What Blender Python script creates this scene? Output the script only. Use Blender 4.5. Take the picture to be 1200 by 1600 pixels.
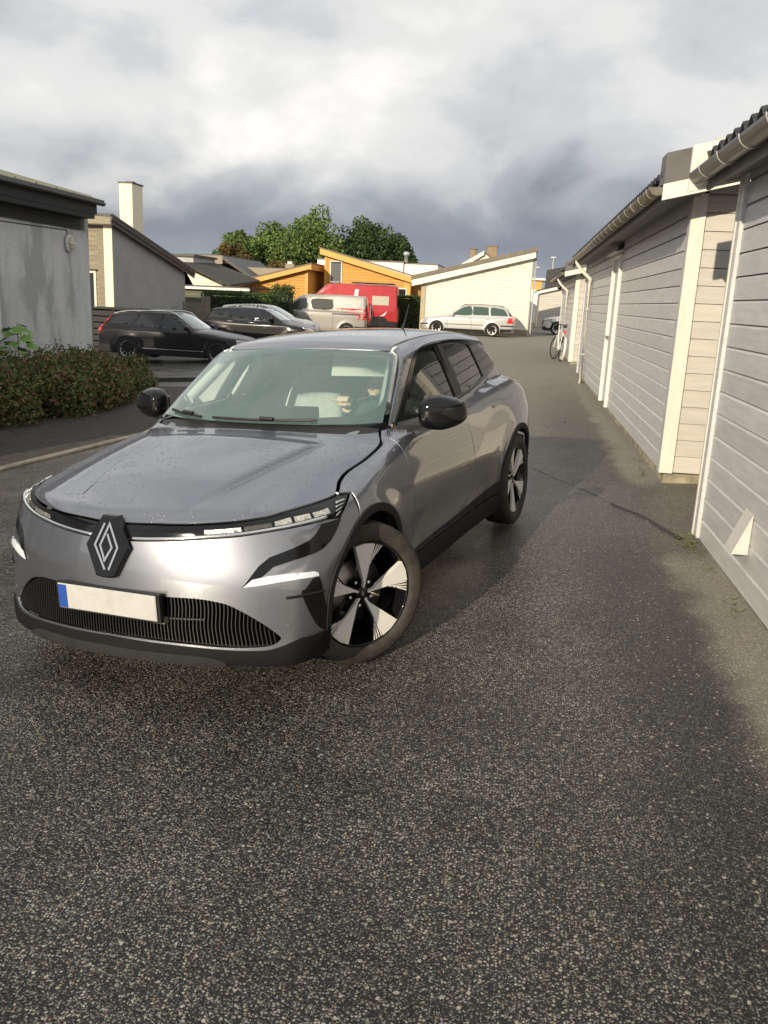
import bpy, bmesh, math, random
import numpy as np
from mathutils import Vector, Matrix
from mathutils.geometry import delaunay_2d_cdt
for _o in list(bpy.data.objects): bpy.data.objects.remove(_o)
random.seed(7); RNG = np.random.default_rng(7)
scene = bpy.context.scene; COL = scene.collection
R_ = math.radians
# ------------------------------------------------------------------ camera
FPX = 1320.0; PITCH = R_(14.14); ROLL = R_(2.71); CAMH = 1.705; YAW = R_(8.2958)
def _axes():
    F = np.array([-math.sin(YAW)*math.cos(PITCH), math.cos(YAW)*math.cos(PITCH), -math.sin(PITCH)])
    R = np.array([math.cos(YAW), math.sin(YAW), 0.0]); U = np.cross(R, F)
    c, s = math.cos(ROLL), math.sin(ROLL)
    return c*R+s*U, -s*R+c*U, F
CR, CU, CF = _axes(); CO = np.array([0, 0, CAMH])
cam = bpy.data.objects.new('camera', bpy.data.cameras.new('camera')); COL.objects.link(cam)
cam.matrix_world = Matrix(((CR[0], CU[0], -CF[0], 0), (CR[1], CU[1], -CF[1], 0), (CR[2], CU[2], -CF[2], CAMH), (0, 0, 0, 1)))
cam.data.sensor_fit = 'VERTICAL'; cam.data.sensor_height = 24.0; cam.data.lens = 24.0*FPX/1600.0
cam.data.clip_start = 0.05; cam.data.clip_end = 3000
scene.camera = cam
# ------------------------------------------------------------------ sky, sun, exposure
SUN_EL = R_(17.5); SUN_AZ = R_(20)         # sun stands behind the camera, SUN_AZ to the left of the lane axis
sun_from = Vector((-math.sin(SUN_AZ)*math.cos(SUN_EL), -math.cos(SUN_AZ)*math.cos(SUN_EL), math.sin(SUN_EL)))
sun = bpy.data.objects.new('sun', bpy.data.lights.new('sun', 'SUN')); COL.objects.link(sun)
sun.rotation_euler = sun_from.to_track_quat('Z', 'Y').to_euler()
sun.data.energy = 3.3; sun.data.angle = R_(0.6); sun.data.color = (1.0, 0.86, 0.65)
scene.view_settings.view_transform = 'Standard'; scene.view_settings.look = 'None'
scene.view_settings.gamma = 1.0; scene.view_settings.exposure = 0.62
try: scene.view_settings.use_curve_mapping = False
except Exception: pass
world = bpy.data.worlds.new('World'); scene.world = world; world.use_nodes = True
def build_world():
    nt = world.node_tree; N = nt.nodes; L = nt.links; N.clear()
    def n(t, **k):
        o = N.new(t)
        for a, v in k.items(): setattr(o, a, v)
        return o
    def mth(op, a, b=None, c=None):
        m = n('ShaderNodeMath', operation=op)
        for i, v in enumerate((a, b, c)):
            if v is None: continue
            if isinstance(v, (int, float)): m.inputs[i].default_value = v
            else: L.new(v, m.inputs[i])
        return m.outputs[0]
    def ramp(fac, stops):
        r = n('ShaderNodeValToRGB'); e = r.color_ramp.elements
        while len(e) > 1: e.remove(e[-1])
        e[0].position, e[0].color = stops[0][0], (*stops[0][1], 1)
        for p, c in stops[1:]:
            k = e.new(p); k.color = (*c, 1)
        r.color_ramp.interpolation = 'EASE'
        L.new(fac, r.inputs[0]); return r.outputs[0]
    def mixc(f, a, b, bt='MIX'):
        m = n('ShaderNodeMix', data_type='RGBA', blend_type=bt)
        if isinstance(f, (int, float)): m.inputs[0].default_value = f
        else: L.new(f, m.inputs[0])
        for s, v in ((6, a), (7, b)):
            if isinstance(v, tuple): m.inputs[s].default_value = (*v, 1)
            else: L.new(v, m.inputs[s])
        return m.outputs[2]
    sky = n('ShaderNodeTexSky', sky_type='NISHITA', sun_disc=False)
    sky.sun_elevation = SUN_EL; sky.sun_rotation = math.atan2(sun_from.x, sun_from.y)
    tc = n('ShaderNodeTexCoord'); sx = n('ShaderNodeSeparateXYZ'); L.new(tc.outputs['Generated'], sx.inputs[0])
    el = mth('MAXIMUM', sx.outputs[2], 0.0)
    den = mth('ADD', el, 0.30)
    cx = n('ShaderNodeCombineXYZ')
    L.new(mth('DIVIDE', sx.outputs[0], den), cx.inputs[0]); L.new(mth('DIVIDE', sx.outputs[1], den), cx.inputs[1])
    cx.inputs[2].default_value = 3.7
    def noise(scale, det, rough, off, dist=0.3):
        mp = n('ShaderNodeMapping'); mp.inputs['Location'].default_value = off; mp.inputs['Rotation'].default_value = (0, 0, 0.5)
        mp.inputs['Scale'].default_value = (1.0, 1.0, 1.75)
        L.new(tc.outputs['Generated'], mp.inputs[0])
        t = n('ShaderNodeTexNoise'); t.inputs['Scale'].default_value = scale; t.inputs['Detail'].default_value = det
        t.inputs['Roughness'].default_value = rough; t.inputs['Distortion'].default_value = dist
        L.new(mp.outputs[0], t.inputs['Vector']); return t.outputs[0]
    big = noise(2.3, 3, 0.5, (4.2, 1.3, 0), 0.2); mid = noise(5.2, 6, 0.5, (9.1, 2.2, 0), 0.3); fine = noise(14.0, 5, 0.55, (1.1, 5.2, 0), 0.3)
    v = mth('ADD', mth('ADD', mth('MULTIPLY', big, 0.5), mth('MULTIPLY', mid, 0.42)), mth('MULTIPLY', fine, 0.11))
    # lit cumulus against a dark rain cloud base low down
    cloud = ramp(v, [(0.38, (3.2, 3.32, 3.58)), (0.46, (4.2, 4.28, 4.42)), (0.54, (5.3, 5.3, 5.26)), (0.64, (6.7, 6.58, 6.36))])
    low = ramp(v, [(0.36, (1.25, 1.44, 1.80)), (0.50, (1.75, 1.94, 2.30)), (0.64, (2.9, 3.0, 3.15))])
    hor = ramp(v, [(0.40, (1.9, 2.1, 2.45)), (0.56, (3.8, 3.9, 4.0)), (0.66, (5.2, 5.1, 4.9))])
    e2 = mth('ADD', sx.outputs[2], mth('MULTIPLY', mth('SUBTRACT', mid, 0.5), 0.16))
    f1 = ramp(e2, [(0.055, (0, 0, 0)), (0.185, (1, 1, 1))])
    shw = n('ShaderNodeMapRange'); shw.interpolation_type = 'SMOOTHSTEP'; shw.inputs[1].default_value = -0.25; shw.inputs[2].default_value = 0.45; L.new(sx.outputs[1], shw.inputs[0])
    # the rain cloud stands on one side of the sky only, away from the low sun
    f1 = mth('SUBTRACT', 1.0, mth('MULTIPLY', mth('SUBTRACT', 1.0, f1), shw.outputs[0]))
    f0 = ramp(e2, [(0.0, (0, 0, 0)), (0.07, (1, 1, 1))])
    c = mixc(f1, mixc(f0, hor, low), cloud)
    gap = ramp(mid, [(0.24, (1, 1, 1)), (0.34, (0, 0, 0))])     # small breaks of blue
    gm = mth('MULTIPLY', gap, 0.35)
    c = mixc(gm, c, sky.outputs[0])
    bg = n('ShaderNodeBackground'); bg.inputs['Strength'].default_value = 0.1
    L.new(c, bg.inputs[0]); out = n('ShaderNodeOutputWorld'); L.new(bg.outputs[0], out.inputs[0])
build_world()
# ------------------------------------------------------------------ pixel rays (directions only; distance comes from a plane or surface)
def dirv(u, v): return CF+CR*(u-600)/FPX+CU*(800-v)/FPX
def atx(u, v, x):
    d = dirv(u, v); return CO+d*(x/d[0])
def aty(u, v, y):
    d = dirv(u, v); return CO+d*(y/d[1])
def sstep(a, b, x):
    t = np.clip((np.asarray(x, float)-a)/(b-a), 0, 1); return t*t*(3-2*t)
def zg(x, y):
    x = np.asarray(x, float); y = np.asarray(y, float)
    near = 0.05*np.clip(x, 0, 3)+0.062*np.clip(x, -60, 0)+0.012*np.clip(y, -20, 10)+0.003*np.maximum(0, y-10)-0.012*np.maximum(0, -6-np.clip(x, -14, 99))
    far = 0.17+0.06*np.clip(x+4, -12, 0)+0.003*(y-44)
    t = sstep(22, 38, y); return near*(1-t)+far*t
def atg(u, v):
    d = dirv(u, v); t0, t1 = 1.0, 400.0
    for _ in range(60):
        m = (t0+t1)/2; p = CO+d*m
        if p[2] > zg(p[0], p[1]): t0 = m
        else: t1 = m
    return CO+d*t0
# ------------------------------------------------------------------ materials
MATS = {}
def mat(name, col, rough=0.6, metal=0.0, var=0.0, vscale=3.0, bump=0.0, bscale=60.0, coat=0.0, spec=0.5, vcol=None, emit=0.0, stretch=(1, 1, 1), tint=None, objrand=0.0):
    """plain procedural surface: base colour with noise variation, fine bump"""
    if name in MATS: return MATS[name]
    m = bpy.data.materials.new(name); m.use_nodes = True; MATS[name] = m
    nt = m.node_tree; b = nt.nodes['Principled BSDF']
    b.inputs['Base Color'].default_value = (*col, 1); b.inputs['Roughness'].default_value = rough
    b.inputs['Metallic'].default_value = metal; b.inputs['Specular IOR Level'].default_value = spec
    b.inputs['Coat Weight'].default_value = coat; b.inputs['Coat Roughness'].default_value = 0.03
    if emit: b.inputs['Emission Color'].default_value = (*col, 1); b.inputs['Emission Strength'].default_value = emit
    if var or bump or objrand:
        tc = nt.nodes.new('ShaderNodeTexCoord'); mp = nt.nodes.new('ShaderNodeMapping'); mp.inputs['Scale'].default_value = stretch
        nt.links.new(tc.outputs['Object'], mp.inputs[0])
        src = mp.outputs[0]
        if objrand:
            oi = nt.nodes.new('ShaderNodeObjectInfo'); ad = nt.nodes.new('ShaderNodeVectorMath'); ad.operation = 'MULTIPLY_ADD'
            nt.links.new(oi.outputs['Random'], ad.inputs[0]); ad.inputs[1].default_value = (37, 53, 71); nt.links.new(src, ad.inputs[2]); src = ad.outputs[0]
    if var or objrand:
        n = nt.nodes.new('ShaderNodeTexNoise'); n.inputs['Scale'].default_value = vscale; n.inputs['Detail'].default_value = 6; n.inputs['Roughness'].default_value = 0.62
        nt.links.new(src, n.inputs['Vector'])
        r = nt.nodes.new('ShaderNodeValToRGB'); e = r.color_ramp.elements
        c2 = vcol if vcol else tuple(min(1, c*(1+var)) for c in col)
        c1 = tuple(max(0, c*(1-var)) for c in col)
        e[0].position = 0.3; e[0].color = (*c1, 1); e[1].position = 0.7; e[1].color = (*c2, 1)
        nt.links.new(n.outputs[0], r.inputs[0]); outc = r.outputs[0]
        if objrand:
            hv = nt.nodes.new('ShaderNodeHueSaturation'); mr = nt.nodes.new('ShaderNodeMapRange')
            mr.inputs[3].default_value = 1-objrand; mr.inputs[4].default_value = 1+objrand
            nt.links.new(oi.outputs['Random'], mr.inputs[0]); nt.links.new(mr.outputs[0], hv.inputs['Value']); nt.links.new(outc, hv.inputs['Color']); outc = hv.outputs[0]
        nt.links.new(outc, b.inputs['Base Color'])
        mr2 = nt.nodes.new('ShaderNodeMapRange'); mr2.inputs[3].default_value = max(0, rough-0.08); mr2.inputs[4].default_value = min(1, rough+0.1)
        nt.links.new(n.outputs[0], mr2.inputs[0]); nt.links.new(mr2.outputs[0], b.inputs['Roughness'])
    if bump:
        n2 = nt.nodes.new('ShaderNodeTexNoise'); n2.inputs['Scale'].default_value = bscale; n2.inputs['Detail'].default_value = 4
        nt.links.new(src, n2.inputs['Vector'])
        bp = nt.nodes.new('ShaderNodeBump'); bp.inputs['Strength'].default_value = bump; bp.inputs['Distance'].default_value = 0.01
        nt.links.new(n2.outputs[0], bp.inputs['Height']); nt.links.new(bp.outputs[0], b.inputs['Normal'])
    return m
def glassmat(name, tint=(0.8, 0.9, 0.85), refl=1.0, rough=0.0, painted_haze=0.0):
    if name in MATS: return MATS[name]
    m = bpy.data.materials.new(name); m.use_nodes = True; MATS[name] = m
    nt = m.node_tree; N = nt.nodes; L = nt.links; N.clear()
    tr = N.new('ShaderNodeBsdfTransparent'); tr.inputs[0].default_value = (*tint, 1)
    gl = N.new('ShaderNodeBsdfGlossy'); gl.inputs['Roughness'].default_value = rough; gl.inputs[0].default_value = (1, 1, 1, 1)
    fr = N.new('ShaderNodeFresnel'); fr.inputs[0].default_value = 1.52
    mu = N.new('ShaderNodeMath'); mu.operation = 'MULTIPLY_ADD'; mu.use_clamp = True; mu.inputs[1].default_value = 1.25*refl; mu.inputs[2].default_value = 0.0
    L.new(fr.outputs[0], mu.inputs[0]); mx = N.new('ShaderNodeMixShader'); L.new(mu.outputs[0], mx.inputs[0]); L.new(tr.outputs[0], mx.inputs[1]); L.new(gl.outputs[0], mx.inputs[2])
    if painted_haze:
        df = N.new('ShaderNodeBsdfDiffuse'); df.inputs[0].default_value = (0.46, 0.78, 0.74, 1)  # pale blue-green veil: sky reflection and haze painted into the glass
        m2 = N.new('ShaderNodeMixShader'); m2.inputs[0].default_value = painted_haze; L.new(mx.outputs[0], m2.inputs[1]); L.new(df.outputs[0], m2.inputs[2]); mx = m2
    o = N.new('ShaderNodeOutputMaterial'); L.new(mx.outputs[0], o.inputs[0]); return m
# ------------------------------------------------------------------ objects
def tag(o, label=None, cat=None, group=None, kind=None):
    if label: o['label'] = label
    if cat: o['category'] = cat
    if group: o['group'] = group
    if kind: o['kind'] = kind
    return o
def empty(name, loc=(0, 0, 0), rz=0.0, label=None, cat=None, group=None):
    o = bpy.data.objects.new(name, None); COL.objects.link(o); o.location = loc; o.rotation_euler = (0, 0, rz); o.empty_display_size = 0.2
    return tag(o, label, cat, group)
def link_mesh(name, me, parent=None):
    o = bpy.data.objects.new(name, me); COL.objects.link(o)
    if parent is not None: o.parent = parent
    return o
def copy_tree(o, parent=None):
    c = o.copy(); COL.objects.link(c); c.parent = parent
    for ch in list(o.children): copy_tree(ch, c)
    return c
class MB:
    """collects simple solids into one mesh"""
    def __init__(s): s.v = []; s.f = []; s.sm = []
    def add(s, vs, fs, smooth=False):
        k = len(s.v); s.v += [tuple(map(float, p)) for p in vs]; s.f += [tuple(i+k for i in f) for f in fs]; s.sm += [smooth]*len(fs); return s
    def box(s, x0, x1, y0, y1, z0, z1):
        return s.add([(x0, y0, z0), (x1, y0, z0), (x1, y1, z0), (x0, y1, z0), (x0, y0, z1), (x1, y0, z1), (x1, y1, z1), (x0, y1, z1)],
                     [(3, 2, 1, 0), (4, 5, 6, 7), (0, 1, 5, 4), (1, 2, 6, 5), (2, 3, 7, 6), (3, 0, 4, 7)])
    def bbox(s, x0, x1, y0, y1, z0, z1, b=0.004):
        """bevelled box"""
        bm = bmesh.new(); bmesh.ops.create_cube(bm, size=1)
        for v in bm.verts: v.co = Vector(((x0+x1)/2+v.co.x*(x1-x0), (y0+y1)/2+v.co.y*(y1-y0), (z0+z1)/2+v.co.z*(z1-z0)))
        bmesh.ops.bevel(bm, geom=bm.edges[:], offset=b, segments=1, affect='EDGES')
        bm.verts.index_update(); s.add([v.co for v in bm.verts], [[v.index for v in f.verts] for f in bm.faces]); bm.free(); return s
    def prism(s, poly, ax, a, b, smooth=False):
        """poly: 2D points; ax: axis index of extrusion; the other two axes in order"""
        n = len(poly); o = [i for i in range(3) if i != ax]; vs = []
        for h in (a, b):
            for p in poly:
                q = [0, 0, 0]; q[o[0]] = p[0]; q[o[1]] = p[1]; q[ax] = h; vs.append(q)
        return s.add(vs, [tuple(range(n)), tuple(reversed(range(n, 2*n)))]+[(i, i+n, (i+1) % n+n, (i+1) % n) for i in range(n)], smooth)
    def tube(s, pts, r, n=8, caps=True, smooth=True):
        pts = [Vector(p) for p in pts]; rs = r if isinstance(r, (list, tuple)) else [r]*len(pts)
        up = Vector((0, 0, 1)); vs = []
        for i, p in enumerate(pts):
            t = (pts[min(i+1, len(pts)-1)]-pts[max(i-1, 0)]).normalized()
            a = t.cross(up)
            if a.length < 1e-3: a = t.cross(Vector((1, 0, 0)))
            a.normalize(); b = a.cross(t)
            for k in range(n):
                an = 2*math.pi*k/n; vs.append(p+(a*math.cos(an)+b*math.sin(an))*rs[i])
        fs = [(i*n+k, i*n+(k+1) % n, (i+1)*n+(k+1) % n, (i+1)*n+k) for i in range(len(pts)-1) for k in range(n)]
        s.add(vs, fs, smooth)
        if caps: s.add(vs[:n], [tuple(reversed(range(n)))]); s.add(vs[-n:], [tuple(range(n))])
        return s
    def lathe(s, prof, n=24, org=(0, 0, 0), ax=2, smooth=True, close=False):
        """prof: (r, h) pairs about axis ax"""
        vs = []; o = [i for i in range(3) if i != ax]
        for r, h in prof:
            for k in range(n):
                an = 2*math.pi*k/n; q = [0, 0, 0]; q[o[0]] = r*math.cos(an)+org[o[0]]; q[o[1]] = r*math.sin(an)+org[o[1]]; q[ax] = h+org[ax]; vs.append(q)
        m = len(prof)
        fs = [(i*n+k, i*n+(k+1) % n, ((i+1) % m)*n+(k+1) % n, ((i+1) % m)*n+k) for i in range(m if close else m-1) for k in range(n)]
        return s.add(vs, fs, smooth)
    def mesh(s, name):
        me = bpy.data.meshes.new(name); me.from_pydata(s.v, [], s.f); me.polygons.foreach_set('use_smooth', s.sm); me.validate(); me.update()
        bm = bmesh.new(); bm.from_mesh(me); bmesh.ops.recalc_face_normals(bm, faces=bm.faces[:]); bm.to_mesh(me); bm.free(); return me
    def build(s, name, m, parent=None):
        me = s.mesh(name)
        if m: me.materials.append(m)
        return link_mesh(name, me, parent)
def sellip(c, r, p=2.6, nu=28, nv=16, warp=None):
    vs = []; sg = lambda v, e: math.copysign(abs(v)**e, v); e = 2/p
    for j in range(nv+1):
        ph = -math.pi/2+math.pi*j/nv
        for i in range(nu):
            t = 2*math.pi*i/nu; q = [r[0]*sg(math.cos(ph), e)*sg(math.cos(t), e), r[1]*sg(math.cos(ph), e)*sg(math.sin(t), e), r[2]*sg(math.sin(ph), e)]
            if warp: q = warp(q)
            vs.append((c[0]+q[0], c[1]+q[1], c[2]+q[2]))
    fs = [(j*nu+i, j*nu+(i+1) % nu, (j+1)*nu+(i+1) % nu, (j+1)*nu+i) for j in range(nv) for i in range(nu)]; return vs, fs
# ================================================================== GROUND
def asphalt_material():
    m = bpy.data.materials.new('wet_asphalt'); m.use_nodes = True; nt = m.node_tree; N = nt.nodes; L = nt.links
    b = N['Principled BSDF']
    def node(t, **k):
        o = N.new(t)
        for a, v in k.items(): setattr(o, a, v)
        return o
    def mth(op, a, b_=None, c=None, clamp=False):
        q = node('ShaderNodeMath', operation=op, use_clamp=clamp)
        for i, v in enumerate((a, b_, c)):
            if v is None: continue
            if isinstance(v, (int, float)): q.inputs[i].default_value = v
            else: L.new(v, q.inputs[i])
        return q.outputs[0]
    def ramp(fac, stops, interp='LINEAR'):
        r = node('ShaderNodeValToRGB'); e = r.color_ramp.elements; r.color_ramp.interpolation = interp
        while len(e) > 1: e.remove(e[-1])
        e[0].position, e[0].color = stops[0][0], (*stops[0][1], 1)
        for p, c in stops[1:]: e.new(p).color = (*c, 1)
        L.new(fac, r.inputs[0]); return r.outputs[0]
    def mix(f, a, b_, bt='MIX'):
        q = node('ShaderNodeMix', data_type='RGBA', blend_type=bt)
        if isinstance(f, (int, float)): q.inputs[0].default_value = f
        else: L.new(f, q.inputs[0])
        for s, v in ((6, a), (7, b_)):
            if isinstance(v, tuple): q.inputs[s].default_value = (*v, 1)
            else: L.new(v, q.inputs[s])
        return q.outputs[2]
    tc = node('ShaderNodeTexCoord'); co = tc.outputs['Object']
    sx = node('ShaderNodeSeparateXYZ'); L.new(co, sx.inputs[0])
    def noise(s, d=4, r=0.6, vec=co):
        t = node('ShaderNodeTexNoise'); t.inputs['Scale'].default_value = s; t.inputs['Detail'].default_value = d; t.inputs['Roughness'].default_value = r
        L.new(vec, t.inputs['Vector']); return t.outputs[0]
    # warp so that the stones are not all alike
    wn = node('ShaderNodeTexNoise'); wn.inputs['Scale'].default_value = 70; wn.inputs['Detail'].default_value = 2; L.new(co, wn.inputs['Vector'])
    wv = node('ShaderNodeVectorMath', operation='MULTIPLY_ADD'); L.new(wn.outputs['Color'], wv.inputs[0]); wv.inputs[1].default_value = (0.008, 0.008, 0.0); L.new(co, wv.inputs[2])
    fl = node('ShaderNodeVectorMath', operation='MULTIPLY'); L.new(wv.outputs[0], fl.inputs[0]); fl.inputs[1].default_value = (1, 1, 0.0)
    def voro(scale, feat='F1'):
        v = node('ShaderNodeTexVoronoi', feature=feat); v.inputs['Scale'].default_value = scale; v.voronoi_dimensions = '2D'; L.new(fl.outputs[0], v.inputs['Vector']); return v
    va = voro(96); vb = voro(175)
    def stones(v, lo, hi):
        sep = node('ShaderNodeSeparateColor'); L.new(v.outputs['Color'], sep.inputs[0])
        pick = ramp(sep.outputs[0], [(lo, (0, 0, 0)), (hi, (1, 1, 1))])
        core = ramp(v.outputs['Distance'], [(0.22, (1, 1, 1)), (0.46, (0, 0, 0))])
        f = mth('MULTIPLY', pick, core)
        colr = ramp(sep.outputs[1], [(0.0, (0.12, 0.118, 0.108)), (0.35, (0.26, 0.25, 0.218)), (0.62, (0.42, 0.40, 0.335)), (0.86, (0.55, 0.535, 0.48)), (0.95, (0.40, 0.31, 0.20)), (0.985, (0.36, 0.20, 0.14)), (1.0, (0.50, 0.48, 0.44))])
        return f, colr
    fa, ca = stones(va, 0.42, 0.66); fb, cb = stones(vb, 0.52, 0.80)
    big = noise(0.35, 5, 0.55); med = noise(1.7, 5, 0.62); patch = noise(0.9, 3, 0.5)
    binder = mix(med, (0.018, 0.0188, 0.0195), (0.034, 0.0345, 0.0345))
    c = mix(fb, binder, cb); c = mix(fa, c, ca)
    # wheel-polished / worn bands vary how much of the stone shows
    worn = ramp(med, [(0.32, (0.50, 0.50, 0.50)), (0.66, (1.0, 1.0, 1.0))]); c = mix(1.0, c, worn, 'MULTIPLY')
    worn2 = ramp(big, [(0.35, (0.72, 0.72, 0.73)), (0.65, (1.06, 1.05, 1.02))]); c = mix(1.0, c, worn2, 'MULTIPLY')
    # dry strip sheltered by the eaves of the garages
    edge = mth('ADD', sx.outputs[0], mth('MULTIPLY', mth('SUBTRACT', noise(2.2, 5), 0.5), 0.45))
    d = node('ShaderNodeMapRange', interpolation_type='SMOOTHSTEP'); L.new(edge, d.inputs[0]); d.inputs[1].default_value = 0.92; d.inputs[2].default_value = 1.20
    def band(y0, y1, w=0.35):
        yy = mth('ADD', sx.outputs[1], mth('MULTIPLY', mth('SUBTRACT', patch, 0.5), 0.4))
        a = node('ShaderNodeMapRange', interpolation_type='SMOOTHSTEP'); L.new(yy, a.inputs[0]); a.inputs[1].default_value = y0-w; a.inputs[2].default_value = y0+w
        e = node('ShaderNodeMapRange', interpolation_type='SMOOTHSTEP'); L.new(yy, e.inputs[0]); e.inputs[1].default_value = y1+w; e.inputs[2].default_value = y1-w
        return mth('MULTIPLY', a.outputs[0], e.outputs[0])
    bands = mth('ADD', mth('ADD', band(-20, 5.9, 0.5), band(7.85, 20.2, 0.25)), band(23.3, 34), clamp=True)
    dry = mth('MULTIPLY', d.outputs[0], bands)
    fard = node('ShaderNodeMapRange', interpolation_type='SMOOTHSTEP'); L.new(sx.outputs[1], fard.inputs[0]); fard.inputs[1].default_value = 4.5; fard.inputs[2].default_value = 19.0
    lane = node('ShaderNodeMapRange', interpolation_type='SMOOTHSTEP'); L.new(sx.outputs[0], lane.inputs[0]); lane.inputs[1].default_value = -6.5; lane.inputs[2].default_value = -3.0
    drying = mth('MULTIPLY', mth('MULTIPLY', fard.outputs[0], lane.outputs[0]), 0.95)
    dryf = mth('MAXIMUM', dry, drying)
    fine_ = noise(160, 3, 0.7); dbind = mix(fine_, (0.14, 0.135, 0.12), (0.29, 0.275, 0.235)); dc_ = mix(mth('MULTIPLY', fb, 0.7), dbind, cb); dc_ = mix(mth('MULTIPLY', fa, 0.8), dc_, ca); drycol = mix(1.0, dc_, mix(med, (0.78, 0.78, 0.78), (1.15, 1.13, 1.08)), 'MULTIPLY')
    c = mix(dryf, c, drycol)
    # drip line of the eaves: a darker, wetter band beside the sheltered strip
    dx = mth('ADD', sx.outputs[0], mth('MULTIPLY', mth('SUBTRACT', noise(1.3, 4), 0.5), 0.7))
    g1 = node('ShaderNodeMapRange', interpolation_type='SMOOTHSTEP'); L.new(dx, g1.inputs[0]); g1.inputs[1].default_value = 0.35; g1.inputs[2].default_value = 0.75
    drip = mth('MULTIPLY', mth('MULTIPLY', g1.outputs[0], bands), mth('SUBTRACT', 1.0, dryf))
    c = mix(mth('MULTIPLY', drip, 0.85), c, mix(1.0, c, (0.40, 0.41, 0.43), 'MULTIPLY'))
    # lighter, rubbed patches and a few big stones
    vc = voro(44); sepc = node('ShaderNodeSeparateColor'); L.new(vc.outputs['Color'], sepc.inputs[0])
    bigst = mth('MULTIPLY', ramp(sepc.outputs[2], [(0.90, (0, 0, 0)), (0.93, (1, 1, 1))]), ramp(vc.outputs['Distance'], [(0.16, (1, 1, 1)), (0.30, (0, 0, 0))]))
    c = mix(mth('MULTIPLY', bigst, 0.8), c, ramp(sepc.outputs[0], [(0.0, (0.16, 0.155, 0.14)), (0.5, (0.36, 0.33, 0.27)), (1.0, (0.5, 0.47, 0.42))]))
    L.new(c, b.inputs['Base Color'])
    wet = mth('SUBTRACT', 1.0, dryf)
    wetn = ramp(med, [(0.35, (0.20, 0.20, 0.20)), (0.65, (0.42, 0.42, 0.42))])
    rg = node('ShaderNodeMix', data_type='FLOAT'); L.new(dryf, rg.inputs[0]); L.new(wetn, rg.inputs[2]); rg.inputs[3].default_value = 0.88; L.new(rg.outputs[0], b.inputs['Roughness'])
    sp = node('ShaderNodeMix', data_type='FLOAT'); L.new(dryf, sp.inputs[0]); sp.inputs[2].default_value = 0.42; sp.inputs[3].default_value = 0.25; L.new(sp.outputs[0], b.inputs['Specular IOR Level'])
    # relief: rounded stones in the binder
    ha = ramp(va.outputs['Distance'], [(0.0, (1, 1, 1)), (0.55, (0, 0, 0))]); hb = ramp(vb.outputs['Distance'], [(0.0, (1, 1, 1)), (0.6, (0, 0, 0))])
    hh = mth('ADD', mth('MULTIPLY', ha, 0.7), mth('MULTIPLY', hb, 0.4))
    bp = node('ShaderNodeBump'); bp.inputs['Strength'].default_value = 0.85; bp.inputs['Distance'].default_value = 0.004
    L.new(hh, bp.inputs['Height']); L.new(bp.outputs[0], b.inputs['Normal'])
    return m
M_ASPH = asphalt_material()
def axis_lines(lo, hi, c, fine, reach):
    pts = [c]; x = c
    while x < hi: x += max(fine, (abs(x-c)-reach)*0.18) if abs(x-c) > reach else fine; pts.append(min(x, hi))
    x = c
    while x > lo: x -= max(fine, (abs(x-c)-reach)*0.18) if abs(x-c) > reach else fine; pts.insert(0, max(x, lo))
    return np.array(pts)
def sheet(name, xs, ys, dz, m, kind='structure', parent=None, zf=zg):
    X, Y = np.meshgrid(xs, ys); Z = zf(X, Y)+dz; nx, ny = len(xs), len(ys)
    v = np.c_[X.ravel(), Y.ravel(), Z.ravel()]
    f = [(j*nx+i, j*nx+i+1, (j+1)*nx+i+1, (j+1)*nx+i) for j in range(ny-1) for i in range(nx-1)]
    me = bpy.data.meshes.new(name); me.from_pydata(v.tolist(), [], f); me.polygons.foreach_set('use_smooth', [True]*len(f)); me.update()
    me.materials.append(m); o = link_mesh(name, me, parent); 
    if kind: o['kind'] = kind
    return o
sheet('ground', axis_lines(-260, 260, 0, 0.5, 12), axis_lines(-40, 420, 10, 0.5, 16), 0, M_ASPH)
# long repaired crack running out from the gap between the garages
def ribbon(pts, w, h=0.006, m=None, name='crack', parent=None):
    mb = MB(); P = [Vector((p[0], p[1], float(zg(p[0], p[1])))) for p in pts]; n = len(P); vs = []
    for i, p in enumerate(P):
        t = (P[min(i+1, n-1)]-P[max(i-1, 0)]); t.z = 0; t.normalize(); s = Vector((-t.y, t.x, 0)); ww = (w[i] if isinstance(w, list) else w)*random.uniform(0.6, 1.3)
        vs += [p+s*ww+Vector((0, 0, 0.002)), p+Vector((0, 0, h)), p-s*ww+Vector((0, 0, 0.002))]
    mb.add(vs, [(3*i+k, 3*i+k+1, 3*i+k+4, 3*i+k+3) for i in range(n-1) for k in range(2)], True)
    return mb.build(name, m, parent)
M_TAR = mat('tar_seam', (0.022, 0.022, 0.022), 0.5, var=0.3, vscale=20, bump=0.6, bscale=120)
M_SEAM = mat('sandy_seam', (0.17, 0.16, 0.14), 0.9, var=0.3, vscale=30, bump=0.5, bscale=150)
def pixpath(pp, n=6):
    out = []
    for (u0, v0), (u1, v1) in zip(pp[:-1], pp[1:]):
        for k in range(n):
            t = k/n; g_ = atg(u0+(u1-u0)*t, v0+(v1-v0)*t); out.append((g_[0]+random.uniform(-.006, .006), g_[1]+random.uniform(-.006, .006)))
    g_ = atg(*pp[-1]); out.append((g_[0], g_[1])); return out
cr1 = ribbon(pixpath([(832, 731), (880, 752), (935, 775), (985, 800)]), 0.006, 0.004, M_SEAM, 'pavement_seam'); cr1['kind'] = 'structure'
cr2 = ribbon(pixpath([(955, 788), (1000, 806), (1030, 822), (1066, 843)]), [0.008+0.0012*k for k in range(19)], 0.012, M_TAR, 'pavement_crack'); cr2['kind'] = 'structure'

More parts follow.
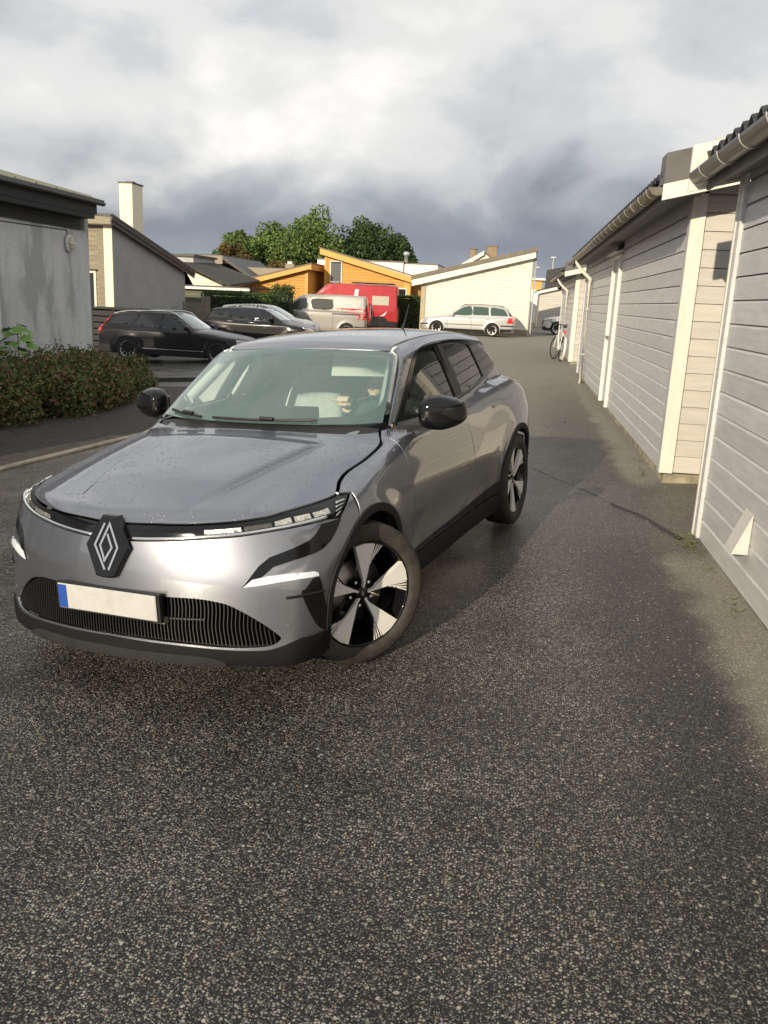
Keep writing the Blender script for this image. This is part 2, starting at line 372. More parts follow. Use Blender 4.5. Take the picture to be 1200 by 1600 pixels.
# footpath and flush kerb on the left
M_PATH = mat('damp_path_asphalt', (0.030, 0.027, 0.023), 0.75, var=0.5, vscale=9, bump=1.0, bscale=90, vcol=(0.07, 0.06, 0.048))
M_KERB = mat('mossy_concrete_kerb', (0.19, 0.175, 0.135), 0.85, var=0.4, vscale=7, bump=0.6, bscale=80)
kA = atg(-60, 752); kB = atg(280, 668)
def kerb_x(y): return kA[0]+(kB[0]-kA[0])*(y-kA[1])/(kB[1]-kA[1])
ys = np.arange(4.0, 16.6, 0.4)
fp = MB(); vs = []
for y in ys:
    for k in range(9):
        x = kerb_x(y)-0.06-k*0.62; vs.append((x, y, float(zg(x, y))+0.018+0.012*k*(k > 2)))
fp.add(vs, [(j*9+i+1, j*9+i, (j+1)*9+i, (j+1)*9+i+1) for j in range(len(ys)-1) for i in range(8)], True)
o = fp.build('footpath', M_PATH); o['kind'] = 'structure'
kerb = empty('kerb'); kerb['kind'] = 'structure'
y = 4.0
while y < 16.0:
    mb = MB(); y1 = y+0.98; vs = []
    for yy in (y, y1):
        x = kerb_x(yy); z = float(zg(x, yy)); vs += [(x-0.10, yy, z-0.05), (x+0.02, yy, z-0.05), (x+0.018, yy, z+0.022), (x+0.008, yy, z+0.032), (x-0.095, yy, z+0.03)]
    mb.add(vs, [(0, 1, 2, 3, 4), (9, 8, 7, 6, 5)]+[(i, i+5, (i+1) % 5+5, (i+1) % 5) for i in range(5)]); mb.build('kerb_stone', M_KERB, kerb); y += 1.0
kerb2 = empty('parking_kerb'); kerb2['kind'] = 'structure'
pk = atg(232, 597)
x = -12.0
while x < -3.2:
    mb = MB(); z0 = float(zg(x, pk[1])); z1 = float(zg(x+0.97, pk[1]))
    mb.add([(x, pk[1], z0-.1), (x+.97, pk[1], z1-.1), (x+.97, pk[1]+.14, z1-.1), (x, pk[1]+.14, z0-.1), (x, pk[1]+.01, z0+.09), (x+.97, pk[1]+.01, z1+.09), (x+.97, pk[1]+.14, z1+.1), (x, pk[1]+.14, z0+.1)],
           [(3, 2, 1, 0), (4, 5, 6, 7), (0, 1, 5, 4), (1, 2, 6, 5), (2, 3, 7, 6), (3, 0, 4, 7)])
    mb.build('kerb_stone', mat('wet_kerb', (0.06, 0.058, 0.052), 0.5, var=0.35, vscale=8, bump=0.5), kerb2); x += 0.98

# ================================================================== GARAGES ON THE RIGHT
XW = 1.40
M_BOARD = mat('grey_painted_board', (0.50, 0.50, 0.505), 0.42, var=0.10, vscale=5, bump=0.25, bscale=45, stretch=(6, 0.7, 6), objrand=0.06, vcol=(0.58, 0.575, 0.575))
M_TRIM = mat('cream_painted_trim', (0.68, 0.645, 0.57), 0.5, var=0.10, vscale=6, bump=0.2, bscale=60, stretch=(3, 3, 0.6), objrand=0.04)
M_RETURN = mat('pale_grey_board', (0.50, 0.475, 0.43), 0.5, var=0.09, vscale=5, bump=0.25, bscale=45, stretch=(0.7, 6, 6), objrand=0.05)
M_FOUND = mat('weathered_concrete', (0.26, 0.235, 0.17), 0.9, var=0.45, vscale=6, bump=0.7, bscale=50, vcol=(0.42, 0.38, 0.27))
M_GUT = mat('dirty_dark_gutter', (0.085, 0.08, 0.07), 0.35, var=0.5, vscale=8, bump=0.15, bscale=40, stretch=(3, 1, 3), vcol=(0.16, 0.14, 0.11))
M_ROOF = mat('black_corrugated_roof', (0.028, 0.029, 0.032), 0.42, var=0.35, vscale=6, bump=0.2)
M_SOFF = mat('grey_soffit', (0.22, 0.21, 0.195), 0.7, var=0.2, vscale=6)
M_FLASH = mat('dark_grey_flashing', (0.095, 0.092, 0.088), 0.5, var=0.2, vscale=5)
M_BRKT = mat('gutter_bracket', (0.55, 0.52, 0.46), 0.4, var=0.1, vscale=9)
PIT = 0.1515
def board_mesh_x(y0, y1, pitch=PIT, t=0.022):
    """board on a wall facing -x, running along y"""
    mb = MB(); p = [(t, 0.004), (0.0, 0.004), (0.0, pitch-0.018), (0.013, pitch-0.001), (t, pitch-0.001)]
    mb.prism(p, 1, y0, y1); return mb.mesh('board')
def board_mesh_y(x0, x1, pitch=PIT, t=0.022):
    mb = MB(); p = [(t, 0.004), (0.0, 0.004), (0.0, pitch-0.018), (0.013, pitch-0.001), (t, pitch-0.001)]
    mb.prism(p, 0, x0, x1); return mb.mesh('board')
SL = 0.24   # roof slope (rise per metre away from the lane)
def garage(name, label, y0, y1, zf, zb, zt, doors=(), spout=None, gable=True, gut_y0=None, ov=0.31, yend=0.28):
    """zf: ground/foundation base, zb: lowest board edge, zt: top of wall boards"""
    g = empty(name, (XW, (y0+y1)/2, zf), 0, label, 'garage', 'garages along the lane'); ox, oy, oz = XW, (y0+y1)/2, zf
    def put(mb, nm, m, parent=g):
        o = mb.build(nm, m, parent); o.location = (-ox, -oy, -oz) if parent is g else (0, 0, 0); return o
    put(MB().box(XW+0.024, XW+5.6, y0+0.024, y1-0.024, zb-0.01, zt+0.12), 'wall_core', mat('dark_sheathing', (0.03, 0.03, 0.03), 0.9))
    put(MB().box(XW+0.03, XW+5.5, y0+0.03, y1-0.03, zf-0.3, zb+0.005), 'foundation', M_FOUND)
    segs = []; c = y0+0.10
    for d0, d1 in doors: segs.append((c, d0)); c = d1
    segs.append((c, y1-0.10))
    for a, b in segs:
        me = board_mesh_x(a, b); me.materials.append(M_BOARD)
        z = zb
        while z < zt+0.05:
            o = link_mesh('board', me, g); o.location = (XW-ox, -oy, z-oz); z += PIT
    # corner trims
    put(MB().bbox(XW-0.022, XW+0.10, y0-0.026, y0+0.004, zb-0.005, zt+0.10), 'corner_trim', M_TRIM)
    put(MB().bbox(XW-0.024, XW+0.004, y0-0.020, y0+0.10, zb-0.008, zt+0.10), 'corner_trim', M_BOARD)
    put(MB().bbox(XW-0.024, XW+0.004, y1-0.10, y1+0.02, zb-0.008, zt+0.10), 'corner_trim', M_BOARD)
    if gable:
        me = board_mesh_y(XW+0.105, XW+2.4); me.materials.append(M_RETURN)
        z = zb
        while z < zt+0.45:
            o = link_mesh('board', me, g); o.location = (-ox, y0-oy, z-oz); z += PIT
    for d0, d1 in doors:
        dr = put(MB().bbox(XW+0.006, XW+0.03, d0+0.06, d1-0.06, zb+0.02, zt-0.16), 'door', M_BOARD)
        for a in (d0, d1-0.06): MB().bbox(XW-0.045, XW+0.03, a, a+0.06, zb, zt-0.10).build('door_frame', M_TRIM, dr)
        MB().bbox(XW-0.044, XW+0.03, d0+0.06, d1-0.06, zt-0.16, zt-0.10).build('door_frame', M_TRIM, dr)
        h = MB(); h.tube([(XW+0.01, d1-0.13, zb+1.02), (XW-0.06, d1-0.13, zb+1.02), (XW-0.06, d1-0.25, zb+1.02)], 0.011).build('handle', mat('dull_steel', (0.4, 0.4, 0.4), 0.35, 0.9), dr)
        MB().prism([(XW+0.0, zt-0.085), (XW-0.13, zt-0.10), (XW-0.135, zt-0.085), (XW+0.0, zt-0.04)], 1, d0-0.1, d1+0.06).build('drip_hood', M_TRIM, dr)
    # eave: rafter box, fascia, gutter, corrugated roof
    gx = XW-ov; gz = zt+0.02
    e0 = y0-0.36 if gut_y0 is None else gut_y0
    put(MB().add([(XW-ov+.02, e0+.02, zt+0.03), (XW+0.02, e0+.02, zt+0.075), (XW+0.02, y1+yend+.02, zt+0.075), (XW-ov+.02, y1+yend+.02, zt+0.03), (XW-ov+.02, e0+.02, zt+0.05), (XW+0.02, e0+.02, zt+0.10), (XW+0.02, y1+yend+.02, zt+0.10), (XW-ov+.02, y1+yend+.02, zt+0.05)],
                  [(3, 2, 1, 0), (4, 5, 6, 7), (0, 1, 5, 4), (1, 2, 6, 5), (2, 3, 7, 6), (3, 0, 4, 7)]), 'soffit', M_SOFF)
    put(MB().box(XW-ov, XW-ov+.022, e0+.03, y1+yend+.02, zt-0.01, zt+0.16), 'fascia_board', M_SOFF)
    gut = MB(); prof = [(gx-0.065+0.065*math.cos(math.pi+math.pi*k/10), gz+0.07+0.065*math.sin(math.pi+math.pi*k/10)) for k in range(11)]
    prof = prof+[(p[0]*0.94+(gx-0.065)*0.06, p[1]*0.94+(gz+0.075)*0.06) for p in reversed(prof)]
    ye0 = e0+0.02; ye1 = y1+yend
    gut.prism(prof, 1, ye0, ye1, True)
    cap = [(gx-0.065+0.066*math.cos(math.pi+math.pi*k/10), gz+0.07+0.066*math.sin(math.pi+math.pi*k/10)) for k in range(11)]
    gut.prism(cap, 1, ye0-0.006, ye0)
    gt = put(gut, 'gutter', M_GUT)
    yb = ye0+0.18
    ring = [(gx-0.065+0.072*math.cos(math.pi+math.pi*k/10), gz+0.07+0.072*math.sin(math.pi+math.pi*k/10)) for k in range(11)]
    ring += [(p[0]*0.985+(gx-0.065)*0.015, p[1]*0.985+(gz+0.07)*0.015) for p in reversed(ring)]
    bme = MB().prism(ring, 1, -0.014, 0.014, True).mesh('gutter_bracket'); bme.materials.append(M_BRKT)
    while yb < ye1:
        o = link_mesh('gutter_bracket', bme, gt); o.location = (0, yb, 0); yb += 0.52
    # corrugated sheet
    wv = 0.19; n = int((ye1-ye0)/wv)*8; xs = [XW-ov-.03, XW+0.4, XW+1.6, XW+5.7]; vs = []
    for i in range(n+1):
        yy = ye0+(ye1-ye0)*i/n; ph = (i % 8)/8*2*math.pi; w = 0.030*max(-0.6, math.cos(ph))
        for xx in xs: vs.append((xx, yy, zt+0.215+SL*(xx-XW+ov)+w))
    k = len(xs); fs = [(i*k+j, i*k+j+1, (i+1)*k+j+1, (i+1)*k+j) for i in range(n) for j in range(k-1)]
    low = [(p[0], p[1], p[2]-0.012) for p in vs]; m0 = len(vs)
    fs2 = [tuple(m0+q for q in reversed(f)) for f in fs]+[(i*k, (i+1)*k, m0+(i+1)*k, m0+i*k) for i in range(n)]
    put(MB().add(vs+low, fs+fs2, True), 'roof', M_ROOF)
    # verge: barge board with flashing over it
    va = e0-0.03
    for (nm, m, z0, z1, yy0, yy1) in (('barge_board', M_TRIM, 0.0, 0.125, va, va+0.03), ('verge_flashing', M_FLASH, 0.128, 0.36, va-0.006, va+0.26)):
        vs = []
        for yy in (yy0, yy1):
            for xx in (XW-ov-.03, XW+5.7):
                zz = zt-0.015+SL*(xx-XW+ov+.03)
                vs += [(xx, yy, zz+z0), (xx, yy, zz+z1)]
        put(MB().add(vs, [(0, 2, 3, 1), (4, 5, 7, 6), (0, 1, 5, 4), (2, 6, 7, 3), (1, 3, 7, 5), (0, 4, 6, 2)]), nm, m)
    if spout:
        sp = MB(); zz = gz+0.02
        sp.tube([(gx-0.06, spout, zz), (gx-0.06, spout, zz-0.06), (gx+0.02, spout, zz-0.18), (XW-0.075, spout, zz-0.36), (XW-0.07, spout, zz-0.44), (XW-0.07, spout, zf+0.10), (XW-0.12, spout, zf+0.03)], 0.036, 10)
        s = put(sp, 'downspout', M_TRIM)
        for zz in (0.7, 1.6): MB().lathe([(0.040, -0.012), (0.040, 0.012)], 12, (XW-0.07, spout, zf+zz)).build('pipe_clip', M_BRKT, s)
    return g
gA = garage('garage', 'grey board garage with triangular wall vent and dark gutter, built right down to the asphalt', -4.5, 6.24, 0.0, 0.135, 2.54, gable=False, gut_y0=6.0-10.55, ov=0.21, yend=0.17)
gB = garage('garage', 'long grey board garage on a concrete base, with a narrow door and a white downpipe', 7.97, 20.1, 0.10, 0.275, 2.60, doors=[(13.1, 14.1)], spout=17.9, gut_y0=7.56)
gC = garage('garage', 'grey board garage beyond the narrow door, with the white bicycle leaning by its corner', 23.6, 31.0, 0.16, 0.30, 2.50, spout=26.3, gut_y0=23.25)
# A's far verge, seen end on above the neighbour's barge board
put_m = MB(); va = 6.42; zt = 2.54; vs = []
for yy in (va, va+0.03):
    for xx in (XW-0.33, XW+0.62): vs += [(xx, yy, zt-0.03+0.24*(xx-XW+0.34)), (xx, yy, zt+0.27+0.24*(xx-XW+0.34))]
o = put_m.add(vs, [(0, 2, 3, 1), (4, 5, 7, 6), (0, 1, 5, 4), (2, 6, 7, 3), (1, 3, 7, 5), (0, 4, 6, 2)]).build('barge_board', M_TRIM, gA); o.location = tuple(-Vector(gA.location))
# end trim of A in cream
o = MB().bbox(XW-0.03, XW+0.002, 6.235, 6.275, 0.13, 2.60).build('corner_trim', M_TRIM, gA); o.location = tuple(-Vector(gA.location))
# triangular vent hood
vt = atx(1165, 850, XW); yv = vt[1]
vh = MB(); zt0, zb0 = 0.62, 0.38
vh.add([(XW-0.004, yv-.085, zt0), (XW-0.004, yv+.085, zt0), (XW-0.004, yv-.085, zb0), (XW-0.004, yv+.085, zb0), (XW-0.095, yv-.085, zb0), (XW-0.095, yv+.085, zb0)],
       [(0, 4, 5, 1), (0, 2, 4), (1, 5, 3), (2, 3, 5, 4), (0, 1, 3, 2)])
o = vh.build('vent_hood', mat('pale_painted_vent', (0.55, 0.53, 0.50), 0.5, var=0.08, vscale=5), gA); o.location = tuple(-Vector(gA.location))
# small wall lamp on the far garage
lp = MB(); q = atx(878, 449, XW); lp.lathe([(0.0, -0.16), (0.06, -0.15), (0.085, -0.10), (0.085, -0.02), (0.05, 0.0)], 12, (XW, q[1], q[2]), 0)
o = lp.build('wall_lamp', mat('black_plastic', (0.02, 0.02, 0.02), 0.4)); tag(o, 'small black wall lamp on the farthest garage wall', 'lamp')
# ================================================================== HOUSES
def wbox(root, name, m, x0, x1, y0, y1, z0, z1, b=0.0, parent=None):
    mb = MB(); (mb.bbox(x0, x1, y0, y1, z0, z1, b) if b else mb.box(x0, x1, y0, y1, z0, z1)); o = mb.build(name, m, parent or root)
    if parent is None or parent is root: o.location = tuple(-Vector(root.location))
    return o
def wmesh(root, name, m, vs, fs, parent=None):
    o = MB().add(vs, fs).build(name, m, parent or root)
    if parent is None or parent is root: o.location = tuple(-Vector(root.location))
    return o
HEX = [(3, 2, 1, 0), (4, 5, 6, 7), (0, 1, 5, 4), (1, 2, 6, 5), (2, 3, 7, 6), (3, 0, 4, 7)]
def slab(root, name, m, a, b, dy, th, parent=None, yy=None):
    """sloping slab in the x-z plane from a=(x,z) to b=(x,z), between y=yy and yy+dy, thickness th downwards"""
    (xa, za), (xb, zb) = a, b
    return wmesh(root, name, m, [(xa, yy, za-th), (xb, yy, zb-th), (xb, yy+dy, zb-th), (xa, yy+dy, za-th), (xa, yy, za), (xb, yy, zb), (xb, yy+dy, zb), (xa, yy+dy, za)], HEX, parent)
# ---- rendered grey building on the left
def stucco():
    m = mat('stained_grey_render', (.33, .335, .345), .9, bump=.5, bscale=70); nt = m.node_tree; N = nt.nodes; L = nt.links; b = N['Principled BSDF']
    tc = N.new('ShaderNodeTexCoord'); mp = N.new('ShaderNodeMapping'); mp.inputs['Scale'].default_value = (1, 1, .35); L.new(tc.outputs['Object'], mp.inputs[0])
    n1 = N.new('ShaderNodeTexNoise'); n1.inputs['Scale'].default_value = 2.4; n1.inputs['Detail'].default_value = 6; L.new(mp.outputs[0], n1.inputs['Vector'])
    r1 = N.new('ShaderNodeValToRGB'); e = r1.color_ramp.elements; e[0].position = .42; e[0].color = (.40, .405, .415, 1); e[1].position = .50; e[1].color = (.56, .565, .575, 1); k = e.new(.66); k.color = (.63, .63, .635, 1)
    L.new(n1.outputs[0], r1.inputs[0])
    n2 = N.new('ShaderNodeTexNoise'); n2.inputs['Scale'].default_value = 14; n2.inputs['Detail'].default_value = 5; L.new(tc.outputs['Object'], n2.inputs['Vector'])
    r2 = N.new('ShaderNodeValToRGB'); r2.color_ramp.elements[0].position = .3; r2.color_ramp.elements[0].color = (.85, .85, .85, 1); r2.color_ramp.elements[1].color = (1.05, 1.05, 1.05, 1); L.new(n2.outputs[0], r2.inputs[0])
    # patches of newer render
    br = N.new('ShaderNodeTexBrick'); br.inputs['Scale'].default_value = .42; br.inputs['Mortar Size'].default_value = 0.0; br.inputs['Color1'].default_value = (1, 1, 1, 1); br.inputs['Color2'].default_value = (1.16, 1.16, 1.15, 1)
    mp2 = N.new('ShaderNodeMapping'); mp2.inputs['Rotation'].default_value = (0, R_(90), R_(90)); L.new(tc.outputs['Object'], mp2.inputs[0]); L.new(mp2.outputs[0], br.inputs['Vector'])
    mx = N.new('ShaderNodeMix'); mx.data_type = 'RGBA'; mx.blend_type = 'MULTIPLY'; mx.inputs[0].default_value = 1; L.new(r1.outputs[0], mx.inputs[6]); L.new(r2.outputs[0], mx.inputs[7])
    mx2 = N.new('ShaderNodeMix'); mx2.data_type = 'RGBA'; mx2.blend_type = 'MULTIPLY'; mx2.inputs[0].default_value = .6; L.new(mx.outputs[2], mx2.inputs[6]); L.new(br.outputs[0], mx2.inputs[7])
    L.new(mx2.outputs[2], b.inputs['Base Color']); return m
M_STUCCO = stucco()
M_DKWOOD = mat('black_stained_wood', (.018, .018, .019), .7, var=.4, vscale=9, bump=.3, bscale=40, stretch=(2, .4, 2))
M_ZINC = mat('weathered_zinc', (.10, .11, .09), .6, .1, var=.25, vscale=4)
M_WHITE = mat('white_paint', (.72, .70, .66), .5, var=.06, vscale=5)
M_PANE = mat('dark_window_pane', (.02, .022, .026), .06, coat=.3)
XL = -8.5; YE = 16.3
gh = empty('house', (XL, 9, -.6), 0, 'grey rendered building with stained wall and dark eaves behind the shrubs', 'house', 'houses round the yard')
wbox(gh, 'wall', M_STUCCO, XL-7, XL, 1.0, YE, -1.2, 3.0)
wbox(gh, 'fascia_board', M_DKWOOD, XL, XL+.035, 1.0, YE-.32, 2.72, 2.93)
wbox(gh, 'fascia_board', M_DKWOOD, XL, XL+.30, 1.0, YE-.30, 2.935, 3.02)
wbox(gh, 'fascia_board', M_DKWOOD, XL+.27, XL+.31, 1.0, YE-.22, 3.02, 3.20)
wbox(gh, 'corner_post', M_STUCCO, XL-.02, XL+.05, YE-.24, YE-.10, 2.74, 3.12)
gr = MB(); prof = [(XL+.38+.062*math.cos(math.pi+math.pi*k/8), 3.245+.062*math.sin(math.pi+math.pi*k/8)) for k in range(9)]; gr.prism(prof, 1, 1.0, YE-.10, True); o = gr.build('gutter', mat('black_gutter', (.02, .02, .022), .3), gh); o.location = tuple(-Vector(gh.location))
wmesh(gh, 'roof', M_ZINC, [(XL+.42, 1, 3.24), (XL-7.2, 1, 5.0), (XL-7.2, YE-.12, 5.0), (XL+.42, YE-.12, 3.24), (XL+.42, 1, 3.29), (XL-7.2, 1, 5.05), (XL-7.2, YE-.12, 5.05), (XL+.42, YE-.12, 3.29)], [tuple(reversed(f)) for f in HEX])
for yy in np.arange(2.0, YE-.3, .62): wmesh(gh, 'roof_seam', M_ZINC, [(XL+.42, yy, 3.29), (XL-7.2, yy, 5.05), (XL-7.2, yy+.03, 5.05), (XL+.42, yy+.03, 3.29), (XL+.42, yy, 3.32), (XL-7.2, yy, 5.08), (XL-7.2, yy+.03, 5.08), (XL+.42, yy+.03, 3.32)], HEX)
wbox(gh, 'verge_board', M_DKWOOD, XL-7.0, XL+.25, YE-.30, YE-.26, 3.0, 3.2)
wn = wbox(gh, 'window', M_WHITE, XL, XL+.04, 11.6, 13.17, .72, 1.42, .004); wbox(gh, 'pane', M_PANE, XL+.041, XL+.046, 11.7, 13.08, .80, 1.35, parent=wn)
lc = atx(105, 380, XL); 
lo = MB(); v, f = sellip((XL+.045, lc[1], lc[2]), (.05, .125, .16), 2.6, 28, 14); lo.add(v, f, True); bl = empty('wall_lamp', (XL, lc[1], lc[2]), 0, 'white oval bulkhead lamp on the grey rendered wall', 'lamp')
o = lo.build('base', M_WHITE, bl); o.location = tuple(-Vector(bl.location))
v, f = sellip((XL+.075, lc[1]-.005, lc[2]), (.05, .095, .128), 2.4, 24, 12); o = MB().add(v, f, True).build('lens', mat('yellowed_lens', (.50, .46, .30), .35), bl); o.location = tuple(-Vector(bl.location))
o = MB().bbox(XL+.10, XL+.135, lc[1]-.12, lc[1]+.115, lc[2]-.012, lc[2]+.012).build('guard_bar', M_WHITE, bl); o.location = tuple(-Vector(bl.location))
o = MB().tube([(XL+.008, 9.0, 2.62), (XL+.008, lc[1]-1.5, 2.66), (XL+.008, lc[1]-.02, 2.68), (XL+.008, lc[1], 2.62), (XL+.008, lc[1], lc[2]+.12)], .008, 6).build('wall_cable', M_DKWOOD); tag(o, 'thin dark cable along the grey rendered wall to the oval lamp', 'cable')
# ---- timber house with grey gable
M_BROWN = mat('weathered_brown_board', (.26, .225, .165), .8, var=.25, vscale=5, bump=.4, bscale=30, stretch=(.6, 5, 5), objrand=.10)
M_GREYW = mat('smooth_grey_gable', (.34, .335, .32), .85, var=.10, vscale=1.2, bump=.15)
M_CREAM = mat('cream_wood', (.74, .67, .52), .55, var=.05, vscale=5)
M_VERGE = mat('black_verge', (.015, .016, .018), .45, var=.2, vscale=5)
XH, YH = -14.0, 28.5
h2 = empty('house', (XH, YH+3, -.7), 0, 'house with grey sloping gable, brown board front and tall cream chimney', 'house', 'houses round the yard')
wmesh(h2, 'wall', M_GREYW, [(XH-8, YH+.03, -1), (XH, YH+.03, -1), (XH, 35.0, -1), (XH-8, 35.0, -1), (XH-8, YH+.03, 3.80), (XH, YH+.03, 3.80), (XH, 35.0, 2.36), (XH-8, 35.0, 2.36)], HEX)
z = -.5
while z < 3.6:
    me_ = board_mesh_y(XH-5.0, XH-.52, .16); me_.materials.append(M_BROWN); o = link_mesh('board', me_, h2); o.location = (0-h2.location.x, YH-.02-h2.location.y, z-h2.location.z); z += .16
wbox(h2, 'corner_trim', M_BROWN, XH-.52, XH-.29, YH-.035, YH+.0, -.5, 3.72)
wbox(h2, 'corner_trim', M_CREAM, XH-.285, XH+.02, YH-.06, YH+.0, -.5, 3.74)
wbox(h2, 'eave_board', M_BROWN, XH-5, XH+.18, YH-.40, YH-.35, 3.72, 3.98)
wbox(h2, 'eave_soffit', M_BROWN, XH-5, XH+.18, YH-.36, YH+.02, 3.70, 3.74)
for (nm, x0, x1, t0, t1) in (('verge_board', XH+.16, XH+.20, -.27, .0), ('verge_board', XH+.201, XH+.23, -.14, .03), ('roof', XH-8.2, XH+.24, -.03, .06)):
    vs = []
    for yy, zz in ((YH-.42, 4.00), (35.6, 2.46)):
        vs += [(x0, yy, zz+t0), (x1, yy, zz+t0), (x1, yy, zz+t1), (x0, yy, zz+t1)]
    wmesh(h2, nm, M_VERGE, vs, [(0, 1, 2, 3), (7, 6, 5, 4), (0, 4, 5, 1), (1, 5, 6, 2), (2, 6, 7, 3), (3, 7, 4, 0)])
w_ = wbox(h2, 'window', M_CREAM, XH-1.25, XH-.62, YH-.05, YH-.02, .85, 2.20, .004); wbox(h2, 'pane', M_PANE, XH-1.17, XH-.70, YH-.056, YH-.051, .93, 2.12, parent=w_); wbox(h2, 'sill', M_DKWOOD, XH-1.3, XH-.57, YH-.10, YH-.02, 2.20, 2.24, parent=w_)
c0, c1, ct = aty(186, 300, 31.0)[0], aty(206.5, 300, 31.0)[0], aty(190, 286, 31.0)[2]
ch = wbox(h2, 'chimney', M_CREAM, c0, c1, 31.0, 31.9, 2.6, ct, .006); wbox(h2, 'chimney_cap', M_VERGE, c0-.03, c1+.03, 30.97, 31.93, ct, ct+.05, parent=ch); wbox(h2, 'flue', M_VERGE, c0+.12, c1-.12, 31.3, 31.6, ct+.05, ct+.11, parent=ch)
# ---- black slatted bin store
bs = empty('bin_store', (-13.4, 27.2, -.75), 0, 'black slatted wooden bin store beside the grey rendered wall', 'bin store')
zb_ = float(zg(-13.4, 27)); zt_ = 1.0
sme = MB().bbox(-.75, .75, -.012, .012, 0, .17, .003).mesh('slat'); sme.materials.append(M_DKWOOD)
for k in range(8):
    o = link_mesh('slat', sme, bs); o.location = (0, 0, k*.205+.05)
for x in (-.78, .0, .78): o = MB().box(x-.04, x+.04, .013, .09, 0, 1.70).build('post', M_DKWOOD, bs)
MB().bbox(-.86, .86, -.06, 1.0, 1.70, 1.76, .004).build('lid', M_DKWOOD, bs); MB().box(-.8, .8, .95, .99, 0, 1.7).build('back_panel', M_DKWOOD, bs)
for x in (-.80, .78): MB().box(x, x+.02, .02, .95, .05, 1.7).build('side_panel', M_DKWOOD, bs)
# ---- houses farther off.  HSE(px corners, depth)
def P2(u, v, y): p = aty(u, v, y); return (p[0], p[2])
def siding(root, m, x0f, x1f, z0, z1, y, pitch=.16):
    """boards on a wall facing the lane's near end; x0f/x1f give the board ends at height z"""
    z = z0
    while z < z1-.01:
        a0, a1 = x0f(z), x1f(z); b0, b1 = x0f(z+pitch), x1f(z+pitch)
        if min(a1-a0, b1-b0) > -.2 and max(a1-a0, b1-b0) > .05:
            if b1 < b0: b0 = b1 = (b0+b1)/2
            if a1 < a0: a0 = a1 = (a0+a1)/2
            h_ = pitch-.004
            wmesh(root, 'board', m, [(a0, y, z), (a1, y, z), (a1, y+.03, z), (a0, y+.03, z), (b0, y, z+h_*.86), (b1, y, z+h_*.86), (b1, y+.03, z+h_), (b0, y+.03, z+h_)], HEX)
        z += pitch
def lerp_at(a, b, z): return a[0]+(b[0]-a[0])*(z-a[1])/(b[1]-a[1])
# white house with the single-pitch roof
YW = 44.8
M_WBOARD = mat('cream_white_board', (.70, .655, .565), .6, var=.05, vscale=4, objrand=.03)
M_FASC = mat('pale_fascia', (.74, .69, .58), .5)
wl = P2(656, 512, YW); wr_ = P2(824, 518, YW); rl = P2(645, 437, YW); rr = P2(838, 393, YW)
gz0 = .17
hw = empty('house', ((wl[0]+wr_[0])/2, YW, gz0), 0, 'cream board house end with single-pitch roof behind the silver estate car', 'house', 'houses round the yard')
topz = lambda x: rl[1]+(rr[1]-rl[1])*(x-rl[0])/(rr[0]-rl[0])-.42
x0, x1 = wl[0], wr_[0]
wmesh(hw, 'wall_core', M_WBOARD, [(x0, YW+.03, gz0-.5), (x1, YW+.03, gz0-.5), (x1, YW+9, gz0-.5), (x0, YW+9, gz0-.5), (x0, YW+.03, topz(x0)+.2), (x1, YW+.03, topz(x1)+.2), (x1, YW+9, topz(x1)+.2), (x0, YW+9, topz(x0)+.2)], HEX)
siding(hw, M_WBOARD, lambda z: max(x0+.22, x0+(z-topz(x0))/((topz(x1)-topz(x0))/(x1-x0))) if z > topz(x0) else x0+.22, lambda z: x1-.02, gz0+.32, topz(x1)+.02, YW)
wbox(hw, 'corner_trim', mat('tan_corner_board', (.40, .33, .22), .7, var=.1), x0-.03, x0+.20, YW-.03, YW+.0, gz0-.3, topz(x0)+.1)
wbox(hw, 'foundation', M_FOUND, x0+.02, x1-.02, YW+.012, YW+.03, gz0-.5, gz0+.32)
slab(hw, 'barge_board', M_FASC, (rl[0], rl[1]-.02), rr and (rr[0], rr[1]-.02), .05, .30, yy=YW-.35)
M_FELT = mat('grey_brown_roof_edge', (.16, .14, .11), .7, var=.2)
slab(hw, 'roof', M_FELT, (rl[0]-.05, rl[1]+.20), (rr[0]+.08, rr[1]+.20), 9.8, .21, yy=YW-.40)
wbox(hw, 'eave_trim', M_GREYW, x1-.01, x1+.03, YW-.02, YW+.12, gz0+.3, topz(x1))
wbox(hw, 'downspout', M_GREYW, x1+.10, x1+.17, YW+.0, YW+.07, gz0, topz(x1)+.15)
# roof with two chimneys behind it
YB = 62
hb_ = empty('house', (aty(745, 430, YB)[0], YB+4, 0), 0, 'far gabled house with two brown chimneys above the cream house roof', 'house', 'houses round the yard')
a, b_, c_ = P2(712, 418, YB), P2(757, 392, YB), P2(800, 425, YB)
wmesh(hb_, 'wall', M_WBOARD, [(a[0], YB, -1), (c_[0], YB, -1), (c_[0], YB+8, -1), (a[0], YB+8, -1), (a[0], YB, a[1]-.2), (c_[0], YB, c_[1]-.2), (c_[0], YB+8, c_[1]-.2), (a[0], YB+8, a[1]-.2)], HEX)
wmesh(hb_, 'gable', M_WBOARD, [(a[0], YB, a[1]-.2), (c_[0], YB, c_[1]-.2), (b_[0], YB, b_[1]-.15), (a[0], YB+.2, a[1]-.2), (c_[0], YB+.2, c_[1]-.2), (b_[0], YB+.2, b_[1]-.15)], [(0, 1, 2), (5, 4, 3), (0, 3, 4, 1), (1, 4, 5, 2), (2, 5, 3, 0)])
slab(hb_, 'roof', M_FELT, a, b_, 8.4, .12, yy=YB-.2); slab(hb_, 'roof', M_FELT, b_, c_, 8.4, .12, yy=YB-.2); slab(hb_, 'barge_board', M_FASC, a, b_, .05, .28, yy=YB-.26)
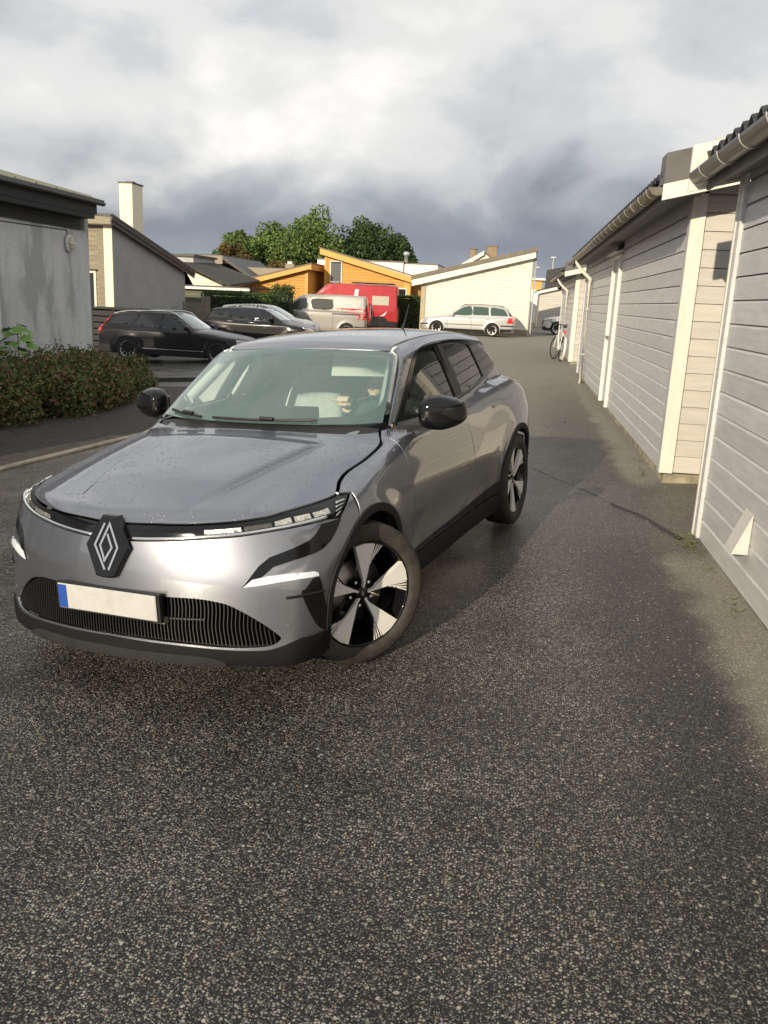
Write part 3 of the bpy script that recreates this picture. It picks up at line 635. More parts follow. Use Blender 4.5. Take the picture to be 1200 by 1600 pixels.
M_CHIM = mat('brown_chimney_brick', (.26, .20, .12), .85, var=.2, vscale=3)
for u0, u1, v0, v1 in ((735, 742, 389, 415), (762, 775, 385, 410)):
    p, q = P2(u0, v0, YB+1), P2(u1, v1, YB+1); cc = wbox(hb_, 'chimney', M_CHIM, p[0], q[0], YB+1, YB+1.8, q[1]-1, p[1]); wbox(hb_, 'chimney_cap', M_FELT, p[0]-.06, q[0]+.06, YB+.94, YB+1.86, p[1], p[1]+.08, parent=cc)
# orange timber house: low wing and tall wing
M_ORANGE = mat('orange_stained_board', (.58, .29, .055), .6, var=.12, vscale=4, stretch=(.5, 3, 3), objrand=.07)
M_ORTRIM = mat('bright_orange_trim', (.64, .34, .075), .55, var=.06)
YO = 53.0
ho = empty('house', (aty(540, 480, YO)[0], YO+3, -.3), 0, 'orange stained timber house with two sloping wings behind the red camper van', 'house', 'houses round the yard')
a, b_, c_ = P2(343, 449, YO), P2(481, 414, YO), P2(481, 500, YO)
topo = lambda x: a[1]+(b_[1]-a[1])*(x-a[0])/(b_[0]-a[0])-.30
ax_ = a[0]+.6
wmesh(ho, 'wall_core', M_ORANGE, [(ax_, YO+.04, -1.2), (b_[0], YO+.04, -1.2), (b_[0], YO+9, -1.2), (ax_, YO+9, -1.2), (ax_, YO+.04, topo(ax_)), (b_[0], YO+.04, topo(b_[0])), (b_[0], YO+9, topo(b_[0])), (ax_, YO+9, topo(ax_))], HEX)
siding(ho, M_ORANGE, lambda z: max(ax_, a[0]+(z+.30-a[1])/((b_[1]-a[1])/(b_[0]-a[0]))), lambda z: b_[0]-.14, -.3, topo(b_[0])+.05, YO, .17)
wbox(ho, 'corner_trim', M_ORTRIM, b_[0]-.14, b_[0]+.03, YO-.03, YO+.02, -1, topo(b_[0])+.02)
for k in range(14): wbox(ho, 'board', M_ORANGE, b_[0]+.002, b_[0]+.03, YO+.03, YO+8.9, -.4+k*.17, -.4+k*.17+.155)
slab(ho, 'barge_board', M_ORTRIM, a, (b_[0]+.25, b_[1]+.05), .06, .30, yy=YO-.42)
slab(ho, 'roof', M_FELT, (a[0]-.1, a[1]+.08), (b_[0]+.35, b_[1]+.13), 9.8, .07, yy=YO-.46)
wbox(ho, 'eave_board', M_ORTRIM, b_[0]+.26, b_[0]+.32, YO-.42, YO+9.2, b_[1]-.30, b_[1]+.06)
YO2 = 55.0
a2, b2 = P2(502, 388, YO2), P2(645, 433, YO2); wx0, wx1 = P2(507, 440, YO2)[0], P2(641, 440, YO2)[0]
top2 = lambda x: a2[1]+(b2[1]-a2[1])*(x-a2[0])/(b2[0]-a2[0])-.36
wmesh(ho, 'wall_core', M_ORANGE, [(wx0, YO2+.04, -1.2), (wx1, YO2+.04, -1.2), (wx1, YO2+8, -1.2), (wx0, YO2+8, -1.2), (wx0, YO2+.04, top2(wx0)), (wx1, YO2+.04, top2(wx1)), (wx1, YO2+8, top2(wx1)), (wx0, YO2+8, top2(wx0))], HEX)
siding(ho, M_ORANGE, lambda z: wx0+.1, lambda z: min(wx1-.12, a2[0]+(z+.36-a2[1])/((b2[1]-a2[1])/(b2[0]-a2[0]))), -.3, top2(wx0)+.02, YO2, .17)
slab(ho, 'barge_board', M_ORTRIM, a2, b2, .06, .36, yy=YO2-.38); slab(ho, 'roof', M_FELT, (a2[0]-.1, a2[1]+.08), (b2[0]+.1, b2[1]+.08), 8.8, .07, yy=YO2-.42)
wbox(ho, 'corner_trim', M_ORTRIM, wx1-.36, wx1+.03, YO2-.03, YO2+.02, -1, top2(wx1)+.02); wbox(ho, 'corner_trim', M_ORTRIM, wx0-.02, wx0+.12, YO2-.03, YO2+.02, -1, top2(wx0)+.02)
p, q = P2(516, 407, YO2), P2(534, 442, YO2); w_ = wbox(ho, 'window', M_WHITE, p[0], q[0], YO2-.06, YO2+.0, q[1], p[1], .01); wbox(ho, 'pane', M_PANE, p[0]+.07, q[0]-.07, YO2-.07, YO2-.061, q[1]+.07, p[1]-.07, parent=w_)
for k in range(9): wbox(ho, 'blind_slat', mat('grey_blind', (.10, .105, .11), .5), p[0]+.08, q[0]-.08, YO2-.078, YO2-.071, q[1]+.12+k*(p[1]-q[1]-.25)/9, q[1]+.20+k*(p[1]-q[1]-.25)/9, parent=w_)
p, q = P2(622, 450, YO2), P2(635, 466, YO2); w_ = wbox(ho, 'window', M_WHITE, p[0], q[0], YO2-.06, YO2+.0, q[1], p[1], .01); wbox(ho, 'pane', M_PANE, p[0]+.06, q[0]-.06, YO2-.07, YO2-.061, q[1]+.06, p[1]-.06, parent=w_)
wbox(ho, 'side_wing', mat('brown_orange_board', (.30, .15, .05), .7, var=.15), wx1+.03, wx1+2.2, YO2+1.0, YO2+6, -1, top2(wx1)-.1)
# white flat-roofed building behind
YF = 66
a, b_ = P2(496, 404, YF), P2(684, 412, YF)
hf_ = empty('house', ((a[0]+b_[0])/2, YF+3, 0), 0, 'white flat-roofed building behind the orange house, with a round vent on top', 'house', 'houses round the yard')
wbox(hf_, 'wall', M_WHITE, a[0], b_[0]-2.6, YF, YF+7, -1, a[1]-.05, .01); wbox(hf_, 'wall', M_WHITE, b_[0]-2.58, b_[0], YF+.2, YF+7, -1, b_[1]-.1, .01)
wbox(hf_, 'parapet_cap', M_FELT, a[0]-.05, b_[0]-2.55, YF-.05, YF+7, a[1]-.05, a[1]+.05); wbox(hf_, 'parapet_cap', M_FELT, b_[0]-2.5, b_[0]+.05, YF+.15, YF+7, b_[1]-.1, b_[1]-.02)
pv = P2(635, 400, YF+1); o = MB().lathe([(.14, -.6), (.14, 0), (.22, .02), (.26, .14), (.22, .26), (.08, .32), (0, .33)], 16, (pv[0], YF+1, pv[1])).build('roof_vent', mat('galvanised', (.6, .6, .58), .3, .7), hf_); o.location = tuple(-Vector(hf_.location))
# green-grey shed with white roof edge
M_SHED = mat('green_grey_board', (.125, .135, .095), .75, var=.15, vscale=4, stretch=(.6, 4, 4), objrand=.08)
YS = 39.0
a, b_ = P2(284, 447, YS), P2(391, 451, YS)
hs_ = empty('shed', ((a[0]+b_[0])/2, YS+2, -.6), 0, 'low green-grey board shed with thin white roof edge behind the clipped hedge', 'shed')
wbox(hs_, 'wall_core', M_SHED, a[0]-3, b_[0], YS+.03, YS+5, -1, a[1]-.12); siding(hs_, M_SHED, lambda z: a[0]-3, lambda z: b_[0]-.02, -.6, a[1]-.10, YS, .17)
slab(hs_, 'roof_edge', M_WHITE, (a[0]-3, a[1]), (b_[0]+.10, b_[1]), .05, .12, yy=YS-.25); slab(hs_, 'roof', M_VERGE, (a[0]-3, a[1]+.06), (b_[0]+.14, b_[1]+.06), 5.4, .055, yy=YS-.28)
wmesh(hs_, 'verge_board', M_VERGE, [(b_[0]+.10, YS-.27, b_[1]-.18), (b_[0]+.16, YS-.27, b_[1]-.18), (b_[0]+.16, YS+5.2, b_[1]-.95), (b_[0]+.10, YS+5.2, b_[1]-.95), (b_[0]+.10, YS-.27, b_[1]+.06), (b_[0]+.16, YS-.27, b_[1]+.06), (b_[0]+.16, YS+5.2, b_[1]-.70), (b_[0]+.10, YS+5.2, b_[1]-.70)], HEX)
# pale gable with dark tiled roof
YT = 46.0
M_TILE = mat('dark_brown_tiles', (.05, .045, .038), .8, var=.5, vscale=6, bump=.6, bscale=12)
a, b_, c_ = P2(286, 413, YT), P2(362, 449, YT), P2(286, 449, YT)
ht = empty('house', (a[0]+2, YT+3, -.5), 0, 'pale gabled house with dark tiled roof falling towards the shed', 'house', 'houses round the yard')
wmesh(ht, 'wall', M_CREAM, [(a[0]-4, YT, -1), (b_[0]-.4, YT, -1), (b_[0]-.4, YT+5, -1), (a[0]-4, YT+5, -1), (a[0]-4, YT, a[1]), (a[0], YT, a[1]-.12), (a[0], YT+5, a[1]-.12), (a[0]-4, YT+5, a[1])], HEX)
wmesh(ht, 'gable', M_CREAM, [(a[0], YT, -1), (b_[0]-.4, YT, -1), (b_[0]-.4, YT, b_[1]-.0), (a[0], YT, a[1]-.14), (a[0], YT+.2, -1), (b_[0]-.4, YT+.2, -1), (b_[0]-.4, YT+.2, b_[1]), (a[0], YT+.2, a[1]-.14)], [(0, 1, 2, 3), (7, 6, 5, 4), (0, 4, 5, 1), (1, 5, 6, 2), (2, 6, 7, 3), (3, 7, 4, 0)])
wmesh(ht, 'roof', M_TILE, [(a[0], YT-.3, a[1]), (b_[0], YT-.3, b_[1]), (b_[0], YT+5.2, b_[1]+.40), (a[0], YT+5.2, a[1]+.18), (a[0], YT-.3, a[1]+.12), (b_[0], YT-.3, b_[1]+.12), (b_[0], YT+5.2, b_[1]+.52), (a[0], YT+5.2, a[1]+.30)], HEX)
p, q = P2(252, 396, YT+1), P2(297, 416, YT+1); wbox(ht, 'dormer', mat('pale_grey_shingle', (.36, .37, .37), .7, var=.15), p[0]-2, q[0], YT+1.5, YT+5, q[1]-1, p[1]-.08); wbox(ht, 'dormer_roof', M_VERGE, p[0]-2.2, q[0]+.12, YT+1.3, YT+5.1, p[1]-.08, p[1]+.04)
# two brown-grey houses behind
M_TAUPE = mat('taupe_board', (.22, .19, .15), .75, var=.12, vscale=3, stretch=(.5, 3, 4)); M_TAUPE2 = mat('taupe_trim', (.27, .235, .185), .7, var=.08)
YD = 54.0
p, q = P2(297, 398, YD), P2(350, 440, YD)
hd = empty('house', ((p[0]+q[0])/2, YD+3, 0), 0, 'taupe house with broad flat eave rising behind the dark tiled roof', 'house', 'houses round the yard')
wbox(hd, 'wall', M_TAUPE, p[0], q[0]-.2, YD, YD+8, -1, p[1]-.4); wbox(hd, 'eave_board', M_TAUPE2, p[0]-.3, q[0], YD-.3, YD-.2, p[1]-.5, p[1]); slab(hd, 'roof', M_VERGE, (q[0], p[1]+.02), (q[0]+2.0, p[1]-1.2), 8, .22, yy=YD-.3); wbox(hd, 'roof_deck', M_VERGE, p[0]-.3, q[0], YD-.28, YD+8, p[1]+.0, p[1]+.06)
p, q = P2(345, 416, YD+2), P2(455, 445, YD+2)
hd2 = empty('house', ((p[0]+q[0])/2, YD+6, 0), 0, 'long low taupe house with square chimney behind the orange wing', 'house', 'houses round the yard')
wbox(hd2, 'wall', M_TAUPE, p[0], q[0], YD+2, YD+9, -1, p[1]-.35); wbox(hd2, 'eave_board', M_TAUPE2, p[0]-.2, q[0]+.2, YD+1.8, YD+1.9, p[1]-.45, p[1]); wbox(hd2, 'roof_deck', M_VERGE, p[0]-.2, q[0]+.2, YD+1.85, YD+9, p[1], p[1]+.05)
for u0, u1, v0, v1 in ((363, 378, 413, 440), (442, 455, 411, 425)):
    s0, s1 = P2(u0, v0, YD+1.6), P2(u1, v1, YD+1.6); cc = wbox(hd2, 'chimney', M_TAUPE2, s0[0], s1[0], YD+2.2, YD+2.9, s1[1]-1, s0[1]); wbox(hd2, 'chimney_cap', M_WHITE, s0[0]+.1, s1[0]-.2, YD+2.4, YD+2.7, s0[1], s0[1]+.14, parent=cc)
# far grey garage, far orange house and street lamps at the end of the lane
YG = 62.0
p, q = P2(838, 458, YG), P2(884, 505, YG); p2 = P2(884, 447, YG)
hg = empty('garage', ((p[0]+q[0])/2, YG, .2), 0, 'far pale grey garage end with white sloping roof edge past the lane', 'garage')
wmesh(hg, 'wall', M_RETURN, [(p[0]+.25, YG, 0), (q[0]+1, YG, 0), (q[0]+1, YG+8, 0), (p[0]+.25, YG+8, 0), (p[0]+.25, YG, p[1]), (q[0]+1, YG, p2[1]+.2), (q[0]+1, YG+8, p2[1]+.2), (p[0]+.25, YG+8, p[1])], HEX)
siding(hg, M_RETURN, lambda z: p[0]+.26, lambda z: q[0]+1, .3, p[1]-.05, YG-.03, .16)
slab(hg, 'roof_edge', M_WHITE, (p[0], p[1]+.12), (q[0]+1, p2[1]+.4), .06, .2, yy=YG-.3); slab(hg, 'roof', M_TILE, (p[0], p[1]+.2), (q[0]+1, p2[1]+.48), 8.4, .07, yy=YG-.35)
wmesh(hg, 'ridge_roof', M_TILE, [(p[0]+.6, YG+3, p[1]+.3), (q[0]+1, YG+3, p2[1]+.3), (q[0]+1, YG+8, p2[1]+1.9), (p[0]+.8, YG+8, p[1]+1.9), (p[0]+.6, YG+3.2, p[1]+.3), (q[0]+1, YG+3.2, p2[1]+.3), (q[0]+1, YG+8.2, p2[1]+1.9), (p[0]+.8, YG+8.2, p[1]+1.9)], HEX)
YX = 78.0
p, q = P2(818, 436, YX), P2(845, 480, YX)
hx = empty('house', ((p[0]+q[0])/2, YX, .2), 0, 'far house in white and orange seen between the cream house and the grey garage', 'house', 'houses round the yard')
mid_ = (p[1]+q[1])/2
wbox(hx, 'wall', M_WHITE, p[0], q[0], YX, YX+6, 0, mid_+.3); wbox(hx, 'upper_wall', M_ORTRIM, p[0], q[0]-.1, YX+.1, YX+6, mid_+.3, p[1]-.05); wbox(hx, 'roof', M_WHITE, p[0]-.1, q[0]+.3, YX-.2, YX+6, p[1]-.05, p[1]+.12)
def street_lamp(u, vt, y, lab, arm=.0):
    b = aty(u, vt, y); z0 = float(zg(b[0], y)); L_ = empty('street_lamp', (b[0], y, z0), 0, lab, 'street lamp', 'street lamps at the end of the lane')
    h_ = b[2]-z0; MB().tube([(0, 0, 0), (0, 0, h_*.5), (0, 0, h_)], [.09, .07, .05], 10).build('pole', mat('galvanised_pole', (.42, .43, .44), .45, .5), L_)
    MB().add(*sellip((arm, 0, h_+.02), (.26, .14, .08), 2.6, 16, 8), True).build('lamp_head', mat('grey_lamp_head', (.5, .5, .5), .4), L_)
street_lamp(865, 403, 74, 'tall slender street lamp standing behind the far grey garage'); street_lamp(836, 418, 88, 'shorter street lamp half hidden by the cream house corner', .25)
# ================================================================== PLANTS
def leafmat(name, rough=.55, trans=.25):
    m = bpy.data.materials.new(name); m.use_nodes = True; nt = m.node_tree; b = nt.nodes['Principled BSDF']; b.inputs['Roughness'].default_value = rough; b.inputs['Specular IOR Level'].default_value = .3
    a = nt.nodes.new('ShaderNodeVertexColor'); a.layer_name = 'leaf'; nt.links.new(a.outputs[0], b.inputs['Base Color'])
    t = nt.nodes.new('ShaderNodeBsdfTranslucent'); nt.links.new(a.outputs[0], t.inputs[0]); mx = nt.nodes.new('ShaderNodeMixShader'); mx.inputs[0].default_value = trans
    nt.links.new(b.outputs[0], mx.inputs[1]); nt.links.new(t.outputs[0], mx.inputs[2]); nt.links.new(mx.outputs[0], nt.nodes['Material Output'].inputs[0]); return m
M_LEAF = leafmat('leaf_foliage')
def leaves(name, pts, nrm, size, cols, parent, m=M_LEAF, aspect=.55):
    """one small folded leaf (two triangles pairs) per point; cols: (n,3)"""
    n = len(pts); d = RNG.normal(size=(n, 3)); d /= np.linalg.norm(d, axis=1, keepdims=True)
    nn = nrm*.7+RNG.normal(size=(n, 3))*.6; nn /= np.linalg.norm(nn, axis=1, keepdims=True)
    t = d-(d*nn).sum(1)[:, None]*nn; t /= np.linalg.norm(t, axis=1, keepdims=True); s = np.cross(nn, t)
    sz = (size*RNG.uniform(.6, 1.35, n))[:, None]
    V = np.stack([pts-t*sz*.5, pts+s*sz*aspect*.5+nn*sz*.08, pts+t*sz*.5, pts-s*sz*aspect*.5+nn*sz*.08], 1).reshape(-1, 3)
    me = bpy.data.meshes.new(name); me.vertices.add(4*n); me.vertices.foreach_set('co', V.ravel()); me.loops.add(4*n); me.loops.foreach_set('vertex_index', np.arange(4*n, dtype=np.int32))
    me.polygons.add(n); me.polygons.foreach_set('loop_start', np.arange(0, 4*n, 4, dtype=np.int32)); me.update()
    ca = me.color_attributes.new('leaf', 'FLOAT_COLOR', 'POINT'); C4 = np.c_[np.repeat(cols, 4, 0), np.ones(4*n)]; ca.data.foreach_set('color', C4.ravel().astype(np.float32))
    me.materials.append(m); return link_mesh(name, me, parent)
def pal(n, cs, w=None):
    cs = np.array(cs, float); i = RNG.choice(len(cs), n, p=w); return cs[i]*RNG.uniform(.7, 1.3, (n, 1))
M_BARK = mat('grey_brown_bark', (.09, .07, .05), .9, var=.3, vscale=8, bump=.6, bscale=30)
def clumps(c, r, k, seed=0):
    """k sub-clumps over an ellipsoid; returns centres and radii"""
    d = RNG.normal(size=(k, 3)); d /= np.linalg.norm(d, axis=1, keepdims=True); d[:, 2] = np.where(d[:, 2] < -.35, -d[:, 2]*.4, d[:, 2])
    return c+d*np.array(r)*RNG.uniform(.55, .95, (k, 1)), d
def fill(centres, rads, per):
    P, N_ = [], []
    for c, r in zip(centres, rads):
        d = RNG.normal(size=(per, 3)); d /= np.linalg.norm(d, axis=1, keepdims=True); P.append(c+d*r*RNG.uniform(.55, 1.05, (per, 1))**.7); N_.append(d)
    return np.vstack(P), np.vstack(N_)
def shrub(base, r, lab, k=26, per=430, size=.045, cols=None, w=None, group=None, name='shrub', cat='shrub'):
    root = empty(name, base, 0, lab, cat, group); c = np.array([0, 0, r[2]*.50])
    cc, d = clumps(c, (r[0]*.85, r[1]*.85, r[2]*.50), k); low = RNG.uniform(0, 1, k) < .35; cc[low, 2] = RNG.uniform(.12, .4, low.sum()); rr = RNG.uniform(.24, .42, k)[:, None]*min(r[0], r[1])
    P, N_ = fill(cc, rr, per)
    top = cc[np.argsort(-cc[:, 2])[:k//2]]; sh = top[RNG.integers(0, len(top), 40)]+np.c_[RNG.normal(size=(40, 2))*.22, RNG.uniform(.12, .36, 40)]
    P2_, N2_ = fill(sh, RNG.uniform(.03, .09, 40)[:, None]*np.ones((40, 3)), 26); P2_[:, 2] -= RNG.uniform(0, .12, len(P2_)); P = np.vstack([P, P2_]); N_ = np.vstack([N_, N2_]); kp = P[:, 2] > .04; P = P[kp]; N_ = N_[kp]
    col = pal(len(P), cols, w)
    leaves('foliage', P, N_, size, col, root)
    st = MB()
    for i in range(9):
        a = random.uniform(0, 6.28); q = cc[i]; st.tube([(.12*math.cos(a), .12*math.sin(a), -.05), (q[0]*.5, q[1]*.5, q[2]*.55), tuple(q)], [.014, .01, .005], 5)
    st.build('stems', M_BARK, root); return root
SP_C = [(.10, .135, .042), (.16, .185, .06), (.06, .085, .03), (.25, .18, .07), (.28, .12, .08), (.36, .15, .18)]; SP_W = [.30, .25, .18, .15, .09, .03]
for (u, v, r, lab) in ((-30, 672, (1.15, 1.2, .78), 'reddish green spirea shrub with pink flower heads beside the young maple'),
                       (62, 655, (1.2, 1.2, .76), 'dense dark green spirea shrub in front of the young maple'),
                       (130, 640, (1.2, 1.3, .76), 'rounded olive shrub beside the corner of the rendered wall'),
                       (190, 617, (1.0, 1.3, .70), 'outermost green shrub of the bed, next to the black estate car')):
    p = atg(u, v+8); p = (p[0]-.62, p[1]+.55); shrub((p[0], p[1], float(zg(*p))), r, lab, 56, 430, .062, SP_C, SP_W, 'shrubs in the bed by the rendered wall')
# pink flower heads
# young maple against the wall
mp = atx(28, 560, XL+.35); mroot = empty('maple_sapling', (mp[0], mp[1], float(zg(mp[0], mp[1]))), 0, 'young maple with fresh green lobed leaves against the rendered wall', 'sapling')
def maple_leaf_mesh(s):
    pts = [(0, 0), (.35, -.1), (.30, .12), (.62, .22), (.40, .38), (.48, .62), (.20, .55), (0, 1.0), (-.20, .55), (-.48, .62), (-.40, .38), (-.62, .22), (-.30, .12), (-.35, -.1)]
    mb = MB(); mb.add([(x*s, y*s, .06*s*abs(x)) for x, y in pts], [tuple(range(len(pts)))]); return mb.mesh('leaf')
mlf = maple_leaf_mesh(.20); mlf.materials.append(mat('maple_green', (.16, .30, .05), .5, var=.2, vscale=5))
hh = atx(28, 507, XL+.35)[2]-mroot.location.z
MB().tube([(0, 0, 0), (.02, .01, hh*.5), (.0, .03, hh)], [.018, .013, .006], 6).build('stem', M_BARK, mroot)
for k in range(20):
    o = link_mesh('leaf', mlf, mroot); a = k*2.4; h_ = hh*(.60+.42*k/20); r = .24*(1-.5*k/20)
    o.location = (r*.75*math.cos(a), r*math.sin(a), h_); o.rotation_euler = (random.uniform(-.7, -.2), random.uniform(-.4, .4), a-1.57); s = random.uniform(.7, 1.2); o.scale = (s, s, s)
# weeds along the garage base
def weed(p, n, s, lab):
    root = empty('weed', (p[0], p[1], float(zg(p[0], p[1]))), 0, lab, 'weed', 'weeds along the garage base')
    mb = MB(); mb.add([(0, 0, 0), (.22, .3, .05), (.12, .75, .08), (0, 1, .0), (-.12, .75, .08), (-.22, .3, .05)], [(0, 1, 2, 3, 4, 5)]); me = mb.mesh('leaf'); me.materials.append(mat('weed_green', (.09, .15, .035), .6, var=.35, vscale=9, vcol=(.17, .20, .05), objrand=.25))
    for k in range(n):
        o = link_mesh('leaf', me, root); a = random.uniform(1.2, 5.1); r = random.uniform(0, .09)*s/.06; q = s*random.uniform(.6, 1.3)
        o.location = (-abs(random.gauss(0, .05))*s/.05, random.gauss(0, .11)*s/.05, random.uniform(.0, .09)*s/.05); o.rotation_euler = (random.uniform(.1, 1.0), random.uniform(-.5, .5), a); o.scale = (q, q, q)
    return root
for (u, v, n, s, lab) in ((1082, 855, 60, .045, 'leafy green weed growing at the foot of the corner trim'), (1152, 952, 22, .032, 'small yellow-green weed below the triangular vent'), (1008, 745, 22, .032, 'low weed at the concrete base of the long garage'), (1000, 722, 12, .03, 'tiny green tuft along the concrete base'), (1112, 892, 14, .026, 'tiny weed under the bottom board of the near garage')):
    p = atg(u, v); p = (min(p[0], XW-.01), p[1]); weed(p, n, s, lab)
# fallen leaves
lfm = MB().add([(0, 0, 0), (.3, .4, .12), (.05, 1, .02), (-.3, .45, .1)], [(0, 1, 2, 3)]).mesh('fallen_leaf'); lfm.materials.append(mat('brown_leaf', (.05, .035, .02), .7))
for (u, v) in ((868, 652), (880, 660), (860, 668), (905, 690), (900, 612), (822, 708), (874, 705)):
    p = atg(u, v); o = link_mesh('fallen_leaf', lfm); o.location = (p[0], p[1], p[2]+.006); o.scale = (.05, .05, .05); o.rotation_euler = (0, 0, random.uniform(0, 6)); tag(o, 'small dark fallen leaf lying on the asphalt by the garages', 'leaf', 'fallen leaves on the lane')
# hedges
def hedge(name, x0, x1, y0, y1, z0, z1, lab, n=9000, size=.09, cols=((.045, .09, .022), (.07, .13, .03), (.03, .06, .016), (.10, .15, .035)), rnd=.12):
    root = empty(name, ((x0+x1)/2, (y0+y1)/2, z0), 0, lab, 'hedge', 'clipped hedges'); sx, sy, sz = (x1-x0)/2, (y1-y0)/2, z1-z0
    A = RNG.uniform(-1, 1, (n, 3)); f = RNG.integers(0, 3, n); sg = RNG.choice([-1, 1], n); N_ = np.zeros((n, 3))
    for ax in range(3):
        k = f == ax; A[k, ax] = sg[k] if ax < 2 else 1; N_[k, ax] = A[k, ax]
    P = A*np.array([sx, sy, sz/2])+np.array([0, 0, sz/2])+RNG.normal(size=(n, 3))*rnd*.35; P[:, 2] = np.maximum(P[:, 2], .02)
    leaves('foliage', P, N_, size, pal(n, cols), root)
    MB().box(-sx*.93, sx*.93, -sy*.9, sy*.9, 0, sz*.94).build('inner_mass', mat('hedge_inner', (.012, .02, .008), .9), root)
    for x in np.linspace(-sx*.8, sx*.8, 4): MB().tube([(x, 0, -.1), (x, 0, sz*.5)], .04, 6).build('trunk', M_BARK, root)
    return root
a, b_ = aty(316, 470, 36.5), aty(420, 466, 36.5); hedge('hedge', a[0], b_[0], 36.5, 37.7, float(zg(a[0], 37)), a[2]+.35, 'long clipped green hedge in front of the green-grey shed', 9000)
a, b_ = aty(424, 470, 38.5), aty(452, 466, 38.5); hedge('hedge', a[0], b_[0], 38.5, 39.3, float(zg(a[0], 39)), a[2]+.55, 'small rounded bush beside the silver van', 2500, rnd=.3)
a, b_ = aty(620, 470, 49), aty(656, 466, 49); hedge('hedge', a[0], b_[0], 49, 50.4, float(zg(a[0], 49)), a[2]+.25, 'tall dark hedge between the red camper van and the cream house', 5000)
# grey picket fence
fr_a, fr_b = aty(287, 489, 34.0), aty(327, 489, 34.0); fz = float(zg(fr_a[0], 34)); ft = aty(300, 472, 34)[2]
fe = empty('picket_fence', ((fr_a[0]+fr_b[0])/2, 34, fz), 0, 'short weathered grey picket fence beside the grey gable', 'fence'); npk = 12
M_PICK = mat('weathered_picket', (.24, .215, .17), .85, var=.2, vscale=6)
for k in range(npk):
    x = fr_a[0]+(fr_b[0]-fr_a[0])*k/(npk-1)-fe.location.x; hgt = ft-fz+(.25 if k > 7 else 0)+random.uniform(-.02, .02); MB().bbox(x-.04, x+.04, -.01, .012, 0, hgt, .003).build('picket', M_PICK, fe)
for z in (.3, .9): MB().box(fr_a[0]-fe.location.x, fr_b[0]-fe.location.x, .013, .05, z, z+.08).build('rail', M_PICK, fe)
# trees behind the roofs
G1 = [(.09, .16, .04), (.12, .20, .05), (.06, .11, .03), (.16, .22, .06), (.18, .22, .065)]
G2 = [(.045, .085, .026), (.065, .115, .032), (.03, .06, .02)]
G3 = [(.14, .10, .03), (.11, .09, .028), (.16, .085, .03), (.07, .08, .025)]
def tree(u, vtop, wpx, y, cols, lab, vbot=425, k=36, per=340):
    t = aty(u, vtop, y); bz = float(zg(t[0], y))-.3; H_ = t[2]-bz; wr = wpx*1.28/FPX*y/2
    root = empty('tree', (t[0], y, bz), 0, lab, 'tree', 'trees beyond the roofs')
    cz = H_*.60; c = np.array([0, 0, cz]); cc, d = clumps(c, (wr*.80, wr*.75, H_*.33), k); cc = np.vstack([cc, c+RNG.normal(size=(8, 3))*np.array([wr*.3, wr*.3, H_*.15])]); rr = RNG.uniform(.26, .46, len(cc))[:, None]*wr
    rr = np.minimum(rr, np.maximum(.25*wr, (H_-cc[:, 2:3])*1.0))
    P, N_ = fill(cc, rr, per); shade = RNG.uniform(.75, 1.25, len(cc)); col = pal(len(P), cols)*np.repeat(shade, per)[:, None]
    leaves('crown', P, N_, .25*y/85, col, root, aspect=.8)
    tk = MB(); tk.tube([(0, 0, -.3), (.1, .05, H_*.25), (.0, .1, H_*.5), (.1, .0, H_*.75)], [.38, .28, .2, .07], 9); tko = tk.build('trunk', M_BARK, root)
    lb = MB()
    for i in range(10):
        q = cc[i]; lb.tube([(0, 0, H_*random.uniform(.25, .5)), tuple(q*np.array([.5, .5, .85])), tuple(q)], [.13, .08, .03], 6)
    lb.build('limbs', M_BARK, tko); return root
tree(372, 352, 62, 84, G1, 'smaller green tree standing at the outer end of the tree row above the taupe house'); tree(366, 380, 56, 80, G3, 'low rusty brown tree below the end of the tree row')
tree(420, 345, 84, 88, G1, 'broad bright green tree next to the end one of the row'); tree(478, 338, 112, 86, G1, 'tallest full green tree of the row, above the low orange wing', k=46)
tree(570, 346, 96, 90, G2, 'dark green rounded tree above the tall orange wing', k=40); tree(620, 364, 66, 92, G2, 'dark tree above the white flat-roofed building'); tree(440, 405, 60, 78, G3, 'low brownish shrub tree behind the orange roof', k=22)
tree(824, 436, 16, 86, G3, 'small yellowish tree at the far end of the lane', k=14, per=120)
# ================================================================== THE CAR: body surface as an implicit function (car axes: X left, Y back, Z up)
def spline(xs, ys):
    xs = np.array(xs, float); ys = np.array(ys, float); n = len(xs); h = np.diff(xs)
    A = np.eye(n); r = np.zeros(n)
    for i in range(1, n-1):
        A[i, i-1] = h[i-1]; A[i, i] = 2*(h[i-1]+h[i]); A[i, i+1] = h[i]; r[i] = 6*((ys[i+1]-ys[i])/h[i]-(ys[i]-ys[i-1])/h[i-1])
    M = np.linalg.solve(A, r)
    def ev(x):
        x = np.clip(np.asarray(x, float), xs[0], xs[-1]); i = np.clip(np.searchsorted(xs, x)-1, 0, n-2)
        a = (xs[i+1]-x)/h[i]; b = (x-xs[i])/h[i]
        return a*ys[i]+b*ys[i+1]+((a**3-a)*M[i]+(b**3-b)*M[i+1])*h[i]**2/6
    return ev
def rmax(a, b, r): return np.minimum(np.maximum(a, b), -r)+np.hypot(np.maximum(a+r, 0), np.maximum(b+r, 0))
def rmin(a, b, r): return -rmax(-a, -b, r)
def step(a, b, x):
    t = np.clip((x-a)/(b-a), 0, 1); return t*t*t*(t*(6*t-15)+10)
K_front = spline([.10, .16, .22, .30, .40, .50, .60, .70, .78, .84, .92], [.10, .03, -.005, .0, .012, .022, .036, .058, .082, .105, .16])
K_w0 = spline([0, .4, .8, 1.2, 1.6, 2.2, 2.8, 3.2, 3.6, 3.9, 4.25], [.82, .868, .888, .880, .868, .866, .874, .888, .893, .868, .78])
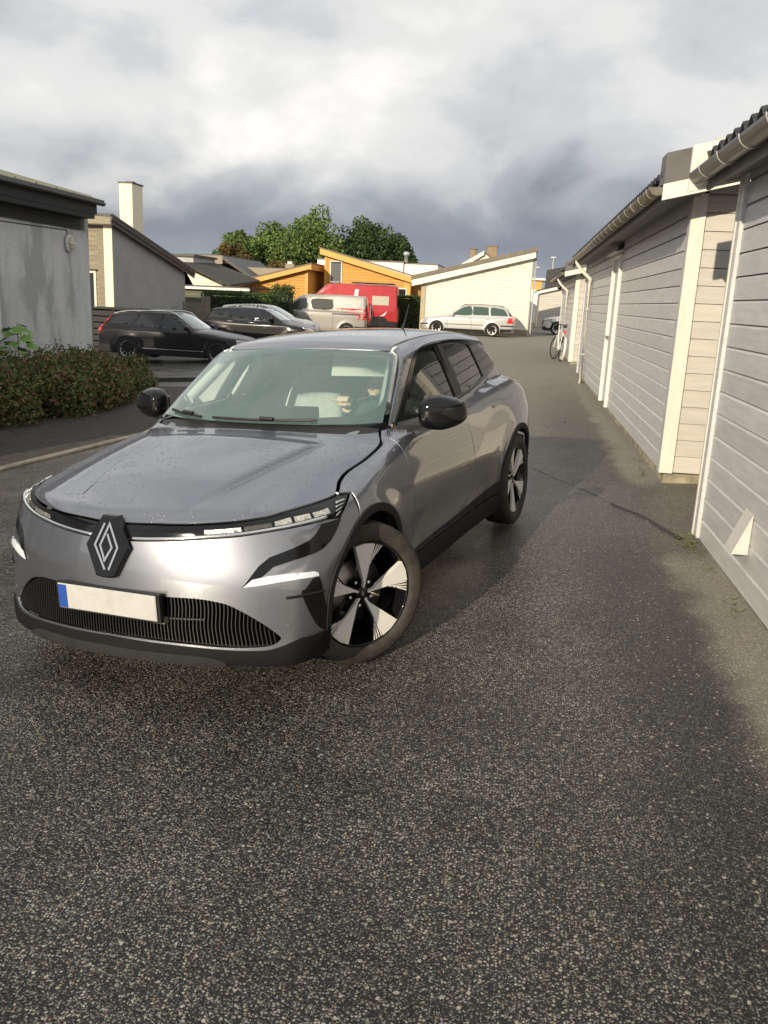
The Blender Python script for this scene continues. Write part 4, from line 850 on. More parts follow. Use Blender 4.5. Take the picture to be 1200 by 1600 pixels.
K_in = spline([.10, .2, .3, .42, .55, .66, .75, .83, .9, .97, 1.05, 1.15, 1.25], [.085, .055, .03, .02, .012, 0, .003, .013, .03, .055, .085, .125, .17])
K_hood = spline([.0, .08, .15, .3, .5, .75, 1.0, 1.2, 1.5, 2.0, 2.6, 3.1, 3.5, 3.8, 4.0, 4.2], [.79, .815, .837, .870, .908, .955, .998, 1.028, 1.06, 1.075, 1.10, 1.135, 1.15, 1.13, 1.09, 1.0])
K_roof = spline([1.3, 1.6, 1.8, 2.0, 2.3, 2.6, 3.0, 3.4, 3.75, 4.2], [1.25, 1.385, 1.435, 1.468, 1.493, 1.499, 1.488, 1.452, 1.402, 1.30])
def car_g(P):
    X = np.sqrt(P[..., 0]**2+1e-5); Y = P[..., 1]; Z = P[..., 2]
    # --- lower body
    r1 = np.hypot(Y-.80, Z-.345); r2 = np.hypot(Y-3.485, Z-.345)
    flare = .014*np.exp(-((r1-.42)/.07)**2)+.012*np.exp(-((r2-.42)/.07)**2)
    mid = step(1.2, 1.6, Y)*(1-step(2.6, 3.05, Y))
    scoop = .022*np.exp(-((Z-.45)/.13)**2)*mid
    haunch = .02*np.exp(-((Y-3.45)/.35)**2-((Z-.90)/.12)**2)
    W = K_w0(Y)-K_in(Z)+flare-scoop+haunch
    side = X-W
    lowf = 1-step(.50, .80, Z); c2 = .41-.06*lowf; c8 = .12-.02*lowf
    plan = c2*X**2+c8*X**8
    nose = (K_front(Z)+plan-Y)/np.sqrt(1+(2*c2*X+8*c8*X**7)**2)
    dome = .026*(1-step(-.010, .018, X-(.30+.25*(Y-.25))))*step(.16, .55, Y)*(1-step(.95, 1.12, Y))
    H = K_hood(Y)-.038*(X/.70)**2-.034*(X/.85)**6+dome
    top = (Z-H)*.95
    rear = Y-(4.16-.16*X**2-.1*X**6-.12*np.maximum(0, Z-.75)-.25*np.maximum(0, .35-Z))
    low = rmax(rmax(rmax(nose, side, .05), top, .055), rear, .06)
    low = rmax(low, .10-Z, .02)
    # --- greenhouse
    slope = 1.46
    Yw = 1.185+(Z-1.02)*slope+.10*(Z-1.02)**2+.30*X**2
    ws = (Yw-Y)/np.sqrt(1+slope**2+(.6*X)**2)
    gs = (X-(.778-.36*(Z-1.0)-.12*np.maximum(0, Z-1.0)**2-.045*((Y-2.3)/1.1)**2))/1.06
    rf = Z-(K_roof(Y)-.10*X**2-.06*X**4)
    bk = (Y-(4.02-(Z-1.0)*.78-.18*X**2))/1.27
    gh = rmax(rmax(rmax(rmax(ws, gs, .028), rf, .05), bk, .08), .88-Z, .01)
    return rmin(low, gh, .015)
def car_n(P, e=1e-3, g=car_g):
    n = np.stack([(g(P+np.array(d)*e)-g(P-np.array(d)*e)) for d in ((1, 0, 0), (0, 1, 0), (0, 0, 1))], -1)
    return n/np.maximum(1e-9, np.linalg.norm(n, axis=-1, keepdims=True))
def hit(Og, D, t0, t1, g=car_g, n=90):
    """first root of g along rays Og+t*D; returns points and mask"""
    Og = np.atleast_2d(Og); D = np.atleast_2d(D); N = max(len(Og), len(D)); Og = np.broadcast_to(Og, (N, 3)); D = np.broadcast_to(D, (N, 3))
    ts = np.linspace(t0, t1, n); G = g(Og[:, None]+D[:, None]*ts[None, :, None]); neg = G < 0; ok = neg.any(1); i = np.argmax(neg, 1)
    hi = ts[i]; lo = ts[np.maximum(i-1, 0)]
    for _ in range(26):
        m = (lo+hi)/2; s = g(Og+D*m[:, None]) < 0; hi = np.where(s, m, hi); lo = np.where(s, lo, m)
    return Og+D*((lo+hi)/2)[:, None], ok
# ------------------------------------------------------------------ panel builder: outline -> triangulated patch lifted onto the surface
class Dom:
    def __init__(s, to2, ray, t1, g=car_g, n=90): s.to2 = to2; s.ray = ray; s.t1 = t1; s.g = g; s.n = n
    def lift(s, q):
        O_, D_ = s.ray(np.asarray(q, float)); P, ok = hit(O_, D_, 0, s.t1, s.g, s.n); return P, ok
def d_side(g=car_g, xo=1.5): return Dom(lambda P: P[:, 1:3], lambda q: (np.c_[np.full(len(q), xo), q[:, 0], q[:, 1]], np.array([[-1.0, 0, 0]])), xo, g)
def d_top(g=car_g): return Dom(lambda P: P[:, :2], lambda q: (np.c_[q[:, 0], q[:, 1], np.full(len(q), 3.0)], np.array([[0, 0, -1.0]])), 3.0, g, 120)
def d_front(g=car_g): return Dom(lambda P: P[:, [0, 2]], lambda q: (np.c_[q[:, 0], np.full(len(q), -0.6), q[:, 1]], np.array([[0, 1.0, 0]])), 4.0, g, 160)
def d_rear(g=car_g, L=4.2): return Dom(lambda P: P[:, [0, 2]], lambda q: (np.c_[q[:, 0], np.full(len(q), L+0.6), q[:, 1]], np.array([[0, -1.0, 0]])), 3.0, g, 160)
CYC = 1.0
def d_cyl(g=car_g):
    def to2(P): return np.c_[np.arctan2(P[:, 0], CYC-P[:, 1]), P[:, 2]]
    def ray(q): return np.c_[2*np.sin(q[:, 0]), CYC-2*np.cos(q[:, 0]), q[:, 1]], np.c_[-np.sin(q[:, 0]), np.cos(q[:, 0]), np.zeros(len(q))]
    return Dom(to2, ray, 2.0, g)
def pip(poly, pts):
    x, y = pts[:, 0], pts[:, 1]; r = np.zeros(len(pts), bool); n = len(poly); j = n-1
    for i in range(n):
        xi, yi = poly[i]; xj, yj = poly[j]
        c = ((yi > y) != (yj > y)) & (x < (xj-xi)*(y-yi)/(yj-yi+1e-15)+xi); r ^= c; j = i
    return r
def resample(P, h, closed=True):
    P = np.asarray(P, float); out = []
    n = len(P)
    for i in range(n if closed else n-1):
        a, b = P[i], P[(i+1) % n]; k = max(1, int(math.ceil(np.linalg.norm(b-a)/h)))
        for t in range(k): out.append(a+(b-a)*t/k)
    if not closed: out.append(P[-1])
    return np.array(out)
def smoothline(P, n=8):
    """Catmull-Rom through the given points (open)"""
    P = np.asarray(P, float); Q = np.vstack([2*P[0]-P[1], P, 2*P[-1]-P[-2]]); out = []
    for i in range(1, len(Q)-2):
        for k in range(n):
            t = k/n; a, b, c, d = Q[i-1], Q[i], Q[i+1], Q[i+2]
            out.append(.5*((2*b)+(c-a)*t+(2*a-5*b+4*c-d)*t*t+(3*b-a-3*c+d)*t**3))
    out.append(P[-1]); return np.array(out)
def shrink(P, d):
    """inset a closed outline by d"""
    P = np.asarray(P, float); n = len(P); A = 0.5*np.sum(P[:, 0]*np.roll(P[:, 1], -1)-np.roll(P[:, 0], -1)*P[:, 1]); s = 1 if A > 0 else -1
    t = np.roll(P, -1, 0)-np.roll(P, 1, 0); t /= np.maximum(1e-9, np.linalg.norm(t, axis=1, keepdims=True))
    return P+s*d*np.c_[-t[:, 1], t[:, 0]]
def patch(name, dom, outer, holes=(), h=.035, off=0.0, skirt=.014, gap=.0038, m=None, parent=None, mirror=False, edge_h=None, keep=None, scale=(1, 1)):
    """outer/holes: 2D outlines in the domain; lifted to the surface, offset outward, with edges turned in"""
    sc = np.array(scale); eh = edge_h or h*.6
    outer = resample(np.asarray(outer, float)*sc, eh)
    if gap: outer = shrink(outer, gap)
    hs = []
    for H_ in holes:
        H_ = resample(np.asarray(H_, float)*sc, eh)
        if gap: H_ = shrink(H_, -gap)
        hs.append(H_)
    lo, hi = outer.min(0), outer.max(0)
    gx, gy = np.meshgrid(np.arange(lo[0], hi[0], h), np.arange(lo[1], hi[1], h*.87)); gx = gx+(np.arange(gx.shape[0]) % 2)[:, None]*h*.5
    G = np.c_[gx.ravel(), gy.ravel()]; G = G[pip(outer, G)]
    for H_ in hs: G = G[~pip(H_, G)]
    B = np.vstack([outer]+hs)
    if len(G):
        ok = np.ones(len(G), bool)
        for i in range(0, len(G), 500): ok[i:i+500] = (np.linalg.norm(G[i:i+500, None]-B[None], axis=2).min(1) > h*.42)
        G = G[ok]
    V = np.vstack([B, G]); E = []; k = 0
    for c in [outer]+hs: E += [(k+i, k+(i+1) % len(c)) for i in range(len(c))]; k += len(c)
    ov, oe, of, _, _, _ = delaunay_2d_cdt([Vector(p) for p in V], E, [], 0, 1e-6)
    V = np.array([(p.x, p.y) for p in ov]); T = np.array([f for f in of if len(f) == 3]); C = V[T].mean(1)
    k = pip(outer, C)
    for H_ in hs: k &= ~pip(H_, C)
    T = T[k]; P, ok = dom.lift(V/sc); T = T[ok[T].all(1)]
    Nn = car_n(P, g=dom.g); P = P+Nn*off
    fn = np.cross(P[T[:, 1]]-P[T[:, 0]], P[T[:, 2]]-P[T[:, 0]]); fl = (fn*Nn[T].sum(1)).sum(1) < 0; T[fl] = T[fl][:, ::-1]
    cnt = {}
    for t in T:
        for a, b in ((t[0], t[1]), (t[1], t[2]), (t[2], t[0])): cnt[(a, b)] = 1
    bd = [(a, b) for (a, b) in cnt if (b, a) not in cnt]
    used = np.unique(T); rem = np.full(len(P), -1); rem[used] = np.arange(len(used)); P = P[used]; Nn = Nn[used]; T = rem[T]; bd = [(int(rem[a]), int(rem[b])) for a, b in bd]
    verts = P.tolist(); faces = [tuple(t) for t in T.tolist()]; ln = [Nn[i] for t in T for i in t]
    if skirt:
        low = {}
        for a, b in bd:
            for i in (a, b):
                if i not in low: low[i] = len(verts); verts.append((P[i]-Nn[i]*skirt).tolist())
            q = (b, a, low[a], low[b]); faces.append(q); vv = [np.array(verts[i]) for i in q]
            nf = np.cross(vv[1]-vv[0], vv[2]-vv[0]); nf = nf/(np.linalg.norm(nf)+1e-12)
            ln += [nf*.75+Nn[b]*.5, nf*.75+Nn[a]*.5, nf, nf]
    def mk(sgn):
        if sgn > 0: vs, fs, nn = verts, faces, ln
        else:
            vs = [(-p[0], p[1], p[2]) for p in verts]; fs = [tuple(reversed(f)) for f in faces]; nn = []; i = 0
            for f in faces: nn += [(-ln[i+j][0], ln[i+j][1], ln[i+j][2]) for j in reversed(range(len(f)))]; i += len(f)
        me = bpy.data.meshes.new(name); me.from_pydata(vs, [], fs); me.polygons.foreach_set('use_smooth', [True]*len(fs)); me.update()
        me.normals_split_custom_set([tuple(q/np.linalg.norm(q)) for q in nn])
        if m: me.materials.append(m)
        return link_mesh(name, me, parent)
    o = mk(1)
    if mirror: return o, mk(-1)
    return o
def sym(half):
    """half outline (x >= 0) given from centre to centre -> closed symmetric outline"""
    half = np.asarray(half, float); m = half[::-1].copy(); m[:, 0] *= -1
    if abs(half[0, 0]) < 1e-6: m = m[:-1]
    if abs(half[-1, 0]) < 1e-6: m = m[1:]
    return np.vstack([half, m])
def arc(cy, cz, r, a0, a1, n=24): return [(cy+r*math.cos(math.radians(a0+(a1-a0)*k/n)), cz+r*math.sin(math.radians(a0+(a1-a0)*k/n))) for k in range(n+1)]
# ------------------------------------------------------------------ car placement
CAR_O = np.array([-1.61, 3.188, -0.0625]); _n = np.array([-.066, -.0115, 1]); _n /= np.linalg.norm(_n)
_l = np.array([math.cos(-.2473), math.sin(-.2473), 0]); _l = _l-_n*(_l@_n); _l /= np.linalg.norm(_l); _b = np.cross(_n, _l)
CAR_R = np.array([_l, _b, _n])
CAR_M = Matrix(((_l[0], _b[0], _n[0], CAR_O[0]), (_l[1], _b[1], _n[1], CAR_O[1]), (_l[2], _b[2], _n[2], CAR_O[2]), (0, 0, 0, 1)))
def pixcar(uv):
    """photo pixels -> points on the car's surface (car axes)"""
    D_ = np.array([CAR_R@dirv(u, v) for u, v in uv]); P, ok = hit(CAR_R@(CO-CAR_O), D_, 2.0, 12.0, n=400); return P
def pixplane(uv, X):
    Oc = CAR_R@(CO-CAR_O); out = []
    for u, v in uv:
        d = CAR_R@dirv(u, v); out.append(Oc+d*((X-Oc[0])/d[0]))
    return np.array(out)
# ------------------------------------------------------------------ car materials
def paint_material():
    m = bpy.data.materials.new('grey_metallic_paint'); m.use_nodes = True; nt = m.node_tree; b = nt.nodes['Principled BSDF']; L = nt.links
    b.inputs['Metallic'].default_value = 0.85; b.inputs['Roughness'].default_value = 0.38; b.inputs['Coat Weight'].default_value = 1.0; b.inputs['Coat Roughness'].default_value = 0.02; b.inputs['Coat IOR'].default_value = 1.85
    tc = nt.nodes.new('ShaderNodeTexCoord')
    n = nt.nodes.new('ShaderNodeTexNoise'); n.inputs['Scale'].default_value = 900; L.new(tc.outputs['Object'], n.inputs['Vector'])
    r = nt.nodes.new('ShaderNodeValToRGB'); r.color_ramp.elements[0].position = 0.3; r.color_ramp.elements[0].color = (0.150, 0.161, 0.187, 1); r.color_ramp.elements[1].position = 0.7; r.color_ramp.elements[1].color = (0.245, 0.261, 0.298, 1)
    L.new(n.outputs[0], r.inputs[0])
    # rain drops standing on the paint: beads as fine relief
    v = nt.nodes.new('ShaderNodeTexVoronoi'); v.inputs['Scale'].default_value = 46; v.inputs['Randomness'].default_value = 1.0; L.new(tc.outputs['Object'], v.inputs['Vector'])
    sp = nt.nodes.new('ShaderNodeSeparateColor'); L.new(v.outputs['Color'], sp.inputs[0])
    pk = nt.nodes.new('ShaderNodeMath'); pk.operation = 'LESS_THAN'; pk.inputs[1].default_value = 0.5; L.new(sp.outputs[0], pk.inputs[0])
    dr = nt.nodes.new('ShaderNodeMapRange'); dr.interpolation_type = 'SMOOTHSTEP'; dr.inputs[1].default_value = 0.30; dr.inputs[2].default_value = 0.12; L.new(v.outputs['Distance'], dr.inputs[0])
    pt = nt.nodes.new('ShaderNodeTexNoise'); pt.inputs['Scale'].default_value = 3.0; L.new(tc.outputs['Object'], pt.inputs['Vector'])
    pm = nt.nodes.new('ShaderNodeMapRange'); pm.inputs[1].default_value = 0.36; pm.inputs[2].default_value = 0.48; L.new(pt.outputs[0], pm.inputs[0])
    # beads stand on surfaces that face up
    ge = nt.nodes.new('ShaderNodeNewGeometry'); sz = nt.nodes.new('ShaderNodeSeparateXYZ'); L.new(ge.outputs['Normal'], sz.inputs[0])
    up = nt.nodes.new('ShaderNodeMapRange'); up.inputs[1].default_value = 0.55; up.inputs[2].default_value = 0.85; L.new(sz.outputs[2], up.inputs[0])
    m1 = nt.nodes.new('ShaderNodeMath'); m1.operation = 'MULTIPLY'; L.new(pk.outputs[0], m1.inputs[0]); L.new(dr.outputs[0], m1.inputs[1])
    m2 = nt.nodes.new('ShaderNodeMath'); m2.operation = 'MULTIPLY'; L.new(m1.outputs[0], m2.inputs[0]); L.new(pm.outputs[0], m2.inputs[1])
    m3 = nt.nodes.new('ShaderNodeMath'); m3.operation = 'MULTIPLY'; L.new(m2.outputs[0], m3.inputs[0]); L.new(up.outputs[0], m3.inputs[1])
    bp = nt.nodes.new('ShaderNodeBump'); bp.inputs['Strength'].default_value = 1.0; bp.inputs['Distance'].default_value = 0.0035; L.new(m3.outputs[0], bp.inputs['Height'])
    L.new(bp.outputs[0], b.inputs['Coat Normal']); L.new(bp.outputs[0], b.inputs['Normal'])
    L.new(r.outputs[0], b.inputs['Base Color']); MATS['grey_metallic_paint'] = m; return m
M_PAINT = paint_material()
M_GLOSS = mat('gloss_black', (0.006, 0.006, 0.007), 0.08, coat=0.0, spec=0.4)
M_PLAST = mat('dark_grey_plastic', (0.022, 0.022, 0.023), 0.72, spec=0.2, var=0.2, vscale=12, bump=0.2, bscale=300)
M_BLACKP = mat('black_plastic_part', (0.014, 0.014, 0.014), 0.45)
M_CHROME = mat('bright_chrome', (0.72, 0.72, 0.72), 0.12, 1.0)
M_SATIN = mat('machined_alloy', (0.80, 0.78, 0.74), 0.45, 0.2, var=0.05, vscale=10)
M_TYRE = mat('dusty_tyre_rubber', (0.032, 0.029, 0.025), 0.75, var=0.4, vscale=14, bump=0.25, bscale=90, vcol=(0.055, 0.049, 0.040))
M_GLASS = glassmat('windscreen_glass', (0.88, 0.97, 0.95), 1.6, painted_haze=.10)
M_SGLASS = glassmat('tinted_side_glass', (0.30, 0.34, 0.32), 1.1)
M_DARKIN = mat('black_underbody', (0.01, 0.01, 0.01), 0.9)
M_FABRIC = mat('pale_grey_seat_fabric', (0.56, 0.58, 0.56), 0.9, var=0.12, vscale=20, bump=0.3, bscale=300)
M_DASH = mat('blue_grey_dashboard', (0.16, 0.19, 0.21), 0.6, var=0.15, vscale=9)
M_LINER = mat('pale_headliner', (0.72, 0.75, 0.72), 0.9)
M_DRL = mat('daylight_lamp_lens', (0.55, 0.57, 0.60), 0.25, coat=0.6, emit=0.22, var=.12, vscale=25)
M_REFL = mat('lamp_reflector', (0.70, 0.66, 0.56), 0.12, 0.9, var=0.45, vscale=55, bump=0.8, bscale=70)
car = empty('car', (0, 0, 0), 0, 'grey metallic hatchback with diamond badge and a driver at the wheel, front wheels turned', 'car')
car.matrix_world = CAR_M
SD, TD, FD, CD, RD = d_side(), d_top(), d_front(), d_cyl(), d_rear()
def cyl2(P): return CD.to2(np.atleast_2d(P))
FA, RA = (.80, .345), (3.485, .345); RW = .392
# ---- key lines on the surface
hood_front = smoothline([(0, .092), (.12, .100), (.28, .127), (.40, .162), (.51, .208), (.60, .262), (.67, .325), (.742, .457), (.785, .56), (.80, .615)])
hood_side = smoothline([(.80, .615), (.785, .66), (.758, .735), (.745, .84), (.757, 1.01), (.752, 1.18), (.735, 1.27), (.70, 1.335)])
hood_rear = smoothline([(.70, 1.335), (.55, 1.262), (.35, 1.213), (.15, 1.193), (0, 1.19)])
hood_half = np.vstack([hood_front, hood_side[1:], hood_rear[1:]])
hood = patch('bonnet', TD, sym(hood_half), h=.013, m=M_PAINT, parent=car)
HF3, _ = TD.lift(hood_front); HS3, _ = TD.lift(hood_side)
# chrome line (lower edge of the light bar)
chr_ = smoothline([(0, .726), (.12, .727), (.30, .735), (.44, .744), (.56, .752), (.69, .768), (.78, .780), (.842, .790)])
CH3, _ = FD.lift(chr_)
ch2 = cyl2(CH3); hf2 = cyl2(HF3)
tip = cyl2(pixcar([(546, 769)]))[0]; lamp_out = cyl2(pixcar([(540, 790), (532, 808)]))
# ---- light bar: black gloss from emblem to lamp tip
bar_half = np.vstack([ch2, lamp_out[::-1], tip[None], hf2[::-1]])
bar = patch('light_bar', CD, sym(bar_half), h=.03, off=-.004, m=M_GLOSS, parent=car, scale=(1, 1))
# ---- front bumper
def seg_arc(c, r, a0, a1, n=20): return cyl2(SD.lift(np.array(arc(c[0], c[1], r, a0, a1, n)))[0])
arch_f = seg_arc(FA, RW, 202, 118)
seam_f = cyl2(SD.lift(np.array([(.655, .75)]))[0])
bot = smoothline([(0, .236), (.25, .232), (.45, .224), (.60, .216), (.78, .205)]); bot2 = cyl2(FD.lift(bot)[0])
bump_half = np.vstack([bot2, arch_f, seam_f, tip[None]+np.array([[.004, .0]]), lamp_out, ch2[::-1]])
it = smoothline([(0, .500), (.2, .500), (.389, .497), (.47, .487), (.543, .466), (.64, .405), (.718, .338), (.725, .318), (.69, .298), (.60, .294), (.49, .298), (.386, .306), (.25, .313), (.12, .318), (0, .320)], 5)
it2 = cyl2(FD.lift(it)[0])
def pixcyl(uv): return cyl2(pixcar(uv))
vent_px = smoothline([(488, 905), (499, 902), (505, 925), (511, 955), (515, 980), (496, 977), (472, 930), (478, 920)], 4)
bumper = patch('front_bumper', CD, sym(bump_half), holes=[sym(it2)], h=.028, m=M_PAINT, parent=car)
# lower lip in dark plastic
lipt = smoothline([(0, .314), (.30, .302), (.48, .290), (.60, .282), (.70, .284), (.80, .320)]); lip2 = cyl2(FD.lift(lipt)[0])
lipa = seg_arc(FA, RW+.002, 202, 184, 8)
lip_half = np.vstack([bot2-[0, .006], lipa, lip2[::-1]])
M_LIP = mat('black_lower_lip', (.010, .010, .011), .65, spec=.12, bump=.2, bscale=300)
patch('lower_lip', CD, sym(lip_half), h=.03, off=.008, m=M_LIP, parent=car)
lipb = smoothline([(0, .275), (.30, .268), (.46, .258), (.53, .232), (.50, .214), (.30, .222), (0, .228)]); 
patch('skid_trim', CD, sym(cyl2(FD.lift(lipb)[0])), h=.03, off=.018, m=M_PLAST, parent=car)
# grille behind the intake
patch('grille_back', CD, sym(it2*np.array([1.03, 1])), h=.05, off=-.055, skirt=.0, gap=-.012, m=M_DARKIN, parent=car)
sl = MB()
th = np.linspace(-.73, .73, 92)
def bounds(t):
    a = abs(t); h_ = [p for p in it2]; top = it2[:len(it2)//2]; botm = it2[len(it2)//2:]
    zt_ = np.interp(a, top[:, 0], top[:, 1]); zb_ = np.interp(a, botm[::-1, 0], botm[::-1, 1]); return zb_, zt_
for t in th:
    zb_, zt_ = bounds(t)
    if zt_-zb_ < .02: continue
    zs = np.linspace(zb_+.002, zt_-.002, 9); q = np.c_[t+.0035*np.sin((zs-.25)*38), zs]; P, ok = CD.lift(q); Nn = car_n(P)
    if not ok.all(): continue
    tang = np.cross(Nn, [0, 0, 1]); tang /= np.linalg.norm(tang, axis=1, keepdims=True)
    rows = [P-Nn*.045-tang*.0025, P-Nn*.012-tang*.002, P-Nn*.012+tang*.002, P-Nn*.045+tang*.0025]
    k = len(P); vs = [p for r_ in rows for p in r_]; fs = [(r*k+i, r*k+i+1, (r+1)*k+i+1, (r+1)*k+i) for r in range(3) for i in range(k-1)]
    sl.add(vs, fs)
o = sl.build('grille_slats', M_BLACKP, car); o['kind'] = 'stuff'
gb = MB(); zc = .405
for s in (-1, 1):
    q = np.array([(s*a, zc+.012*0) for a in np.linspace(.10, .44, 14)]); P, _ = CD.lift(q); Nn = car_n(P); gb.tube([tuple(p) for p in P-Nn*.022], .006, 6)
gb.build('grille_bar', M_BLACKP, car)
P, _ = FD.lift(np.array([(.235, .40)])); MB().bbox(.205, .275, P[0, 1]-.004, P[0, 1]+.03, .385, .412).build('radar_sensor', mat('grey_sensor', (.16, .15, .13), .5), car)
# emblem
eb = Vector((0, .052, .703)); lean = math.radians(15)
def emb(u, w, d): return (u, eb.y+(w)*math.tan(lean)-d, eb.z+w)
px2m = 1/1135.0
def el(p): return ((p[0]-574)*px2m, (474-p[1])*px2m)
hexo = [(1.13*a, b) for a, b in [(-.036, .122), (.036, .122), (.062, .075), (.104, -.005), (.046, -.128), (.020, -.134), (-.020, -.134), (-.046, -.128), (-.104, -.005), (-.062, .075)]]
e = MB(); n = len(hexo)
e.add([emb(a*1.0, b*1.0, -.02) for a, b in hexo]+[emb(a, b, .006) for a, b in hexo]+[emb(a*.92, b*.94, .013) for a, b in hexo],
      [tuple(range(2*n, 3*n))]+[(r*n+i, r*n+(i+1) % n, (r+1)*n+(i+1) % n, (r+1)*n+i) for r in range(2) for i in range(n)])
embo = e.build('emblem', M_GLOSS, car)
def strip(mb, pts, w, d0, d1):
    P = [np.array(p) for p in pts]; n = len(P); L_, R2 = [], []
    for i in range(n):
        if i == 0: t = P[1]-P[0]
        elif i == n-1: t = P[-1]-P[-2]
        else:
            a = (P[i]-P[i-1])/np.linalg.norm(P[i]-P[i-1]); b = (P[i+1]-P[i])/np.linalg.norm(P[i+1]-P[i]); t = a+b
        t = t/np.linalg.norm(t); s = np.array([-t[1], t[0]]); ww = w
        if 0 < i < n-1: ww = w/max(.35, abs(np.dot(s, np.array([-(P[i]-P[i-1])[1], (P[i]-P[i-1])[0]])/np.linalg.norm(P[i]-P[i-1]))))
        L_.append(P[i]+s*ww); R2.append(P[i]-s*ww)
    vs = [emb(*p, d1) for p in L_]+[emb(*p, d1) for p in R2]+[emb(*p, d0) for p in L_]+[emb(*p, d0) for p in R2]
    fs = []
    for i in range(n-1): fs += [(i, i+1, n+i+1, n+i), (2*n+i, 2*n+i+1, i+1, i), (n+i, n+i+1, 3*n+i+1, 3*n+i)]
    mb.add(vs, fs)
lg = MB()
# outline diamonds, open and interlaced
strip(lg, [(-.018, .092), (-.062, .0), (.0, -.098)], .0048, .011, .0165)
strip(lg, [(-.006, -.058), (-.034, .0), (.008, .090), (.058, -.004), (.020, -.098)], .0048, .011, .0165)
strip(lg, [(.0, .048), (.028, -.006), (-.008, -.066)], .0048, .011, .0165)
lg.build('diamond_badge', M_CHROME, embo)
# number plate: blank field with a blue band
pl = MB(); pyy = -.004
pl.bbox(-.262, .262, pyy, pyy+.008, .408, .520, .003); plate = pl.build('number_plate', mat('plate_white', (.46, .46, .45), .45, var=.10, vscale=14), car)
MB().box(-.258, -.212, pyy-.0015, pyy, .412, .516).build('plate_band', mat('plate_blue', (.02, .07, .32), .4), plate)
MB().box(-.275, .275, pyy+.009, pyy+.03, .400, .524).build('plate_holder', M_BLACKP, car)
# chrome strips
def strip3(name, pts3, w, d, m, parent, mirror=True):
    P = np.asarray(pts3); Nn = car_n(P); t = np.gradient(P, axis=0); t /= np.linalg.norm(t, axis=1, keepdims=True); s = np.cross(Nn, t); s /= np.linalg.norm(s, axis=1, keepdims=True)
    w = np.broadcast_to(np.asarray(w, float), (len(P),))[:, None]
    rows = [P-s*w-Nn*.004, P-s*w*.8+Nn*d, P+s*w*.8+Nn*d, P+s*w-Nn*.004]; k = len(P); vs = [p for r in rows for p in r]
    fs = [(r*k+i, r*k+i+1, (r+1)*k+i+1, (r+1)*k+i) for r in range(3) for i in range(k-1)]+[(0, k, 2*k, 3*k), (k-1, 2*k-1, 3*k-1, 4*k-1)]
    out = [MB().add(vs, fs, True).build(name, m, parent)]
    if mirror: out.append(MB().add([(-p[0], p[1], p[2]) for p in vs], fs, True).build(name, m, parent))
    return out
i0 = int(np.argmin(abs(CH3[:, 0]-.10))); i1 = int(np.argmin(abs(CH3[:, 0]-.425)))
for s in (1, -1):
    lamp = empty('headlight'); lamp.parent = car
    def sp(P, s=s): P = np.array(P, float).copy(); P[:, 0] *= s; return P
    q = ch2[i0:]; c3, _ = CD.lift(np.c_[q[:, 0], q[:, 1]+.007])
    strip3('chrome_strip', sp(c3), .0075, .008, M_CHROME, lamp, False)
    # reflectors and lens
    ti = np.linspace(0, 1, 40)
    lo_ = np.c_[np.interp(ti, [0, 1], [ch2[i1, 0], lamp_out[1, 0]-.045]), np.zeros(40)]; lo_[:, 1] = np.interp(lo_[:, 0], ch2[:, 0], ch2[:, 1])+.017
    hi_ = lo_.copy(); hi_[:, 1] = np.interp(lo_[:, 0], hf2[:, 0], hf2[:, 1])-.022
    hi_[:, 1] = np.maximum(hi_[:, 1], lo_[:, 1]+.006)
    ol = np.vstack([lo_, hi_[::-1]]); 
    if s < 0: ol = ol.copy(); ol[:, 0] *= -1
    for j0, j1 in ((0, 11), (12, 20), (21, 26), (27, 32), (33, 39)):
        ol_ = np.vstack([lo_[j0:j1+1], hi_[j0:j1+1][::-1]])
        if s < 0: ol_ = ol_.copy(); ol_[:, 0] *= -1
        patch('reflector', CD, ol_, h=.02, off=-.002, skirt=.004, gap=.0, m=M_REFL if j0 != 12 else mat('lamp_inner_dark', (.09, .085, .075), .15, .5, var=.5, vscale=40), parent=lamp)
    for k in range(4):
        a = pixcar([(525+k*.4, 785+k*6.6), (538.5-k*2.2, 780+k*6.2)]); t = np.linspace(0, 1, 5)[:, None]; l3 = a[0]*(1-t)+a[1]*t
        strip3('lamp_bar', sp(l3), .0022 if k else .004, .004, M_CHROME, lamp, False)
# boomerang trim and lower lamp blades, vent
trim_px = np.array([(502, 819), (494, 834), (484, 844), (455, 858), (421, 871), (404, 885), (394, 898), (378, 919), (394, 912), (410, 901), (427, 886), (460, 875), (490, 865), (502, 859), (517, 844), (526, 826), (532, 809)])
patch('corner_trim', CD, pixcyl(trim_px), h=.02, off=.004, skirt=.012, gap=0, m=M_GLOSS, parent=car, mirror=True)
drl_px = np.array([(380, 918), (394, 906), (418, 900.5), (460, 895.5), (490, 892.5), (496, 894), (497, 899), (470, 904), (440, 909), (405, 915)])
patch('running_light', CD, pixcyl(drl_px), h=.02, off=.008, skirt=.014, gap=0, m=M_DRL, parent=car, mirror=True)
patch('corner_vent', CD, pixcyl(vent_px), h=.02, off=.003, skirt=.01, gap=0, m=M_GLOSS, parent=car, mirror=True)
bl3 = pixcar([(447, 934.5), (470, 931), (490, 927), (506, 923)]); strip3('vent_blade', smoothline(bl3, 5), .006, .008, M_GLOSS, car)
sp3 = pixcar([(451, 979.5)])[0]; sn = car_n(sp3[None])[0]
for s in (1, -1):
    mb = MB(); a = Vector((sp3[0]*s, sp3[1], sp3[2])); nn = Vector((sn[0]*s, sn[1], sn[2])); mb.tube([a-nn*.01, a+nn*.003], .012, 14); o_ = mb.build('parking_sensor', M_PAINT, car)
